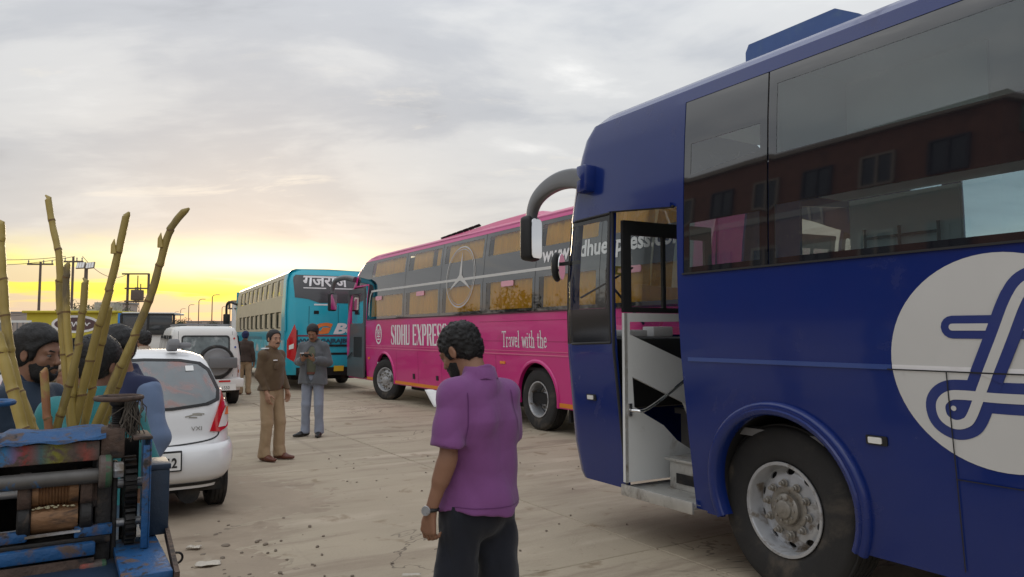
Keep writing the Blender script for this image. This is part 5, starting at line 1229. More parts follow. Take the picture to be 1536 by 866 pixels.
part('cross_bar', m_bluep, lambda b: b.box((-.07, -.022, 1.052), (.024, .0, 1.082), .004)); part('cross_bar', m_bluep, lambda b: b.box((-.27, -.022, 1.056), (-.178, .0, 1.088), .008))
part('cross_bar', m_iron, lambda b: b.box((-.27, -.018, 1.03), (.02, .04, 1.052), .004))
part('front_lip', m_bluep, lambda b: (b.box((-.30, -.050, 1.006), (-.018, -.022, 1.042), .006)))
part('juice_tray', m_rust, lambda b: (b.box((-.27, -.04, .90), (-.02, .24, .93), .004), b.box((-.27, -.045, .90), (-.02, -.04, 1.0), .002)))
part('back_sheet', m_dark, lambda b: b.box((-.27, .262, .6), (.02, .268, 1.3)))
part('foot_plate', m_patch, lambda b: b.box((-.055, -.055, .86), (.012, -.010, .985), .006))
# hand wheels on their screws
def handwheel(x, blue_):
    par = bpy.data.objects.new('hand_wheel', None); COL.objects.link(par); par.parent = crush; par.location = (x, .045, 0)
    m = m_bluep if blue_ else m_rust
    part('wheel_rim', m, lambda b: b.tube([(.060 * math.cos(a), .060 * math.sin(a), 1.432) for a in [2 * math.pi * k / 36 for k in range(37)]], .0078, 8, False), 60, par)
    part('spoke', m, lambda b: [b.bar((0, 0, 1.426), (.058 * math.cos(a), .058 * math.sin(a), 1.431), .012, .007) for a in (.4, .4 + 2.094, .4 + 4.189)], 40, par)
    def scr(b):
        pr = [(.0, 1.345), (.026, 1.345), (.026, 1.352)]
        z = 1.352
        while z < 1.412: pr += [(.0165, z), (.0195, z + .003)]; z += .006
        b.lathe(pr + [(.024, 1.414), (.026, 1.428), (.018, 1.434), (0, 1.434)], (0, 0, 0), (0, 0, 1), 20)
    part('screw', m_iron if not blue_ else m_bluep, scr, 30, par)
    part('nut', m_rust, lambda b: b.lathe([(0, 1.338), (.030, 1.338), (.030, 1.356), (0, 1.356)], (0, 0, 0), (0, 0, 1), 6), 20, par)
handwheel(.034, False); handwheel(-.285, True)
# gear train behind a blue guard strip
def gear(b, y, z, r, n, x0, x1):
    out = []
    for k in range(n):
        for q, rr in ((-.30, r - .012), (-.2, r), (.2, r), (.30, r - .012)): a = 2 * math.pi * (k + q) / n; out.append((y + rr * math.cos(a), z + rr * math.sin(a)))
    b.prism(out, lambda u, v, h: Vector((h, u, v)), x0, x1)
part('gear', m_iron, lambda b: gear(b, .075, 1.175, .082, 22, .055, .086), 20); part('gear', m_iron, lambda b: gear(b, .055, 1.065, .066, 18, .058, .084), 20); part('gear', m_iron, lambda b: gear(b, .10, .95, .072, 20, .056, .084), 20)
part('gear_gap_dark', m_dark, lambda b: b.box((.052, .14, .62), (.10, .15, 1.30)))  # dark plate added so the gap behind the gears looks dark
part('shaft', m_steel, lambda b: (b.tube([(-.3, .075, 1.175), (.11, .075, 1.175)], .014, 10), b.tube([(-.3, .055, 1.065), (.11, .055, 1.065)], .012, 10)))
part('gear_guard', m_bluep, lambda b: (b.box((.094, -.055, 1.008), (.112, -.045, 1.30), .002), b.box((.1125, -.055, 1.008), (.1165, .20, 1.318), .002)))
part('guard_cap', m_rust, lambda b: b.box((.068, -.056, 1.316), (.118, .10, 1.326), .003))
# bundle of dry fibres hanging by the screw
mb = MB()
for k in range(70):
    x = .066 + rs.gauss(0, .013); y = .02 + rs.gauss(0, .012); z0 = 1.425 + rs.uniform(-.02, .01)
    mb.tube([(x, y, z0), (x + rs.gauss(0, .012), y + rs.gauss(0, .01), z0 - rs.uniform(.02, .05)), (x + rs.gauss(0, .014), y + rs.gauss(0, .012), z0 - rs.uniform(.06, .11))], .0016, 4)
tag(mb.build('fibre_tuft', mat('dry_fibre', (.10, .085, .07), .95, var=.4, vscale=60, rand=.2), crush), kind='stuff')
part('fibre_bag', m_iron, lambda b: b.ball((.066, .03, 1.375), (.024, .022, .048), None, 12, 8))
# cart: platform, side box, body, legs
part('platform', m_bluep, lambda b: b.box((.03, -.30, .985), (.150, .10, 1.005), .003))
part('platform_edge', m_rust, lambda b: b.bar((.156, -.33, .992), (.180, .10, 1.012), .012, .03))
part('hook', m_iron, lambda b: b.tube([(.168, -.12, 1.0)] + [(.182 + .015 * math.cos(R(a)), -.12, .985 + .015 * math.sin(R(a))) for a in range(90, -150, -20)], .0035, 6))
part('tool_box', m_dkblue, lambda b: (b.box((.118, .075, 1.008), (.182, .22, 1.205), .004), b.box((.115, .072, 1.205), (.185, .223, 1.222), .003)))
part('cart_body', m_dkblue, lambda b: b.box((-.42, -.28, .55), (.168, .75, .975), .01))
part('cart_frame', m_iron, lambda b: (b.bar((-.42, -.24, .52), (.17, -.24, .52), .05, .05), b.bar((-.42, .7, .52), (.17, .7, .52), .05, .05), [b.bar((x, y, .0), (x, y, .55), .045, .045) for x in (-.38, .13) for y in (-.24, .7)]))
for y in (.05, .5):
    wh = bpy.data.objects.new('wheel', None); COL.objects.link(wh); wh.parent = crush; wh.location = (.155 if y < .3 else -.42, y, .25)
    part('tyre', m_tyre, lambda b: b.tube([(0, .22 * math.cos(a), .22 * math.sin(a)) for a in [2 * math.pi * k / 28 for k in range(29)]], .028, 8, False), 60, wh); part('spoke', m_iron, lambda b: [b.bar((0, .2 * math.cos(a), .2 * math.sin(a)), (0, -.2 * math.cos(a), -.2 * math.sin(a)), .012, .012) for a in (0, .8, 1.57, 2.36)], 40, wh)

# ------------------------------------------------------------------ sugarcane stalks standing in the cart behind the press
def cane_mat():
    m = mat('sugarcane', (.33, .245, .065), .5, var=.25, vscale=9, stretch=(1, 1, .35), rand=.20, dirt=[((.13, .10, .055), 7, .50, .66), ((.42, .34, .12), 11, .58, .75)], coat=.15)
    return m
m_cane = cane_mat(); m_caner = mat('red_sugarcane', (.30, .13, .06), .5, var=.3, vscale=9, dirt=((.33, .25, .08), 9, .5, .65))
CD = 2.42
canes = [
    ('thick yellow sugarcane at the far left,', [(-1.704, 1.985), (-1.690, 1.845), (-1.672, 1.668), (-1.640, 1.515), (-1.56, 1.25)], .021, .0, m_cane),
    ('short thick bright sugarcane leaning against the dark jacket man at the left edge', [(-1.70, 1.62), (-1.655, 1.493), (-1.58, 1.25)], .022, -.05, m_cane),
    ('slim sugarcane with a pointed curving tip, tallest of the stalks left of centre', [(-1.545, 2.068), (-1.528, 1.98), (-1.505, 1.88), (-1.490, 1.69), (-1.475, 1.559), (-1.445, 1.36), (-1.43, 1.25)], .0165, .02, m_cane),
    ('straight upright sugarcane ending square beside the slim pointed one', [(-1.478, 1.845), (-1.468, 1.668), (-1.448, 1.493), (-1.43, 1.25)], .0165, -.03, m_cane),
    ('dark bent sugarcane crossing low to the left in front of the others', [(-1.415, 1.79), (-1.419, 1.668), (-1.427, 1.589), (-1.453, 1.458), (-1.50, 1.26)], .0165, -.09, m_cane),
    ('long brown sugarcane with a notched square top leaning to the right', [(-1.285, 2.012), (-1.300, 1.93), (-1.320, 1.82), (-1.358, 1.668), (-1.384, 1.548), (-1.45, 1.25)], .0185, -.02, m_cane),
    ('yellow sugarcane close beside the long notched one, lower end only', [(-1.335, 1.70), (-1.369, 1.493), (-1.415, 1.25)], .0165, .03, m_cane),
    ('long curved sugarcane arching furthest right with a split tip', [(-1.091, 2.028), (-1.118, 1.995), (-1.150, 1.935), (-1.185, 1.779), (-1.223, 1.668), (-1.278, 1.537), (-1.329, 1.406), (-1.39, 1.25)], .0185, -.04, m_cane),
    ('thin pale sugarcane running just under the long curved one', [(-1.225, 1.67), (-1.265, 1.537), (-1.312, 1.385), (-1.36, 1.25)], .0145, .02, m_cane),
    ('short reddish sugarcane stub standing in front of the dark jacket', [(-1.535, 1.495), (-1.527, 1.42), (-1.51, 1.25)], .015, -.12, m_caner),
    ('short pale sugarcane piece low between the crossing stalks', [(-1.440, 1.50), (-1.438, 1.40), (-1.436, 1.25)], .0165, .05, m_cane),
    ('yellow sugarcane leaning low over the left hand wheel', [(-1.672, 1.60), (-1.62, 1.44), (-1.535, 1.25)], .019, .03, m_cane)]
for ci, (lab, pth, r0, dy, m) in enumerate(canes):
    rc = random.Random(ci + 11); P = spline2([(x * (CD + dy) / 2.4, CD + dy, 1.62 + (z - 1.62) * (CD + dy) / 2.4) for x, z in reversed(pth)], 14)
    L = [0.]
    for a, b in zip(P, P[1:]): L.append(L[-1] + (b - a).length)
    nodes = []; s = rc.uniform(.03, .10)
    while s < L[-1] - .02: nodes.append(s); s += rc.uniform(.095, .15)
    # resample finely with swollen joints
    N = int(L[-1] / .006); pts = []; rr = []
    for i in range(N + 1):
        s = L[-1] * i / N; k = min(max(np.searchsorted(L, s) - 1, 0), len(P) - 2); t = (s - L[k]) / max(L[k + 1] - L[k], 1e-6); p = P[k].lerp(P[k + 1], t)
        dn = min([abs(s - q) for q in nodes] + [9]); taper = 1 - .22 * (s / L[-1]) if len(pth) > 3 else 1
        kk = sum(1 for q in nodes if q < s); off = Vector((math.sin(kk * 2.3 + ci), 0, 0)) * .0022
        pts.append(p + off); rr.append(r0 * .80 * taper * (1 + .06 * math.exp(-(dn / .005) ** 2) - .05 * math.exp(-((dn - .02) / .012) ** 2)))
    mb = MB(); mb.tube(pts, rr, 14)
    # oblique cut top
    d = (pts[-1] - pts[-4]).normalized(); mb.tube([pts[-1] - d * .001, pts[-1] + d * .006 + Vector((.004, 0, .0)), pts[-1] + d * .016 + Vector((.007 * (1 if ci % 2 else -1), 0, 0))], [rr[-1] * .98, rr[-1] * .75, rr[-1] * .28], 12)
    c = mb.build('sugarcane', m, None, True, 60); tag(c, lab, 'sugarcane', 'sugarcane stalks standing in the cart')
    mb = MB()
    for q in nodes:
        i = min(int(q / L[-1] * N), N - 1); mb.tube([pts[i] - (pts[i + 1] - pts[i]).normalized() * .003, pts[i] + (pts[i + 1] - pts[i]).normalized() * .003], [rr[i] * 1.025, rr[i] * 1.025], 14)
    tag(mb.build('cane_joint', bpy.data.materials.get('cane_ring') or mat('cane_ring', (.15, .085, .03), .7, var=.3, vscale=40), c, True, 60), kind='stuff')
    if ci in (5, 7):
        mb = MB(); i = int(N * .84); p = pts[i]; d = (pts[i + 3] - pts[i]).normalized()
        mb.tube([p + Vector((-.006, -.012, 0)), p + d * .03 + Vector((-.016, -.012, 0)), p + d * .05 + Vector((-.018, -.012, .0))], [.010, .007, .001], 6); mb.build('leaf_sheath', m, c)

# ------------------------------------------------------------------ people
def skin(name, c): return mat(name, c, .52, var=.10, vscale=14, spec=.35, bump=.08, bscale=160)
m_skin = skin('brown_skin', (.27, .14, .088)); m_skin2 = skin('tan_skin', (.36, .20, .13)); m_skin3 = skin('dark_skin', (.23, .118, .075))
m_hair = mat('black_hair', (.010, .009, .009), .55, var=.5, vscale=60, bump=.5, bscale=170, spec=.4)
m_eye = mat('eye_white', (.13, .115, .11), .3); m_iris = mat('dark_iris', (.010, .007, .006), .15)
m_lip = mat('lip', (.17, .062, .05), .5)
def cloth(name, c, rough=.85, var=.07, sc=6, weave=True, **k): return mat(name, c, rough, var=var, vscale=sc, bump=.25 if weave else 0, bscale=420, sheen=.15, spec=.25, **k)
V3 = lambda *a: np.array(a, float)
class Fig:
    """one standing figure: local x to its right, y forwards, z up; joints in metres for a height of 1.70"""
    def __init__(s, name, label, loc, rz, H, res, skin_m, J=None, yaw=0, pitch=0, roll=0, head=(0, .025, 1.585), group=None):
        s.k = H / 1.70; s.res = res / s.k; s.skin = skin_m; s.loc = loc; s.rz = rz
        s.J = dict(pel=(0, 0, .93), wai=(0, .005, 1.06), che=(0, .0, 1.26), nek=(0, -.015, 1.44),
                   shL=(-.160, -.01, 1.365), shR=(.160, -.01, 1.365), elL=(-.215, -.02, 1.11), elR=(.215, -.02, 1.11), wrL=(-.235, .03, .87), wrR=(.235, .03, .87),
                   hiL=(-.085, 0, .90), hiR=(.085, 0, .90), knL=(-.10, .02, .49), knR=(.10, .02, .49), anL=(-.105, -.02, .085), anR=(.105, -.02, .085), toL=(-.13, .14, .035), toR=(.13, .14, .035),
                   hdL=((-.0, .1, -1), (1, .1, 0), .5), hdR=((.0, .1, -1), (-1, .1, 0), .5))
        if J: s.J.update(J)
        s.M = Matrix.Rotation(R(yaw), 3, 'Z') @ Matrix.Rotation(R(roll), 3, 'Y') @ Matrix.Rotation(R(pitch), 3, 'X'); s.Mn = np.array(s.M); s.h = V3(*head)
        s.name, s.label, s.group = name, label, group; s.root = None
    def H(s, x, y, z): return s.h + s.Mn @ V3(x, y, z)
    def put(s, name, sol, m, parent=None):
        me = sol.mesh(name) if isinstance(sol, Solid) else sol
        me.transform(Matrix.Scale(s.k, 4)); me.materials.append(m)
        o = bpy.data.objects.new(name, me); COL.objects.link(o)
        if s.root is None:
            s.root = o; o.location = s.loc; o.rotation_euler = (0, 0, s.rz); tag(o, s.label, 'person', s.group)
        else: o.parent = parent or s.root
        return o
    def bone(s, S_, a, b, ra, rb, k=.02, **kw): return S_.cone(s.J[a], s.J[b], ra, rb, k, **kw)
    def headshape(s, b):
        Mn = s.Mn
        b.ell(s.H(0, -.012, .035), (.074, .094, .080), .02, Mn); b.ell(s.H(0, .022, -.035), (.060, .066, .082), .03, Mn)
        b.ell(s.H(0, .042, -.088), (.042, .042, .026), .035, Mn); b.ell(s.H(0, .068, -.103), (.018, .016, .014), .02, Mn)
        b.ell(s.H(0, .072, .020), (.052, .016, .012), .016, Mn)
        for sg in (-1, 1):
            b.ell(s.H(.040 * sg, .058, -.030), (.020, .018, .018), .02, Mn)
            b.ell(s.H(.031 * sg, .094, .001), (.016, .013, .0085), .010, Mn, 's'); b.ell(s.H(.031 * sg, .0800, .0075), (.0150, .0105, .0058), .005, Mn); b.ell(s.H(.031 * sg, .0795, -.0095), (.0140, .0090, .0050), .006, Mn)
        b.cone(s.H(0, .083, .008), s.H(0, .105, -.031), .0075, .0105, .010); b.ell(s.H(0, .100, -.036), (.017, .012, .009), .008, Mn)
        b.ell(s.H(0, .088, -.061), (.023, .011, .006), .008, Mn); b.ell(s.H(0, .086, -.072), (.020, .011, .006), .007, Mn)
        for sg in (-1, 1):
            b.ell(s.H(.079 * sg, -.008, -.006), (.009, .019, .031), .008, Mn); b.ell(s.H(.088 * sg, -.002, -.004), (.006, .010, .018), .006, Mn, 's')
        nb = V3(*s.J['nek']); b.cone(nb - V3(0, .0, .05), s.H(0, -.028, -.075), .062, .054, .03)
    def hand(s, b, side, r=.0082):
        w = V3(*s.J['wr' + side]); d, n, curl = s.J['hd' + side][:3]; d = V3(*d); d /= np.linalg.norm(d); n = V3(*n); n -= d * (n @ d); n /= np.linalg.norm(n)
        t = np.cross(d, n) * (1 if side == 'R' else -1)
        cr = [curl * q for q in (.85, 1.0, 1.08, 1.15)]
        for off, ln, c in zip((.030, .010, -.010, -.029), (.074, .082, .077, .060), cr):
            kn = w + d * (.088 - abs(off - .005) * .25) + t * off
            b.cone(w + t * off * .45 + d * .008, kn, .0155, .0118, .012)
            p = kn; a = c * .7
            for q, L in enumerate((.45, .30, .25)):
                dd = d * math.cos(a) + n * math.sin(a); e = p + dd * ln * L * 1.12; b.cone(p, e, r * (1.06 - .10 * q), r * (.98 - .12 * q), .004); p = e; a += c
        b.ell(w + d * .045 + t * .018 + n * .010, (.024, .024, .020), .012)
        p = w + d * .022 + t * .026 + n * .006; a = .75
        for q, L in enumerate((.040, .032, .026)):
            dd = (d * math.cos(a) + t * math.sin(a)) * .92 + n * .38 * (1 + curl * .5); dd /= np.linalg.norm(dd); e = p + dd * L; b.cone(p, e, r * (1.35 - .15 * q), r * (1.2 - .18 * q), .006); p = e; a -= .30
    def body(s, hands=True):
        b = Solid(s.res); fl = dict(sq=((0, 1, 0), 1.4)); J = s.J
        s.bone(b, 'pel', 'wai', .135, .118, .03, **fl); s.bone(b, 'wai', 'che', .118, .140, .03, **fl); b.cone(J['che'], V3(*J['nek']) - V3(0, 0, .06), .138, .085, .04, **fl)
        s.bone(b, 'shL', 'shR', .050, .050, .05)
        for q in 'LR':
            s.bone(b, 'sh' + q, 'el' + q, .048, .037, .03); s.bone(b, 'el' + q, 'wr' + q, .038, .0245, .015)
            el, wr = V3(*J['el' + q]), V3(*J['wr' + q]); b.cone(el * .85 + wr * .15, el * .6 + wr * .4, .040, .036, .02)
            s.bone(b, 'hi' + q, 'kn' + q, .082, .052, .04, op='u'); s.bone(b, 'kn' + q, 'an' + q, .052, .036, .02)
            s.bone(b, 'an' + q, 'to' + q, .034, .016, .02)
            if hands: s.hand(b, q, max(.0082, s.res * 1.05))
        s.headshape(b); return s.put(s.name, b, s.skin)
    def face(s, beard=False, brow=True, mous=False):
        Mn = s.Mn; rs_ = min(s.res, .004)
        for sg in (-1, 1):
            e = MB(); e.ball(s.H(.031 * sg, .0775, -.0005), .0100, None, 12, 8); eo = e.mesh('eye'); eye = s.put('eye', eo, m_eye)
            e = MB(); e.ball(s.H(.031 * sg, .0842, -.001), .0046, None, 10, 6); s.put('iris', e.mesh('iris'), m_iris, eye)
        if brow:
            b = Solid(.0025)
            for sg in (-1, 1): b.cone(s.H(.014 * sg, .090, .0175), s.H(.034 * sg, .085, .0225), .0028, .0034, .004); b.cone(s.H(.034 * sg, .085, .0225), s.H(.050 * sg, .070, .0175), .0034, .0020, .004)
            s.put('eyebrow', b, m_hair)
        if mous or beard:
            b = Solid(.0028)
            for sg in (-1, 1): b.cone(s.H(.002 * sg, .0985, -.0515), s.H(.027 * sg, .083, -.063), .0060, .0042, .004)
            b.disp(folds(.0012, 5, 200, 500)); s.put('moustache', b, m_hair)
        if beard:
            b = Solid(.004); b.ell(s.H(0, .024, -.042), (.0625, .0685, .085), .01, Mn); b.ell(s.H(0, .046, -.094), (.047, .047, .031), .03, Mn)
            b.half(s.H(0, 0, -.052), Mn @ V3(0, -.38, 1)); b.ell(s.H(0, .102, -.062), (.030, .030, .026), .006, Mn, 's'); b.ell(s.H(0, -.05, -.06), (.09, .072, .10), .01, Mn, 's')
            b.ell(s.H(0, .11, -.01), (.05, .06, .045), .01, Mn, 's')
            b.disp(folds(.0008, 8, 150, 330)); bo = s.put('beard', b, m_hair); s.strands(bo, 2200, m_hair, 77, .001, .007)
    def hair(s, vol=1., seed=3, curl=.004, m=None, nape=-.055, top=0., front=.055, strands=0):
        Mn = s.Mn; b = Solid(min(s.res, .0055)); v = .011 * vol
        b.ell(s.H(0, -.016, .040 + top * .3), (.077 + v, .098 + v, .083 + v + top), .01, Mn); b.ell(s.H(0, -.045, -.005), (.068 + v * .6, .062 + v * .7, .075), .02, Mn)
        for sg in (-1, 1): b.cone(s.H(.072 * sg, .018, .02), s.H(.070 * sg, .020, -.018), .010, .006, .012)
        b.ell(s.H(0, .137, -.045 + .055 - front), (.19, .116, .118), .008, Mn, 's')
        b.half(s.H(0, 0, nape), Mn @ V3(0, .25, -1)); 
        for sg in (-1, 1): b.ell(s.H(.090 * sg, .000, -.014), (.022, .027, .036), .006, Mn, 's')
        b.disp(folds(curl, seed, 70, 190, (1, 1, 1), 9)); b.disp(folds(curl * .6, seed + 1, 240, 420, (1, 1, 1), 7))
        o = s.put('hair', b, m or m_hair)
        if strands: s.strands(o, strands, m or m_hair, seed, curl, .011 if curl > .003 else .008)
        return o
    def strands(s, o, n, m, seed, curl, ln=.016):
        me = o.data; r = np.random.RandomState(seed); ix = r.randint(0, len(me.vertices), n); up = Vector(s.Mn @ V3(0, -.35, -.55)); e = MB()
        for i in ix:
            v = me.vertices[int(i)]; nn = v.normal; rv = Vector(r.normal(size=3)); d = (nn * (.55 if curl > .003 else .30) + up * .65 + rv * (.30 + curl * 70 if curl > .003 else .22)).normalized(); w = d.cross(rv).normalized() * .0011
            p = v.co - nn * .003; l = ln * r.uniform(.5, 1.3); d2 = (d + up * .5 - nn * .3 + Vector(r.normal(size=3)) * .35).normalized()
            a, b = p + d * l * .6, p + d * l * .6 + d2 * l * .5; e.add([p - w, p + w, a + w * .8, a - w * .8, b], [(0, 1, 2, 3), (3, 2, 4)])
        h = e.mesh('hair_strands', False); h.materials.append(m); q = bpy.data.objects.new('hair_strands', h); COL.objects.link(q); q.parent = o; q['kind'] = 'stuff'
    def top(s, name, m, off=.020, hem=.80, sleeve='short', amp=.005, seed=1, sq=1.32, loose=1., open_=None, slr=(.056, .066), collar=True, mats=None, hemr=None, sl_m=None, slen=.86):
        b = Solid(s.res); J = s.J; fl = dict(sq=((0, 1, 0), sq)); pel = V3(*J['pel'])
        hz = V3(pel[0], pel[1], hem); r0 = hemr or (.176 * loose if hem < .9 else .152 * loose)
        b.cone(hz - V3(0, 0, .06), J['wai'], r0 + off * .5, .146 * loose + off * .5, .03, **fl); b.cone(J['wai'], J['che'], .146 * loose + off * .5, .150 + off * .7, .03, **fl)
        b.cone(J['che'], V3(*J['nek']) - V3(0, 0, .075), .150 + off * .7, .090 + off * .5, .05, **fl); s_ = V3(0, 0, .0)
        [b.cone(V3(*J['nek']) - V3(0, 0, .055), V3(*J['sh' + q]) , .058 + off * .3, .042 + off * .6, .045) for q in 'LR']; b.cone(V3(*J['nek']) - V3(0, 0, .06), V3(*J['nek']) + V3(0, .0, .02), .080, .066, .03)
        sl = Solid(s.res) if sl_m else b
        for q in 'LR':
            sh, el, wr = V3(*J['sh' + q]), V3(*J['el' + q]), V3(*J['wr' + q])
            if sleeve == 'short': sl.cone(sh, sh + (el - sh) * slen, slr[0], slr[1], .035, caps=(False, True))
            else:
                sl.cone(sh, el, slr[0], slr[1] * .82, .035); sl.cone(el, el + (wr - el) * .97, slr[1] * .82, slr[1] * .56, .02, caps=(False, True))
        b.ell(pel + V3(0, -.045, -.03), (.140 + off * .5, .098 + off * .5, .13), .05); b.half(hz, (0, 0, -1)); b.half(V3(*J['nek']) + V3(0, 0, .030), (0, .35, 1))
        if open_: open_(b)
        b.disp(folds(amp, seed, 12, 30, (1, 1, .5))); b.disp(folds(amp * .45, seed + 7, 26, 60, (1, 1, .8)))
        o = s.put(name, b, m)
        if sl_m:
            sl.disp(folds(amp, seed + 3, 16, 46)); sl.half(V3(*J['nek']) + V3(0, 0, .030), (0, .35, 1)); s.put('sleeves', sl, sl_m, o)
        if collar:
            c = V3(*J['nek']); e = MB(); rows = []
            for i in range(33):
                a = R(118 + 304 * i / 32) ; cx, sy = math.cos(a), math.sin(a); up = .012 * (1 if sy < .3 else .4)
                rows.append([c + V3(cx * .060, sy * .062 + .006, .000), c + V3(cx * .062, sy * .064 + .004, .040 + up), c + V3(cx * .066, sy * .068 + .002, .046 + up), c + V3(cx * .071, sy * .073 - .002, .040 + up), c + V3(cx * .083, sy * .083 - .006, .004 + .004 * math.sin(i))])
            e.grid(rows); me = e.mesh('collar', True, 70); s.put('collar', me, m, o)
        return o
    def trousers(s, m, rt=.082, rk=.068, rh=.061, amp=.005, seed=4, hemz=.05, waist=1.0):
        b = Solid(s.res); J = s.J; pel = V3(*J['pel'])
        b.cone(pel + V3(0, 0, waist - .93), pel - V3(0, .01, .02), .134, .142, .03, sq=((0, 1, 0), 1.32)); b.ell(pel + V3(0, -.042, -.045), (.125, .080, .085), .04)
        for q in 'LR':
            hi, kn, an = V3(*J['hi' + q]), V3(*J['kn' + q]), V3(*J['an' + q])
            b.cone(hi, kn, rt, rk, .025); b.cone(kn, an + (an - kn) * .02, rk, rh, .02); b.cone(an + V3(0, .012, .05), an + V3(0, .02, -.01), rh, rh * 1.05, .02)
        b.half(pel + V3(0, 0, waist - .93), (0, 0, 1)); b.half((0, 0, hemz), (0, 0, -1))
        b.disp(folds(amp, seed, 14, 36, (1, 1, .6))); b.disp(folds(amp * .6, seed + 5, 30, 70, (1, 1, 1.0)))
        return s.put('trousers', b, m)
    def shoes(s, m, sole=None):
        for q in 'LR':
            b = Solid(min(s.res, .007)); an, to = V3(*s.J['an' + q]), V3(*s.J['to' + q]); d = to - an; d[2] = 0; d /= np.linalg.norm(d)
            he = V3(an[0], an[1], 0) - d * .035
            b.cone(he + V3(0, 0, .045), he + d * .13 + V3(0, 0, .042), .040, .042, .02); b.cone(he + d * .13 + V3(0, 0, .036), he + d * .235 + V3(0, 0, .030), .046, .030, .03, sq=((0, 0, 1), 1.3)); b.cone(an + V3(0, 0, -.01), an + V3(0, 0, .05), .042, .046, .03)
            b.half((0, 0, .008), (0, 0, -1)); s.put('shoe', b, m)
    def belt(s, m, z=.985, r=.152):
        e = MB(); c = V3(*s.J['pel']); e.grid([[(c[0] + (r + dr) * math.cos(a), c[1] + (r + dr) / 1.32 * math.sin(a), z + dz) for dr, dz in ((0, -.018), (.007, -.016), (.007, .016), (0, .018))] for a in [2 * math.pi * k / 40 for k in range(41)]]); o = s.put('belt', e.mesh('belt'), m); return o
    def decal(s, target, polys, m, name, fwd=(0, 1, 0)):
        """flat print laid on a garment's front: polys = list of (path, width) in local x, z"""
        from mathutils.bvhtree import BVHTree
        me = target.data; bv = BVHTree.FromPolygons([v.co for v in me.vertices], [p.vertices for p in me.polygons]); e = MB(); f = Vector(fwd)
        def fn(u, v, h):
            o = Vector((u, 0, v)) * s.k + f * .8; hit = bv.ray_cast(o, -f); p = hit[0] if hit[0] else o - f * .7
            return (p + f * .004) / s.k
        for pth, w in polys: ribbon(e, spline2([(a, b) for a, b in pth], 4) if len(pth) > 2 else [(pth[0][0] + (pth[1][0] - pth[0][0]) * t / 6, pth[0][1] + (pth[1][1] - pth[0][1]) * t / 6) for t in range(7)], w, fn)
        return s.put(name, e.mesh(name, False), m, target)

# --- man in the purple polo shirt, back to us, reading a paper
m_purple = cloth('purple_pique', (.195, .068, .205), var=.10, sc=3); m_jeans = cloth('dark_jeans', (.014, .016, .024), var=.35, sc=5)
J = dict(nek=(0, .0, 1.455), che=(0, 0, 1.28), shL=(-.150, -.01, 1.385), elL=(-.190, -.045, 1.135), wrL=(-.242, .010, .905), hdL=((-.05, .12, -1), (.8, .25, 0), .80), shR=(.150, .0, 1.385), elR=(.182, .055, 1.14), wrR=(.08, .27, 1.16), hdR=((-.75, .6, .25), (.1, -.2, 1), .75),
         hiL=(-.085, 0, .90), knL=(-.12, .03, .49), anL=(-.135, .0, .085), toL=(-.18, .15, .035), knR=(.115, -.01, .49), anR=(.15, -.03, .085), toR=(.20, .12, .035))
f = Fig('person', 'man in a purple polo shirt and dark jeans seen from behind, reading a paper', (-.145, 3.2, 0), R(38), 1.665, .006, m_skin, J, yaw=24, pitch=-28, roll=-3, head=(-.032, .105, 1.580))
f.body(); f.face(beard=True); f.hair(.25, 3, .0028, nape=-.064, strands=9000); 
def vent(b): pass
pt = f.top('polo_shirt', m_purple, off=.016, hem=.905, sleeve='short', hemr=.192, amp=.0070, seed=21, slr=(.054, .066), loose=1.06, slen=.76)
f.decal(pt, [([(-.128, 1.405), (-.130, 1.33), (-.138, 1.25), (-.150, 1.19)], .004), ([(.128, 1.405), (.130, 1.33), (.138, 1.25), (.150, 1.19)], .004), ([(-.165, .927), (-.08, .925), (.08, .925), (.165, .927)], .003)], cloth('purple_seam', (.11, .028, .12)), 'seam', (0, -1, 0)); f.trousers(m_jeans, .086, .080, .082, .006, 9); f.shoes(cloth('dark_shoe', (.02, .018, .016), .6))
wv = V3(*f.J['wrL']); dv = V3(-.05, .12, -1)
e = MB(); e.tube([wv + dv * -.012 + V3(.030 * math.cos(a), .027 * math.sin(a), 0) for a in [2 * math.pi * k / 20 for k in range(21)]], .0085, 8, False); wt = f.put('wrist_watch', e.mesh('wrist_watch'), m_black)
e = MB(); e.lathe([(0, 0), (.019, 0), (.021, .003), (.020, .010), (0, .010)], wv + dv * -.012 + V3(-.028, -.012, 0), (-.9, -.4, 0), 20); f.put('watch_face', e.mesh('watch_face'), m_steel, wt)
pm = Matrix.Translation(Vector(f.loc)) @ Matrix.Rotation(f.rz, 4, 'Z')
mb = MB(); c = Vector((-.085, .33, 1.235)); rows = []
for i in range(9):
    rows.append([pm @ (c + Vector((.105 + .12 * i / 8 + .02 * k / 6, .02 + .12 * k / 6 - .10 * (i / 8 - .5), .075 * k / 6 - .0 + .010 * math.sin(i * .7) + .035 * (1 - i / 8)))) for k in range(7)])
mb.grid(rows); o = mb.build('paper_sheet', m_paper, None, True, 60); sd_ = o.modifiers.new('thickness', 'SOLIDIFY'); sd_.thickness = .0015
tag(o, 'white sheet of paper held in front by the man in the purple shirt', 'paper')

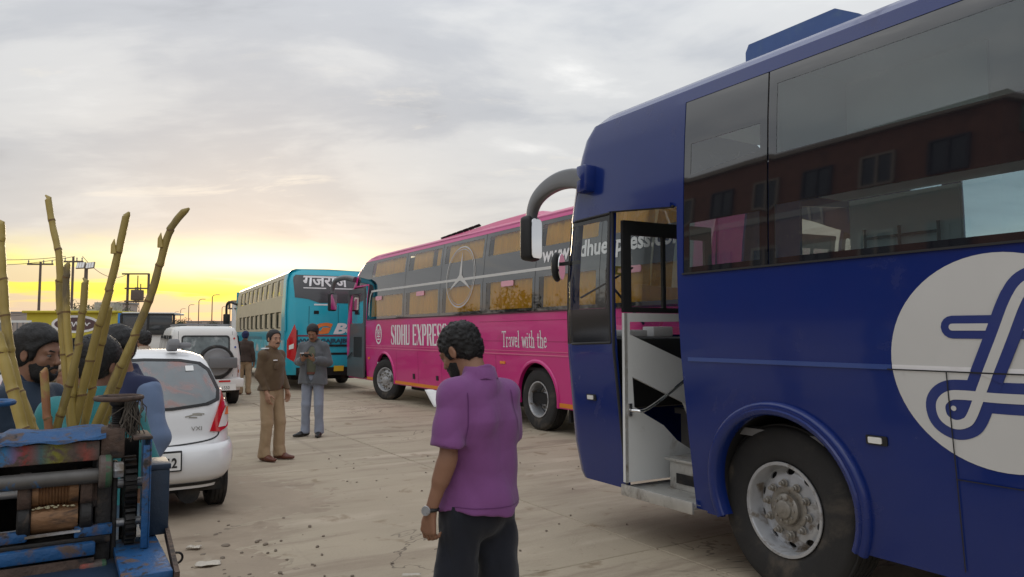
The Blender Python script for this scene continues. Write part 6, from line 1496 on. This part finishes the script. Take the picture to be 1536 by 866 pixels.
# --- police officer in khaki
m_khb = cloth('brown_khaki_jacket', (.105, .068, .038), var=.10); m_kht = cloth('pale_khaki', (.36, .255, .155), var=.07); m_brown = mat('brown_leather', (.12, .035, .02), .4, var=.2)
J = dict(elR=(.195, -.03, 1.12), wrR=(.185, .08, .88), hdR=((.0, .25, -1), (-1, .1, 0), .45), elL=(-.20, -.02, 1.12), wrL=(-.14, .14, .90), anL=(-.10, .05, .085), toL=(-.13, .22, .035), knL=(-.10, .06, .49))
f = Fig('person', 'police officer in a brown jacket and pale khaki trousers, turned to the right', (-3.13, 9.53, 0), R(-112), 1.675, .0085, m_skin2, J, yaw=-18, pitch=0)
f.body(); f.face(mous=True); f.hair(.6, 5, .001, nape=-.02, front=.032, strands=1200); tp = f.top('jacket', m_khb, off=.022, hem=.93, sleeve='long', amp=.006, seed=31, slr=(.058, .066), loose=1.06, hemr=.150); f.trousers(m_kht, .086, .070, .066, .0035, 14); f.shoes(m_brown); f.belt(m_brown, .955, .160)
e = MB(); e.box((.095, -.05, 1.452), (.165, .03, 1.468), .006); f.put('shoulder_badge', e.mesh('shoulder_badge'), m_letter, tp)
e = MB(); e.box((.06, .125, 1.30), (.13, .14, 1.315), .003); f.put('name_badge', e.mesh('name_badge'), m_letter, tp)
e = MB(); e.box((.02, .125, 1.19), (.12, .142, 1.27), .006); f.put('pocket', e.mesh('pocket'), m_khb, tp)

# --- man looking at his phone
m_gj = cloth('grey_jacket', (.105, .110, .120), var=.12); m_olive = cloth('olive_shirt', (.115, .120, .085)); m_lbt = cloth('pale_blue_trousers', (.24, .265, .33), var=.07)
J = dict(elL=(-.235, -.01, 1.14), elR=(.235, -.01, 1.14), wrL=(-.085, .235, 1.175), wrR=(.085, .235, 1.175), hdL=((.55, .55, .45), (.1, -.1, 1), .55), hdR=((-.55, .55, .45), (-.1, -.1, 1), .55), knL=(-.105, .03, .49), toR=(.20, .10, .035), anR=(.12, -.03, .085))
f = Fig('person', 'man in an open grey jacket and pale trousers looking down at his phone', (-3.18, 11.69, 0), R(176), 1.765, .0085, m_skin, J, yaw=4, pitch=-26, head=(0, .055, 1.585))
f.body(); f.face(mous=True); f.hair(1.0, 9, .0012, top=.006, front=.040, strands=1800); f.top('shirt', m_olive, off=.004, hem=.95, sleeve='short', amp=.004, seed=41, slr=(.05, .05))
def opn(b):
    b.ell((0, .22, 1.12), (.098, .20, .36), .01, None, 's')
tp = f.top('jacket', m_gj, off=.028, hem=.82, sleeve='long', amp=.007, seed=45, slr=(.064, .074), loose=1.12, open_=opn, hemr=.200); f.trousers(m_lbt, .083, .066, .060, .0025, 17); f.shoes(mat('black_leather', (.012, .011, .010), .35)); f.belt(m_brown, .972, .162)
e = MB(); e.box((.09, .165, 1.27), (.15, .178, 1.282), .003); f.put('pocket_trim', e.mesh('pocket_trim'), m_letter, tp)
pm = Matrix.Translation(Vector(f.loc)) @ Matrix.Rotation(f.rz, 4, 'Z') @ Matrix.Scale(f.k, 4)
mb = MB(); M = pm @ Matrix.Translation((0, .315, 1.245)) @ Matrix.Rotation(R(-50), 4, 'X'); mb.box((-.072, -.005, -.038), (.072, .005, .038), .004, M); tag(mb.build('phone', m_black), 'black phone held in both hands by the man in the grey jacket', 'phone')

# --- three men standing behind the cart
m_nav = cloth('dark_navy_jacket', (.020, .034, .058), .7, var=.25); m_teals = cloth('teal_shirt', (.035, .200, .215), var=.07)
f = Fig('person', 'bearded man in a dark navy jacket standing in profile behind the sugarcane', (-2.19, 3.30, 0), R(-99), 1.645, .0065, m_skin3, dict(elR=(.215, .0, 1.11), wrR=(.16, .20, 1.0), elL=(-.2, .05, 1.12), wrL=(-.12, .28, 1.06)), yaw=4, pitch=-6, head=(0, .055, 1.585))
f.body(); f.face(beard=True); f.hair(1.0, 13, .0015, nape=-.088, top=.006, front=.045, strands=5000); tp = f.top('jacket', m_nav, off=.032, hem=.80, sleeve='long', amp=.006, seed=51, slr=(.066, .072), loose=1.08)
f.trousers(m_jeans, seed=5); f.shoes(m_brown)
f = Fig('person', 'man in a teal shirt with his back turned behind the sugarcane', (-1.735, 3.02, 0), R(4), 1.60, .0065, m_skin3, dict(elR=(.205, .06, 1.12), wrR=(.10, .25, 1.05), elL=(-.205, .06, 1.12), wrL=(-.10, .25, 1.05), shL=(-.155, -.01, 1.375), shR=(.155, -.01, 1.375)), yaw=-14, pitch=-10, roll=4, head=(.0, .05, 1.585))
f.body(); f.face(); f.hair(1.0, 15, .0015, nape=-.080, top=.004, strands=5000); f.top('shirt', m_teals, off=.016, hem=.78, sleeve='long', amp=.005, seed=61, slr=(.058, .066)); f.trousers(m_jeans, seed=6); f.shoes(m_brown)
m_rag = cloth('navy_shirt_front', (.024, .030, .075), var=.12); m_ragsl = cloth('blue_grey_sleeve', (.150, .205, .325), var=.10)
f = Fig('person', 'smiling man in a navy shirt with pale blue sleeves between cane and white car', (-2.085, 3.92, 0), R(163), 1.65, .0065, m_skin, dict(elL=(-.235, .0, 1.11), wrL=(-.225, .10, .87), elR=(.22, .03, 1.11), wrR=(.15, .2, .98)), yaw=16, pitch=-14, head=(.01, .045, 1.582))
f.body(); f.face(); f.hair(1.15, 17, .0015, top=.004, front=.040, strands=3500); tp = f.top('shirt', m_rag, off=.020, hem=.74, sleeve='long', amp=.006, seed=71, slr=(.062, .074), sl_m=m_ragsl, collar=False, loose=1.04)
e = Solid(.004); e.cone(f.H(-.018, .093, -.064), f.H(.018, .093, -.064), .0038, .0038, .002); f.put('teeth', e, m_eye)
f.decal(tp, [([(-.12, 1.175), (.06, 1.185)], .010), ([(-.045, 1.245), (-.045, 1.12)], .010), ([(-.075, 1.235), (-.015, 1.235)], .006)], m_letter, 'shirt_print')
f.trousers(m_jeans, seed=7); f.shoes(m_brown)

# --- people farther back
m_beige = cloth('beige_shawl', (.36, .275, .205), var=.12); m_dkb = cloth('dark_brown_shirt', (.06, .042, .034))
f = Fig('person', 'person in dark brown top and khaki trousers standing beyond the white utility vehicle', (-7.25, 19.8, 0), R(10), 1.70, .012, m_skin, {}, yaw=0)
f.body(); f.hair(1.0, 19, .003, m=cloth('navy_cap', (.02, .025, .08))); f.top('shirt', m_dkb, sleeve='long', seed=81, hem=.88, collar=False); f.trousers(m_kht, seed=8); f.shoes(m_brown)
f = Fig('person', 'person in a beige wrap with dark hair beyond the roof of the hatchback', (-5.05, 10.0, 0), R(60), 1.66, .012, m_skin, {}, yaw=0)
f.body(); f.hair(1.0, 23, .003); f.top('wrap', m_beige, sleeve='long', seed=82, loose=1.1, hem=.5, off=.03); f.trousers(m_kht, seed=9); f.shoes(m_brown)
f = Fig('person', 'short person in a beige shawl glimpsed between the navy jacket and the cane', (-3.02, 4.95, 0), R(-150), 1.44, .011, m_skin, {}, yaw=0)
f.body(); f.hair(1.5, 25, .002, m=m_beige, nape=-.12); f.top('shawl', m_beige, sleeve='long', seed=83, loose=1.15, hem=.5, off=.035); f.trousers(m_dkb, seed=10); f.shoes(m_brown)

# ------------------------------------------------------------------ things far off along the road
m_pole = mat('weathered_pole', (.13, .10, .085), .85, var=.2); m_wire = mat('wire', (.05, .045, .045), .8)
def px_at(px, Y): return (px - 768) / 1090 * Y
def power_pole(px, Y, h, arms, label, cat='utility pole', r=.11):
    t = thing('utility_pole', label, cat, (px_at(px, Y), Y, 0), 0, 'poles beyond the kiosk')
    mb = MB(); mb.tube([(0, 0, 0), (0, 0, h)], [r, r * .75], 8); mb.build('pole', m_pole, t)
    for (z, a, b) in arms:
        mb = MB(); mb.bar((a, 0, z), (b, 0, z), .12, .12); ca = mb.build('cross_arm', m_pole, t)
        im = None
        for x in (a + .08, (a + b) / 2 + .25, b - .08):
            if im is None: mb = MB(); mb.lathe([(0, 0), (.05, .02), (.03, .10), (.06, .16), (.0, .30)], (0, 0, 0), (0, 0, 1), 8); im = mb.mesh('insulator')
            o = link_mesh('insulator', im, m_grey, ca); o.location = (x, 0, z + .06)
    return t
power_pole(58, 55, 7.15, [(6.95, -1.0, .95)], 'bare wooden pole with one long flat cross arm left of the tallest cane')
power_pole(107, 55, 7.5, [(7.15, -.7, .75)], 'tall thin pole with upright insulators on a short arm carrying wires')
t = thing('flood_light', 'pole with a wide twin floodlight panel at its top', 'flood light', (px_at(127, 40), 40, 0))
mb = MB(); mb.tube([(0, 0, 0), (0, 0, 5.5)], [.13, .09], 8); mb.build('pole', m_pole, t)
for x, rr in ((-.27, -3), (.25, -7)):
    M = Matrix.Translation((x, -.05, 5.42)) @ Matrix.Rotation(R(rr), 4, 'Y') @ Matrix.Rotation(R(-25), 4, 'X'); mb = MB(); mb.box((-.24, -.04, -.20), (.24, .04, .20), .02, M); lm_ = mb.build('lamp_head', mat('lamp_grey', (.20, .17, .13), .6) if x < 0 else bpy.data.materials['lamp_grey'], t)
    for k in range(3):
        mb = MB(); mb.box((-.21 + .145 * k, -.05, -.17), (-.09 + .145 * k, -.042, .17), 0, M); mb.build('lamp_panel', m_lens, lm_)
# H pole with a transformer
t = thing('transformer_pole', 'double pole with crossbars and a transformer beyond the blue sign', 'utility pole', (px_at(206, 70), 70, 0))
mb = MB(); mb.tube([(-1.0, 0, 0), (-1.0, 0, 7.5)], .12, 8); mb.build('pole', m_pole, t); mb = MB(); mb.tube([(1.0, 0, 0), (1.0, 0, 7.5)], .12, 8); mb.build('pole', m_pole, t)
for z, a, b in ((7.45, -1.5, 1.1), (6.05, -1.2, 1.2), (4.8, -1.2, 1.2)): mb = MB(); mb.bar((a, -.15, z), (b, -.15, z), .12, .14); mb.build('cross_arm', m_pole, t)
mb = MB(); mb.box((-.45, -.5, 4.9), (.45, .3, 5.9), .05); mb.tube([(0, -.1, 5.9), (0, -.1, 7.3)], .05, 6); mb.tube([(.3, -.1, 5.9), (.3, -.1, 6.5)], .05, 6); mb.build('transformer', m_pole, t)
t = thing('lattice_mast', 'thin lattice mast standing far behind the double pole', 'mast', (px_at(204, 110), 110, 0))
mb = MB()
for k in range(8):
    z = k * 1.1; w = .55 - .05 * k
    for a in range(4):
        c0 = [(w, w), (-w, w), (-w, -w), (w, -w)]; w2 = w - .05; c1 = [(w2, w2), (-w2, w2), (-w2, -w2), (w2, -w2)]; b = (a + 1) % 4
        mb.bar((*c0[a], z), (*c1[a], z + 1.1), .07, .07); mb.bar((*c0[a], z), (*c1[b], z + 1.1), .05, .05)
mb.build('lattice', m_pole, t)
for x in (-.5, .4): mb = MB(); mb.bar((x - .9, 0, 6.8 + x), (x + .9, 0, 6.8 + x), .1, .1); mb.build('cross_arm', m_pole, t)
# pole with a small switch box beside the turquoise bus
t = thing('utility_pole', 'pale pole with a switch frame just left of the turquoise bus', 'utility pole', (px_at(351, 40), 40, 0), 0, 'poles beyond the kiosk')
mb = MB(); mb.tube([(0, 0, 0), (0, 0, 3.4)], .12, 8); mb.build('pole', m_white, t); mb = MB(); mb.box((-.3, -.1, 3.0), (.35, .1, 3.08)); mb.box((-.3, -.1, 3.4), (.35, .1, 3.46))
for x in (-.28, 0, .3): mb.box((x - .03, -.03, 3.08), (x + .03, .03, 3.4))
mb.build('switch_frame', m_pole, t)
# line of street lamps running into the distance
lp = None; LL = ['tallest of the far street lamps, above the right part of the utility vehicle roof', 'second tallest far street lamp, next left of the tallest one', 'far street lamp just left of the small grey tower house', 'far street lamp, second from the smallest in the row', 'smallest and farthest street lamp of the row at its left end', 'far street lamp nearest to the pale pole by the turquoise bus', 'far street lamp between the tallest lamp and the one by the pale pole']
for i, (px, Y, h) in enumerate(((318, 120, 8.2), (298, 135, 8.2), (283, 160, 8.2), (271, 185, 8.2), (262, 210, 8.2), (345, 140, 7.0), (333, 170, 7.0))):
    if lp is None:
        lp = thing('street_lamp', 'far thin street lamp in the row above the white utility vehicle', 'street lamp', (0, 0, 0), 0, 'far street lamps')
        mb = MB(); mb.tube([(0, 0, 0), (0, 0, 7.8), (.2, 0, 8.1), (.8, 0, 8.2)], [.11, .07, .06, .05], 6); mb.build('pole', m_pole, lp); mb = MB(); mb.box((.6, -.12, 8.12), (1.2, .12, 8.22), .02); mb.build('lamp_head', m_grey, lp); o = lp
    else: o = copy_tree(lp)
    o.location = (px_at(px, Y), Y, 0); o['label'] = LL[i]
# wires
def wire(a, b, sag, label):
    a, b = Vector(a), Vector(b); mb = MB(); mb.tube([a.lerp(b, t / 16) - Vector((0, 0, sag * 4 * (t / 16) * (1 - t / 16))) for t in range(17)], .022, 5); tag(mb.build('overhead_wire', m_wire), label, 'wire', 'overhead wires')
A = Vector((px_at(107, 55), 55, 7.55))
wire(A + Vector((-.6, 0, 0)), (px_at(-120, 60), 60, 8.6), .5, 'upper overhead wire running left from the pole with upright insulators')
wire(A + Vector((.1, 0, 0)), (px_at(-130, 62), 62, 8.3), .7, 'lower overhead wire running left from the pole with upright insulators')
wire(A + Vector((.7, 0, 0)), (px_at(206, 70) - 1, 70, 7.5), .9, 'overhead wire sagging from the tall thin pole to the double pole')
wire((px_at(-90, 80), 80, 3.6), (px_at(206, 70) - 1, 69.9, 4.9), .6, 'low overhead wire crossing the sky under the yellow band')

# yellow kiosk with an oval sign, blue banner
m_yel = mat('yellow_panel', (.52, .43, .035), .55, var=.08, dirt=((.35, .28, .05), 1.2, .55, .8)); m_mar2 = mat('dark_oval', (.10, .055, .06), .5, var=.2); m_bsign = mat('blue_banner', (.03, .22, .62), .5, var=.15)
KY = 24.5; k = thing('kiosk', 'yellow snack kiosk with a dark oval sign on its upper side', 'kiosk', (px_at(109, KY), KY, 0), R(2))
mb = MB(); mb.box((-1.53, 0, .25), (1.48, 1.9, 2.36), .05); mb.build('wall', m_yel, k)
mb = MB(); mb.box((-1.62, -.12, 2.34), (1.50, 2.0, 2.42), .03); mb.build('roof', m_yel, k)
mb = MB(); mb.box((-1.2, -.03, .95), (1.1, .02, 1.5)); mb.build('counter_opening', m_dark, k); mb = MB(); mb.box((-1.4, -.35, .9), (1.3, 0, .95), .01); mb.build('counter', m_alu, k)
mb = MB(); mb.sheet([(.12 + .80 * math.cos(a), 1.97 + .30 * math.sin(a)) for a in [2 * math.pi * q / 36 for q in range(36)]], [], lambda u, v, h: Vector((u, -.012 + -h, v)), .01); sgn = mb.build('oval_sign', m_letter, k)
mb = MB(); mb.sheet([(.12 + .70 * math.cos(a), 1.97 + .22 * math.sin(a)) for a in [2 * math.pi * q / 36 for q in range(36)]], [], lambda u, v, h: Vector((u, -.018, v))); mb.build('oval_face', m_mar2, sgn)
mb = MB()
pth = spline2([(-.35 + .045 * q, .06 * math.sin(q * 1.9) + .02 * math.sin(q * 4.1)) for q in range(22)], 4); ribbon(mb, [(a + .0, b + 1.97) for a, b in pth], .035, lambda u, v, h: Vector((u, -.022, v))); mb.build('script', m_letter, sgn)
mb = MB(); mb.sheet(circle2(1.08, 2.17, .11, 16), [], lambda u, v, h: Vector((u, -.012, v))); sg2 = mb.build('small_emblem', m_letter, k); mb = MB(); mb.sheet(circle2(1.08, 2.17, .05, 12), [], lambda u, v, h: Vector((u, -.016, v))); mb.build('emblem_dot', m_dblue, sg2)
mb = MB(); mb.box((-.4, .5, 2.42), (.55, 1.4, 2.50)); mb.box((.55, .3, 2.42), (1.2, .9, 2.72)); mb.build('roof_crate', m_alu, k)
t = thing('banner', 'small blue banner with pale lettering fixed beside the yellow kiosk', 'banner', (px_at(189, 24.2), 24.2, 0), R(-3))
mb = MB(); mb.prism([(-.27, 1.60), (.10, 1.66), (.27, 1.85), (.27, 2.30), (-.27, 2.33)], lambda u, v, h: Vector((u, h, v)), 0, .04); mb.build('panel', m_bsign, t)
mb = MB(); mb.sheet(rrect(-.20, 2.02, .12, 2.24, .02), [], lambda u, v, h: Vector((u, -.004, v))); mb.build('print', mat('pale_print', (.55, .45, .50), .6, var=.3, vscale=12), t)
mb = MB(); mb.tube([(-.22, .06, 0), (-.22, .06, 2.3)], .025, 6); mb.build('post', m_grey, t); mb = MB(); mb.tube([(.22, .06, 0), (.22, .06, 2.3)], .025, 6); mb.build('post', m_grey, t)
# small pickup seen over the hatchback
t = thing('pickup', 'pale small truck with open frame cab behind the man in the navy shirt', 'truck', (px_at(222, 21), 21, 0), R(12))
mb = MB(); mb.box((-.75, 0, .45), (.75, 3.2, 1.05), .05); mb.box((-.72, .05, 1.05), (.72, 1.4, 1.72), .10); mb.build('body', m_swp, t)
mb = MB(); mb.box((-.66, -.02, 1.66), (.66, 0, 2.18), .03); cw = mb.build('window', m_cglass, t)
mb = MB()
for a, b in (((-.7, 0, 1.64), (.7, 0, 1.64)), ((-.7, 0, 2.2), (.7, 0, 2.2)), ((-.7, 0, 1.64), (-.7, 0, 2.2)), ((.7, 0, 1.64), (.7, 0, 2.2)), ((.02, 0, 1.64), (.02, 0, 2.2))): mb.bar(a, b, .05, .06)
mb.build('window_frame', m_black, t); mb = MB(); mb.box((-.7, .02, 2.2), (.7, 1.3, 2.26), .02); mb.build('roof', m_white, t)
mb = MB(); mb.sheet(rrect(-.6, 1.75, -.02, 2.12, .03), [], lambda u, v, h: Vector((u, -.025, v))); mb.build('pane', g_car, cw)
for x in (-.66, .66):
    for y in (.6, 2.6): car_wheel(t, 0, 0, .3, .18, 1).location = (x, y, .3); 
for o in [c for c in t.children if c.name.startswith('wheel')]: o.rotation_euler = (0, 0, R(90))
# cars parked farther on: bodies stacked from profile outlines
def far_car(px, Y, z_roof, m, label, rz=30):
    c = thing('car', label, 'car', (px_at(px, Y), Y, 0), R(rz), 'cars parked far along the road')
    k_ = z_roof / 1.5; L = 3.9
    pr = [(-L / 2, .35), (-L / 2, .8), (-L / 2 + .15, .95), (-L / 2 + .95, 1.0), (-L / 2 + 1.5, 1.45), (L / 2 - 1.1, 1.5), (L / 2 - .35, 1.05), (L / 2, .95), (L / 2, .35)]
    mb = MB(); mb.prism([(a, b * k_) for a, b in pr], lambda u, v, h: Vector((u, h * (1 - .12 * max(0, (v - .95 * k_) / .5)), v)), -.8, .8); mb.build('body', m, c, True, 30)
    for sg in (-1, 1):
        mb = MB(); mb.prism([(-L / 2 + 1.12, 1.03 * k_), (-L / 2 + 1.55, 1.40 * k_), (L / 2 - 1.15, 1.43 * k_), (L / 2 - .55, 1.05 * k_)], lambda u, v, h: Vector((u, sg * (.805 - .8 * .12 * max(0, (v - .95 * k_) / .5) + h), v)), 0, .01); mb.build('window', m_cglass, c)
    mb = MB(); mb.add([(L / 2 - .38, -.62, 1.08 * k_), (L / 2 - .38, .62, 1.08 * k_), (L / 2 - 1.06, .60, 1.46 * k_), (L / 2 - 1.06, -.60, 1.46 * k_)], [(0, 1, 2, 3)]); o = mb.build('window', m_cglass, c); o.location = (.02, 0, .02)
    for x in (-1.25, 1.25):
        for y in (-.75, .75):
            mb = MB(); mb.lathe([(0, -.09), (.3, -.09), (.31, 0), (.3, .09), (0, .09)], (x, y, .31), (0, 1, 0), 18); mb.build('wheel', m_tyre, c)
    return c
m_redc = mat('red_car_paint', (.34, .045, .035), .35, coat=.4)
far_car(262, 27, 1.85, m_redc, 'red vehicle roof just above the white utility vehicle, nearest the truck', 60)
far_car(300, 31, 1.80, m_white, 'pale grey van roof showing beyond the white utility vehicle', 50)
far_car(325, 36, 1.75, m_redc, 'dull red car farther off beyond the white utility vehicle', 50)
far_car(240, 38, 1.9, m_swp, 'white vehicle far behind the red one beyond the truck', 40)
c = copy_tree(hatch); c.location = (-8.35, 11.0, 0); c['label'] = 'second small white hatchback at the left edge, mostly hidden by the navy jacket man'
# white railing at the left edge
t = thing('railing', 'white metal railing with upright bars at the left edge', 'railing', (px_at(2, 19), 19, 0), R(8))
bm_ = None
mb = MB(); mb.box((-2.5, 0, 1.93), (.72, .05, 1.99)); mb.build('top_rail', m_white, t); mb = MB(); mb.box((-2.5, 0, 1.25), (.72, .05, 1.30)); mb.build('bottom_rail', m_white, t)
for i in range(24):
    if bm_ is None: mb = MB(); mb.box((-.015, .01, 0), (.015, .04, .63)); bm_ = mb.mesh('bar')
    o = link_mesh('bar', bm_, m_grey, t); o.location = (-2.45 + .135 * i, 0, 1.30)
mb = MB(); mb.box((-2.5, .0, .0), (.72, .10, 1.25), .02); mb.build('base_wall', m_white, t)

# trees: trunk, limbs and leaf clumps
m_leaf = mat('foliage', (.050, .065, .030), .8, var=.4, vscale=2, rand=.2); m_bark = mat('bark', (.08, .06, .045), .95, var=.3)
def tree(label, h, w, seed, n=2600):
    r = random.Random(seed); t = thing('tree', label, 'tree', (0, 0, 0), 0, 'trees round the yard')
    mb = MB(); mb.tube([(0, 0, 0), (.1, .05, h * .3), (0, .1, h * .62)], [h * .035, h * .026, h * .012], 8); cl = []
    for k in range(9):
        a = r.uniform(0, 6.28); b = Vector((math.cos(a) * w * r.uniform(.2, .55), math.sin(a) * w * r.uniform(.2, .55), h * r.uniform(.5, .9))); mb.tube([(0, .05, h * r.uniform(.25, .5)), b * .6 + Vector((0, 0, h * .12)), b], [h * .014, h * .009, h * .004], 5); cl.append((b, w * r.uniform(.18, .34)))
    mb.build('trunk', m_bark, t); mb = MB()
    for k in range(n):
        c, rr = r.choice(cl); d = Vector((r.gauss(0, 1), r.gauss(0, 1), r.gauss(0, .8))).normalized() * rr * r.uniform(.5, 1.05); p = c + d; s = h * r.uniform(.010, .022)
        u = Vector((r.gauss(0, 1), r.gauss(0, 1), r.gauss(0, 1))).normalized(); v = u.orthogonal().normalized() * s; u = u * s * 1.5; mb.add([p - u, p + v * .6, p + u, p - v * .6], [(0, 1, 2, 3)])
    o = mb.build('crown', m_leaf, t, False); o['kind'] = 'stuff'; return t
ta = tree('broad dark tree rising just above the roof of the yellow kiosk', 4.4, 3.4, 1); tb = tree('low tree beyond the double pole', 3.9, 3.6, 2)
ta.location = (px_at(118, 62), 62, 0); tb.location = (px_at(168, 66), 66, 0)
for src, x, y, s, l in ((ta, px_at(-40, 75), 75, 1.1, 'tree far off at the left edge beyond the railing'), (tb, px_at(240, 140), 140, 1.15, 'distant tree beyond the red vehicle'), (ta, px_at(275, 160), 160, 1.2, 'distant tree below the row of street lamps'), (tb, px_at(320, 170), 170, 1.1, 'distant tree left of the turquoise bus'),
                        (ta, -40, 26, 1.6, 'tall tree outside the picture on the left, mirrored in the pink bus'), (tb, -46, 34, 1.7, 'second tree outside the picture on the left, mirrored in the pink bus'), (ta, -52, 45, 1.5, 'third tree outside the picture on the left, mirrored in the pink bus')):
    o = copy_tree(src); o.location = (x, y, 0); o.scale = (s, s, s); o.rotation_euler = (0, 0, x); o['label'] = l
# far low wood and roofs on the horizon
r_ = random.Random(9); mb = MB()
for k in range(900):
    x = r_.uniform(-330, 120); y = r_.uniform(300, 420); h = r_.uniform(1.5, 7); w = r_.uniform(3, 9)
    P_ = Vector((x, y, 0)); mb.ball(P_ + Vector((0, 0, h * .5)), (w, w, h * .6), None, 6, 4)
tag(mb.build('far_wood', m_leaf, None, False), kind='stuff')
m_bld = mat('pale_plaster', (.36, .31, .28), .9, var=.1)
for i, (px, Y, w, h, lab) in enumerate(((289, 150, 2.4, 4.2, 'small grey tower house on the horizon above the utility vehicle'), (175, 90, 3.2, 5.4, 'pale square building behind the yellow kiosk'), (15, 120, 14, 5.2, 'long low building on the horizon at the left edge'), (335, 220, 12, 5.5, 'low building on the horizon left of the turquoise bus'))):
    b = thing('house', lab, 'building', (px_at(px, Y), Y, 0), R(10 * i)); mb = MB(); mb.box((-w / 2, 0, 0), (w / 2, w * .8, h)); mb.build('wall', m_bld, b); mb = MB(); mb.box((-w / 2 - .15, -.15, h), (w / 2 + .15, w * .8 + .15, h + .2)); mb.build('roof', m_grey, b)
    for q in range(max(1, int(w / 3))):
        mb = MB(); mb.box((-w / 2 + .5 + 3 * q, -.05, h * .45), (-w / 2 + 1.5 + 3 * q, -.002, h * .72)); mb.build('window', m_cglass, b)

# ------------------------------------------------------------------ street front across the yard (seen mirrored in the blue bus)
m_brick = mat('brown_brick', (.17, .085, .06), .9, var=.25, vscale=1.2, dirt=((.10, .055, .04), .9, .5, .75)); m_dkwall = mat('dark_plaster', (.055, .055, .065), .9, var=.2); m_trim = mat('plaster_trim', (.26, .23, .20), .9)
bA = thing('building', 'three storey brown brick building across the yard, mirrored in the blue bus windows', 'building', (-30, -.8, 0), math.atan2(.809, -.588))
mb = MB(); mb.box((0, 0, 0), (26, 14, 14.4)); mb.build('wall', m_brick, bA)
mb = MB(); mb.box((-.3, -.35, 14.4), (26.3, 14.3, 14.8)); mb.build('parapet', m_trim, bA)
for z in (4.9, 9.5): mb = MB(); mb.box((-.05, -.12, z), (26.05, 0, z + .35)); mb.build('string_course', m_trim, bA)
for fl in range(3):
    for q in range(7):
        x0 = 1.4 + q * 3.6; z0 = 1.3 + fl * 4.6
        mb = MB(); mb.box((x0, -.02, z0), (x0 + 1.7, .1, z0 + 2.0)); w_ = mb.build('window', m_cglass, bA)
        mb = MB()
        for a, b in (((x0 - .1, -.06, z0 - .08), (x0 + 1.8, -.06, z0 - .08)), ((x0 - .1, -.06, z0 + 2.08), (x0 + 1.8, -.06, z0 + 2.08)), ((x0 - .05, -.06, z0), (x0 - .05, -.06, z0 + 2)), ((x0 + 1.75, -.06, z0), (x0 + 1.75, -.06, z0 + 2)), ((x0 + .85, -.04, z0), (x0 + .85, -.04, z0 + 2))): mb.bar(a, b, .1, .16)
        mb.build('window_frame', m_trim if q % 2 else m_dkwall, w_)
for q in range(2): mb = MB(); mb.box((3 + 10 * q, -1.3, 4.3), (9 + 10 * q, 0, 4.5)); mb.box((3 + 10 * q, -1.3, 4.5), (9 + 10 * q, -1.22, 5.5)); mb.build('balcony', m_dkwall, bA)
bB = thing('building', 'dark house with a pitched roof next to the brown brick building', 'building', (-31.5, -1.8, 0), R(-148))
mb = MB(); mb.box((0, -12, 0), (26, 0, 9.6)); mb.prism([(0, 9.6), (26, 9.6), (24, 11.2), (13, 12.2), (3, 11.4)], lambda u, v, h: Vector((u, h, v)), -12, 0); mb.build('wall', m_dkwall, bB)
for q in range(5): mb = MB(); mb.box((2 + 4.5 * q, .0, 4.4), (4 + 4.5 * q, .05, 6.2)); mb.build('window', m_cglass, bB)
t = thing('rooftop_sign', 'long green rooftop hoarding with an oval emblem above the dark house', 'sign', (-31.2, -1.6, 0), R(-98))
mb = MB(); mb.box((.0, -.1, 12.4), (6.4, .1, 14.7), .03); mb.build('panel', mat('green_hoarding', (.13, .17, .14), .7, var=.15), t)
mb = MB()
for x in (.6, 3.2, 5.8): mb.bar((x, .0, 8.6), (x, .0, 12.4), .12, .12)
mb.build('post', m_pole, t)
mb = MB(); mb.sheet([(1.65 + 1.35 * math.cos(a), 13.5 + .75 * math.sin(a)) for a in [2 * math.pi * q / 30 for q in range(30)]], [], lambda u, v, h: Vector((u, .11, v))); mb.build('oval_emblem', mat('dull_blue', (.06, .09, .22), .6), t)
text_mesh('2IPT', 1.3, lambda u, v, h: Vector((6.1 - u, .115, 13.0 + v)), 'lettering', m_dkwall, t, sx=1.0, bold=.03)
import numpy as np, math
f=1090.;H=1.62;p=math.atan(69/1090.)
def ray(px,py):
    u=(px-768)/f; v=(433-py)/f
    return np.array([u,math.cos(p)-v*math.sin(p),math.sin(p)+v*math.cos(p)])
def gnd(px,py,z=0):
    d=ray(px,py); t=(z-H)/d[2]; return np.array([0,0,H])+t*d
def atd(px,py,Y):
    d=ray(px,py); return np.array([0,0,H])+d*(Y/d[1])
class Plane:
    def __init__(s,P,fw): 
        s.P=np.array([*P,0.]); s.f=np.array([*fw,0.])/np.linalg.norm(fw); s.l=np.array([-s.f[1],s.f[0],0])
    def sz(s,px,py,off=0):
        d=ray(px,py); o=np.array([0,0,H]); n=s.l
        t=((s.P+n*off-o)@n)/(d@n); q=o+t*d; return round((q-s.P)@s.f,3),round(q[2],3),round(q[1],2)
def proj(P):
    x,y,z=P; z-=H
    yy=y*math.cos(p)+z*math.sin(p); zz=-y*math.sin(p)+z*math.cos(p)
    return 768+f*x/yy, 433-f*zz/yy
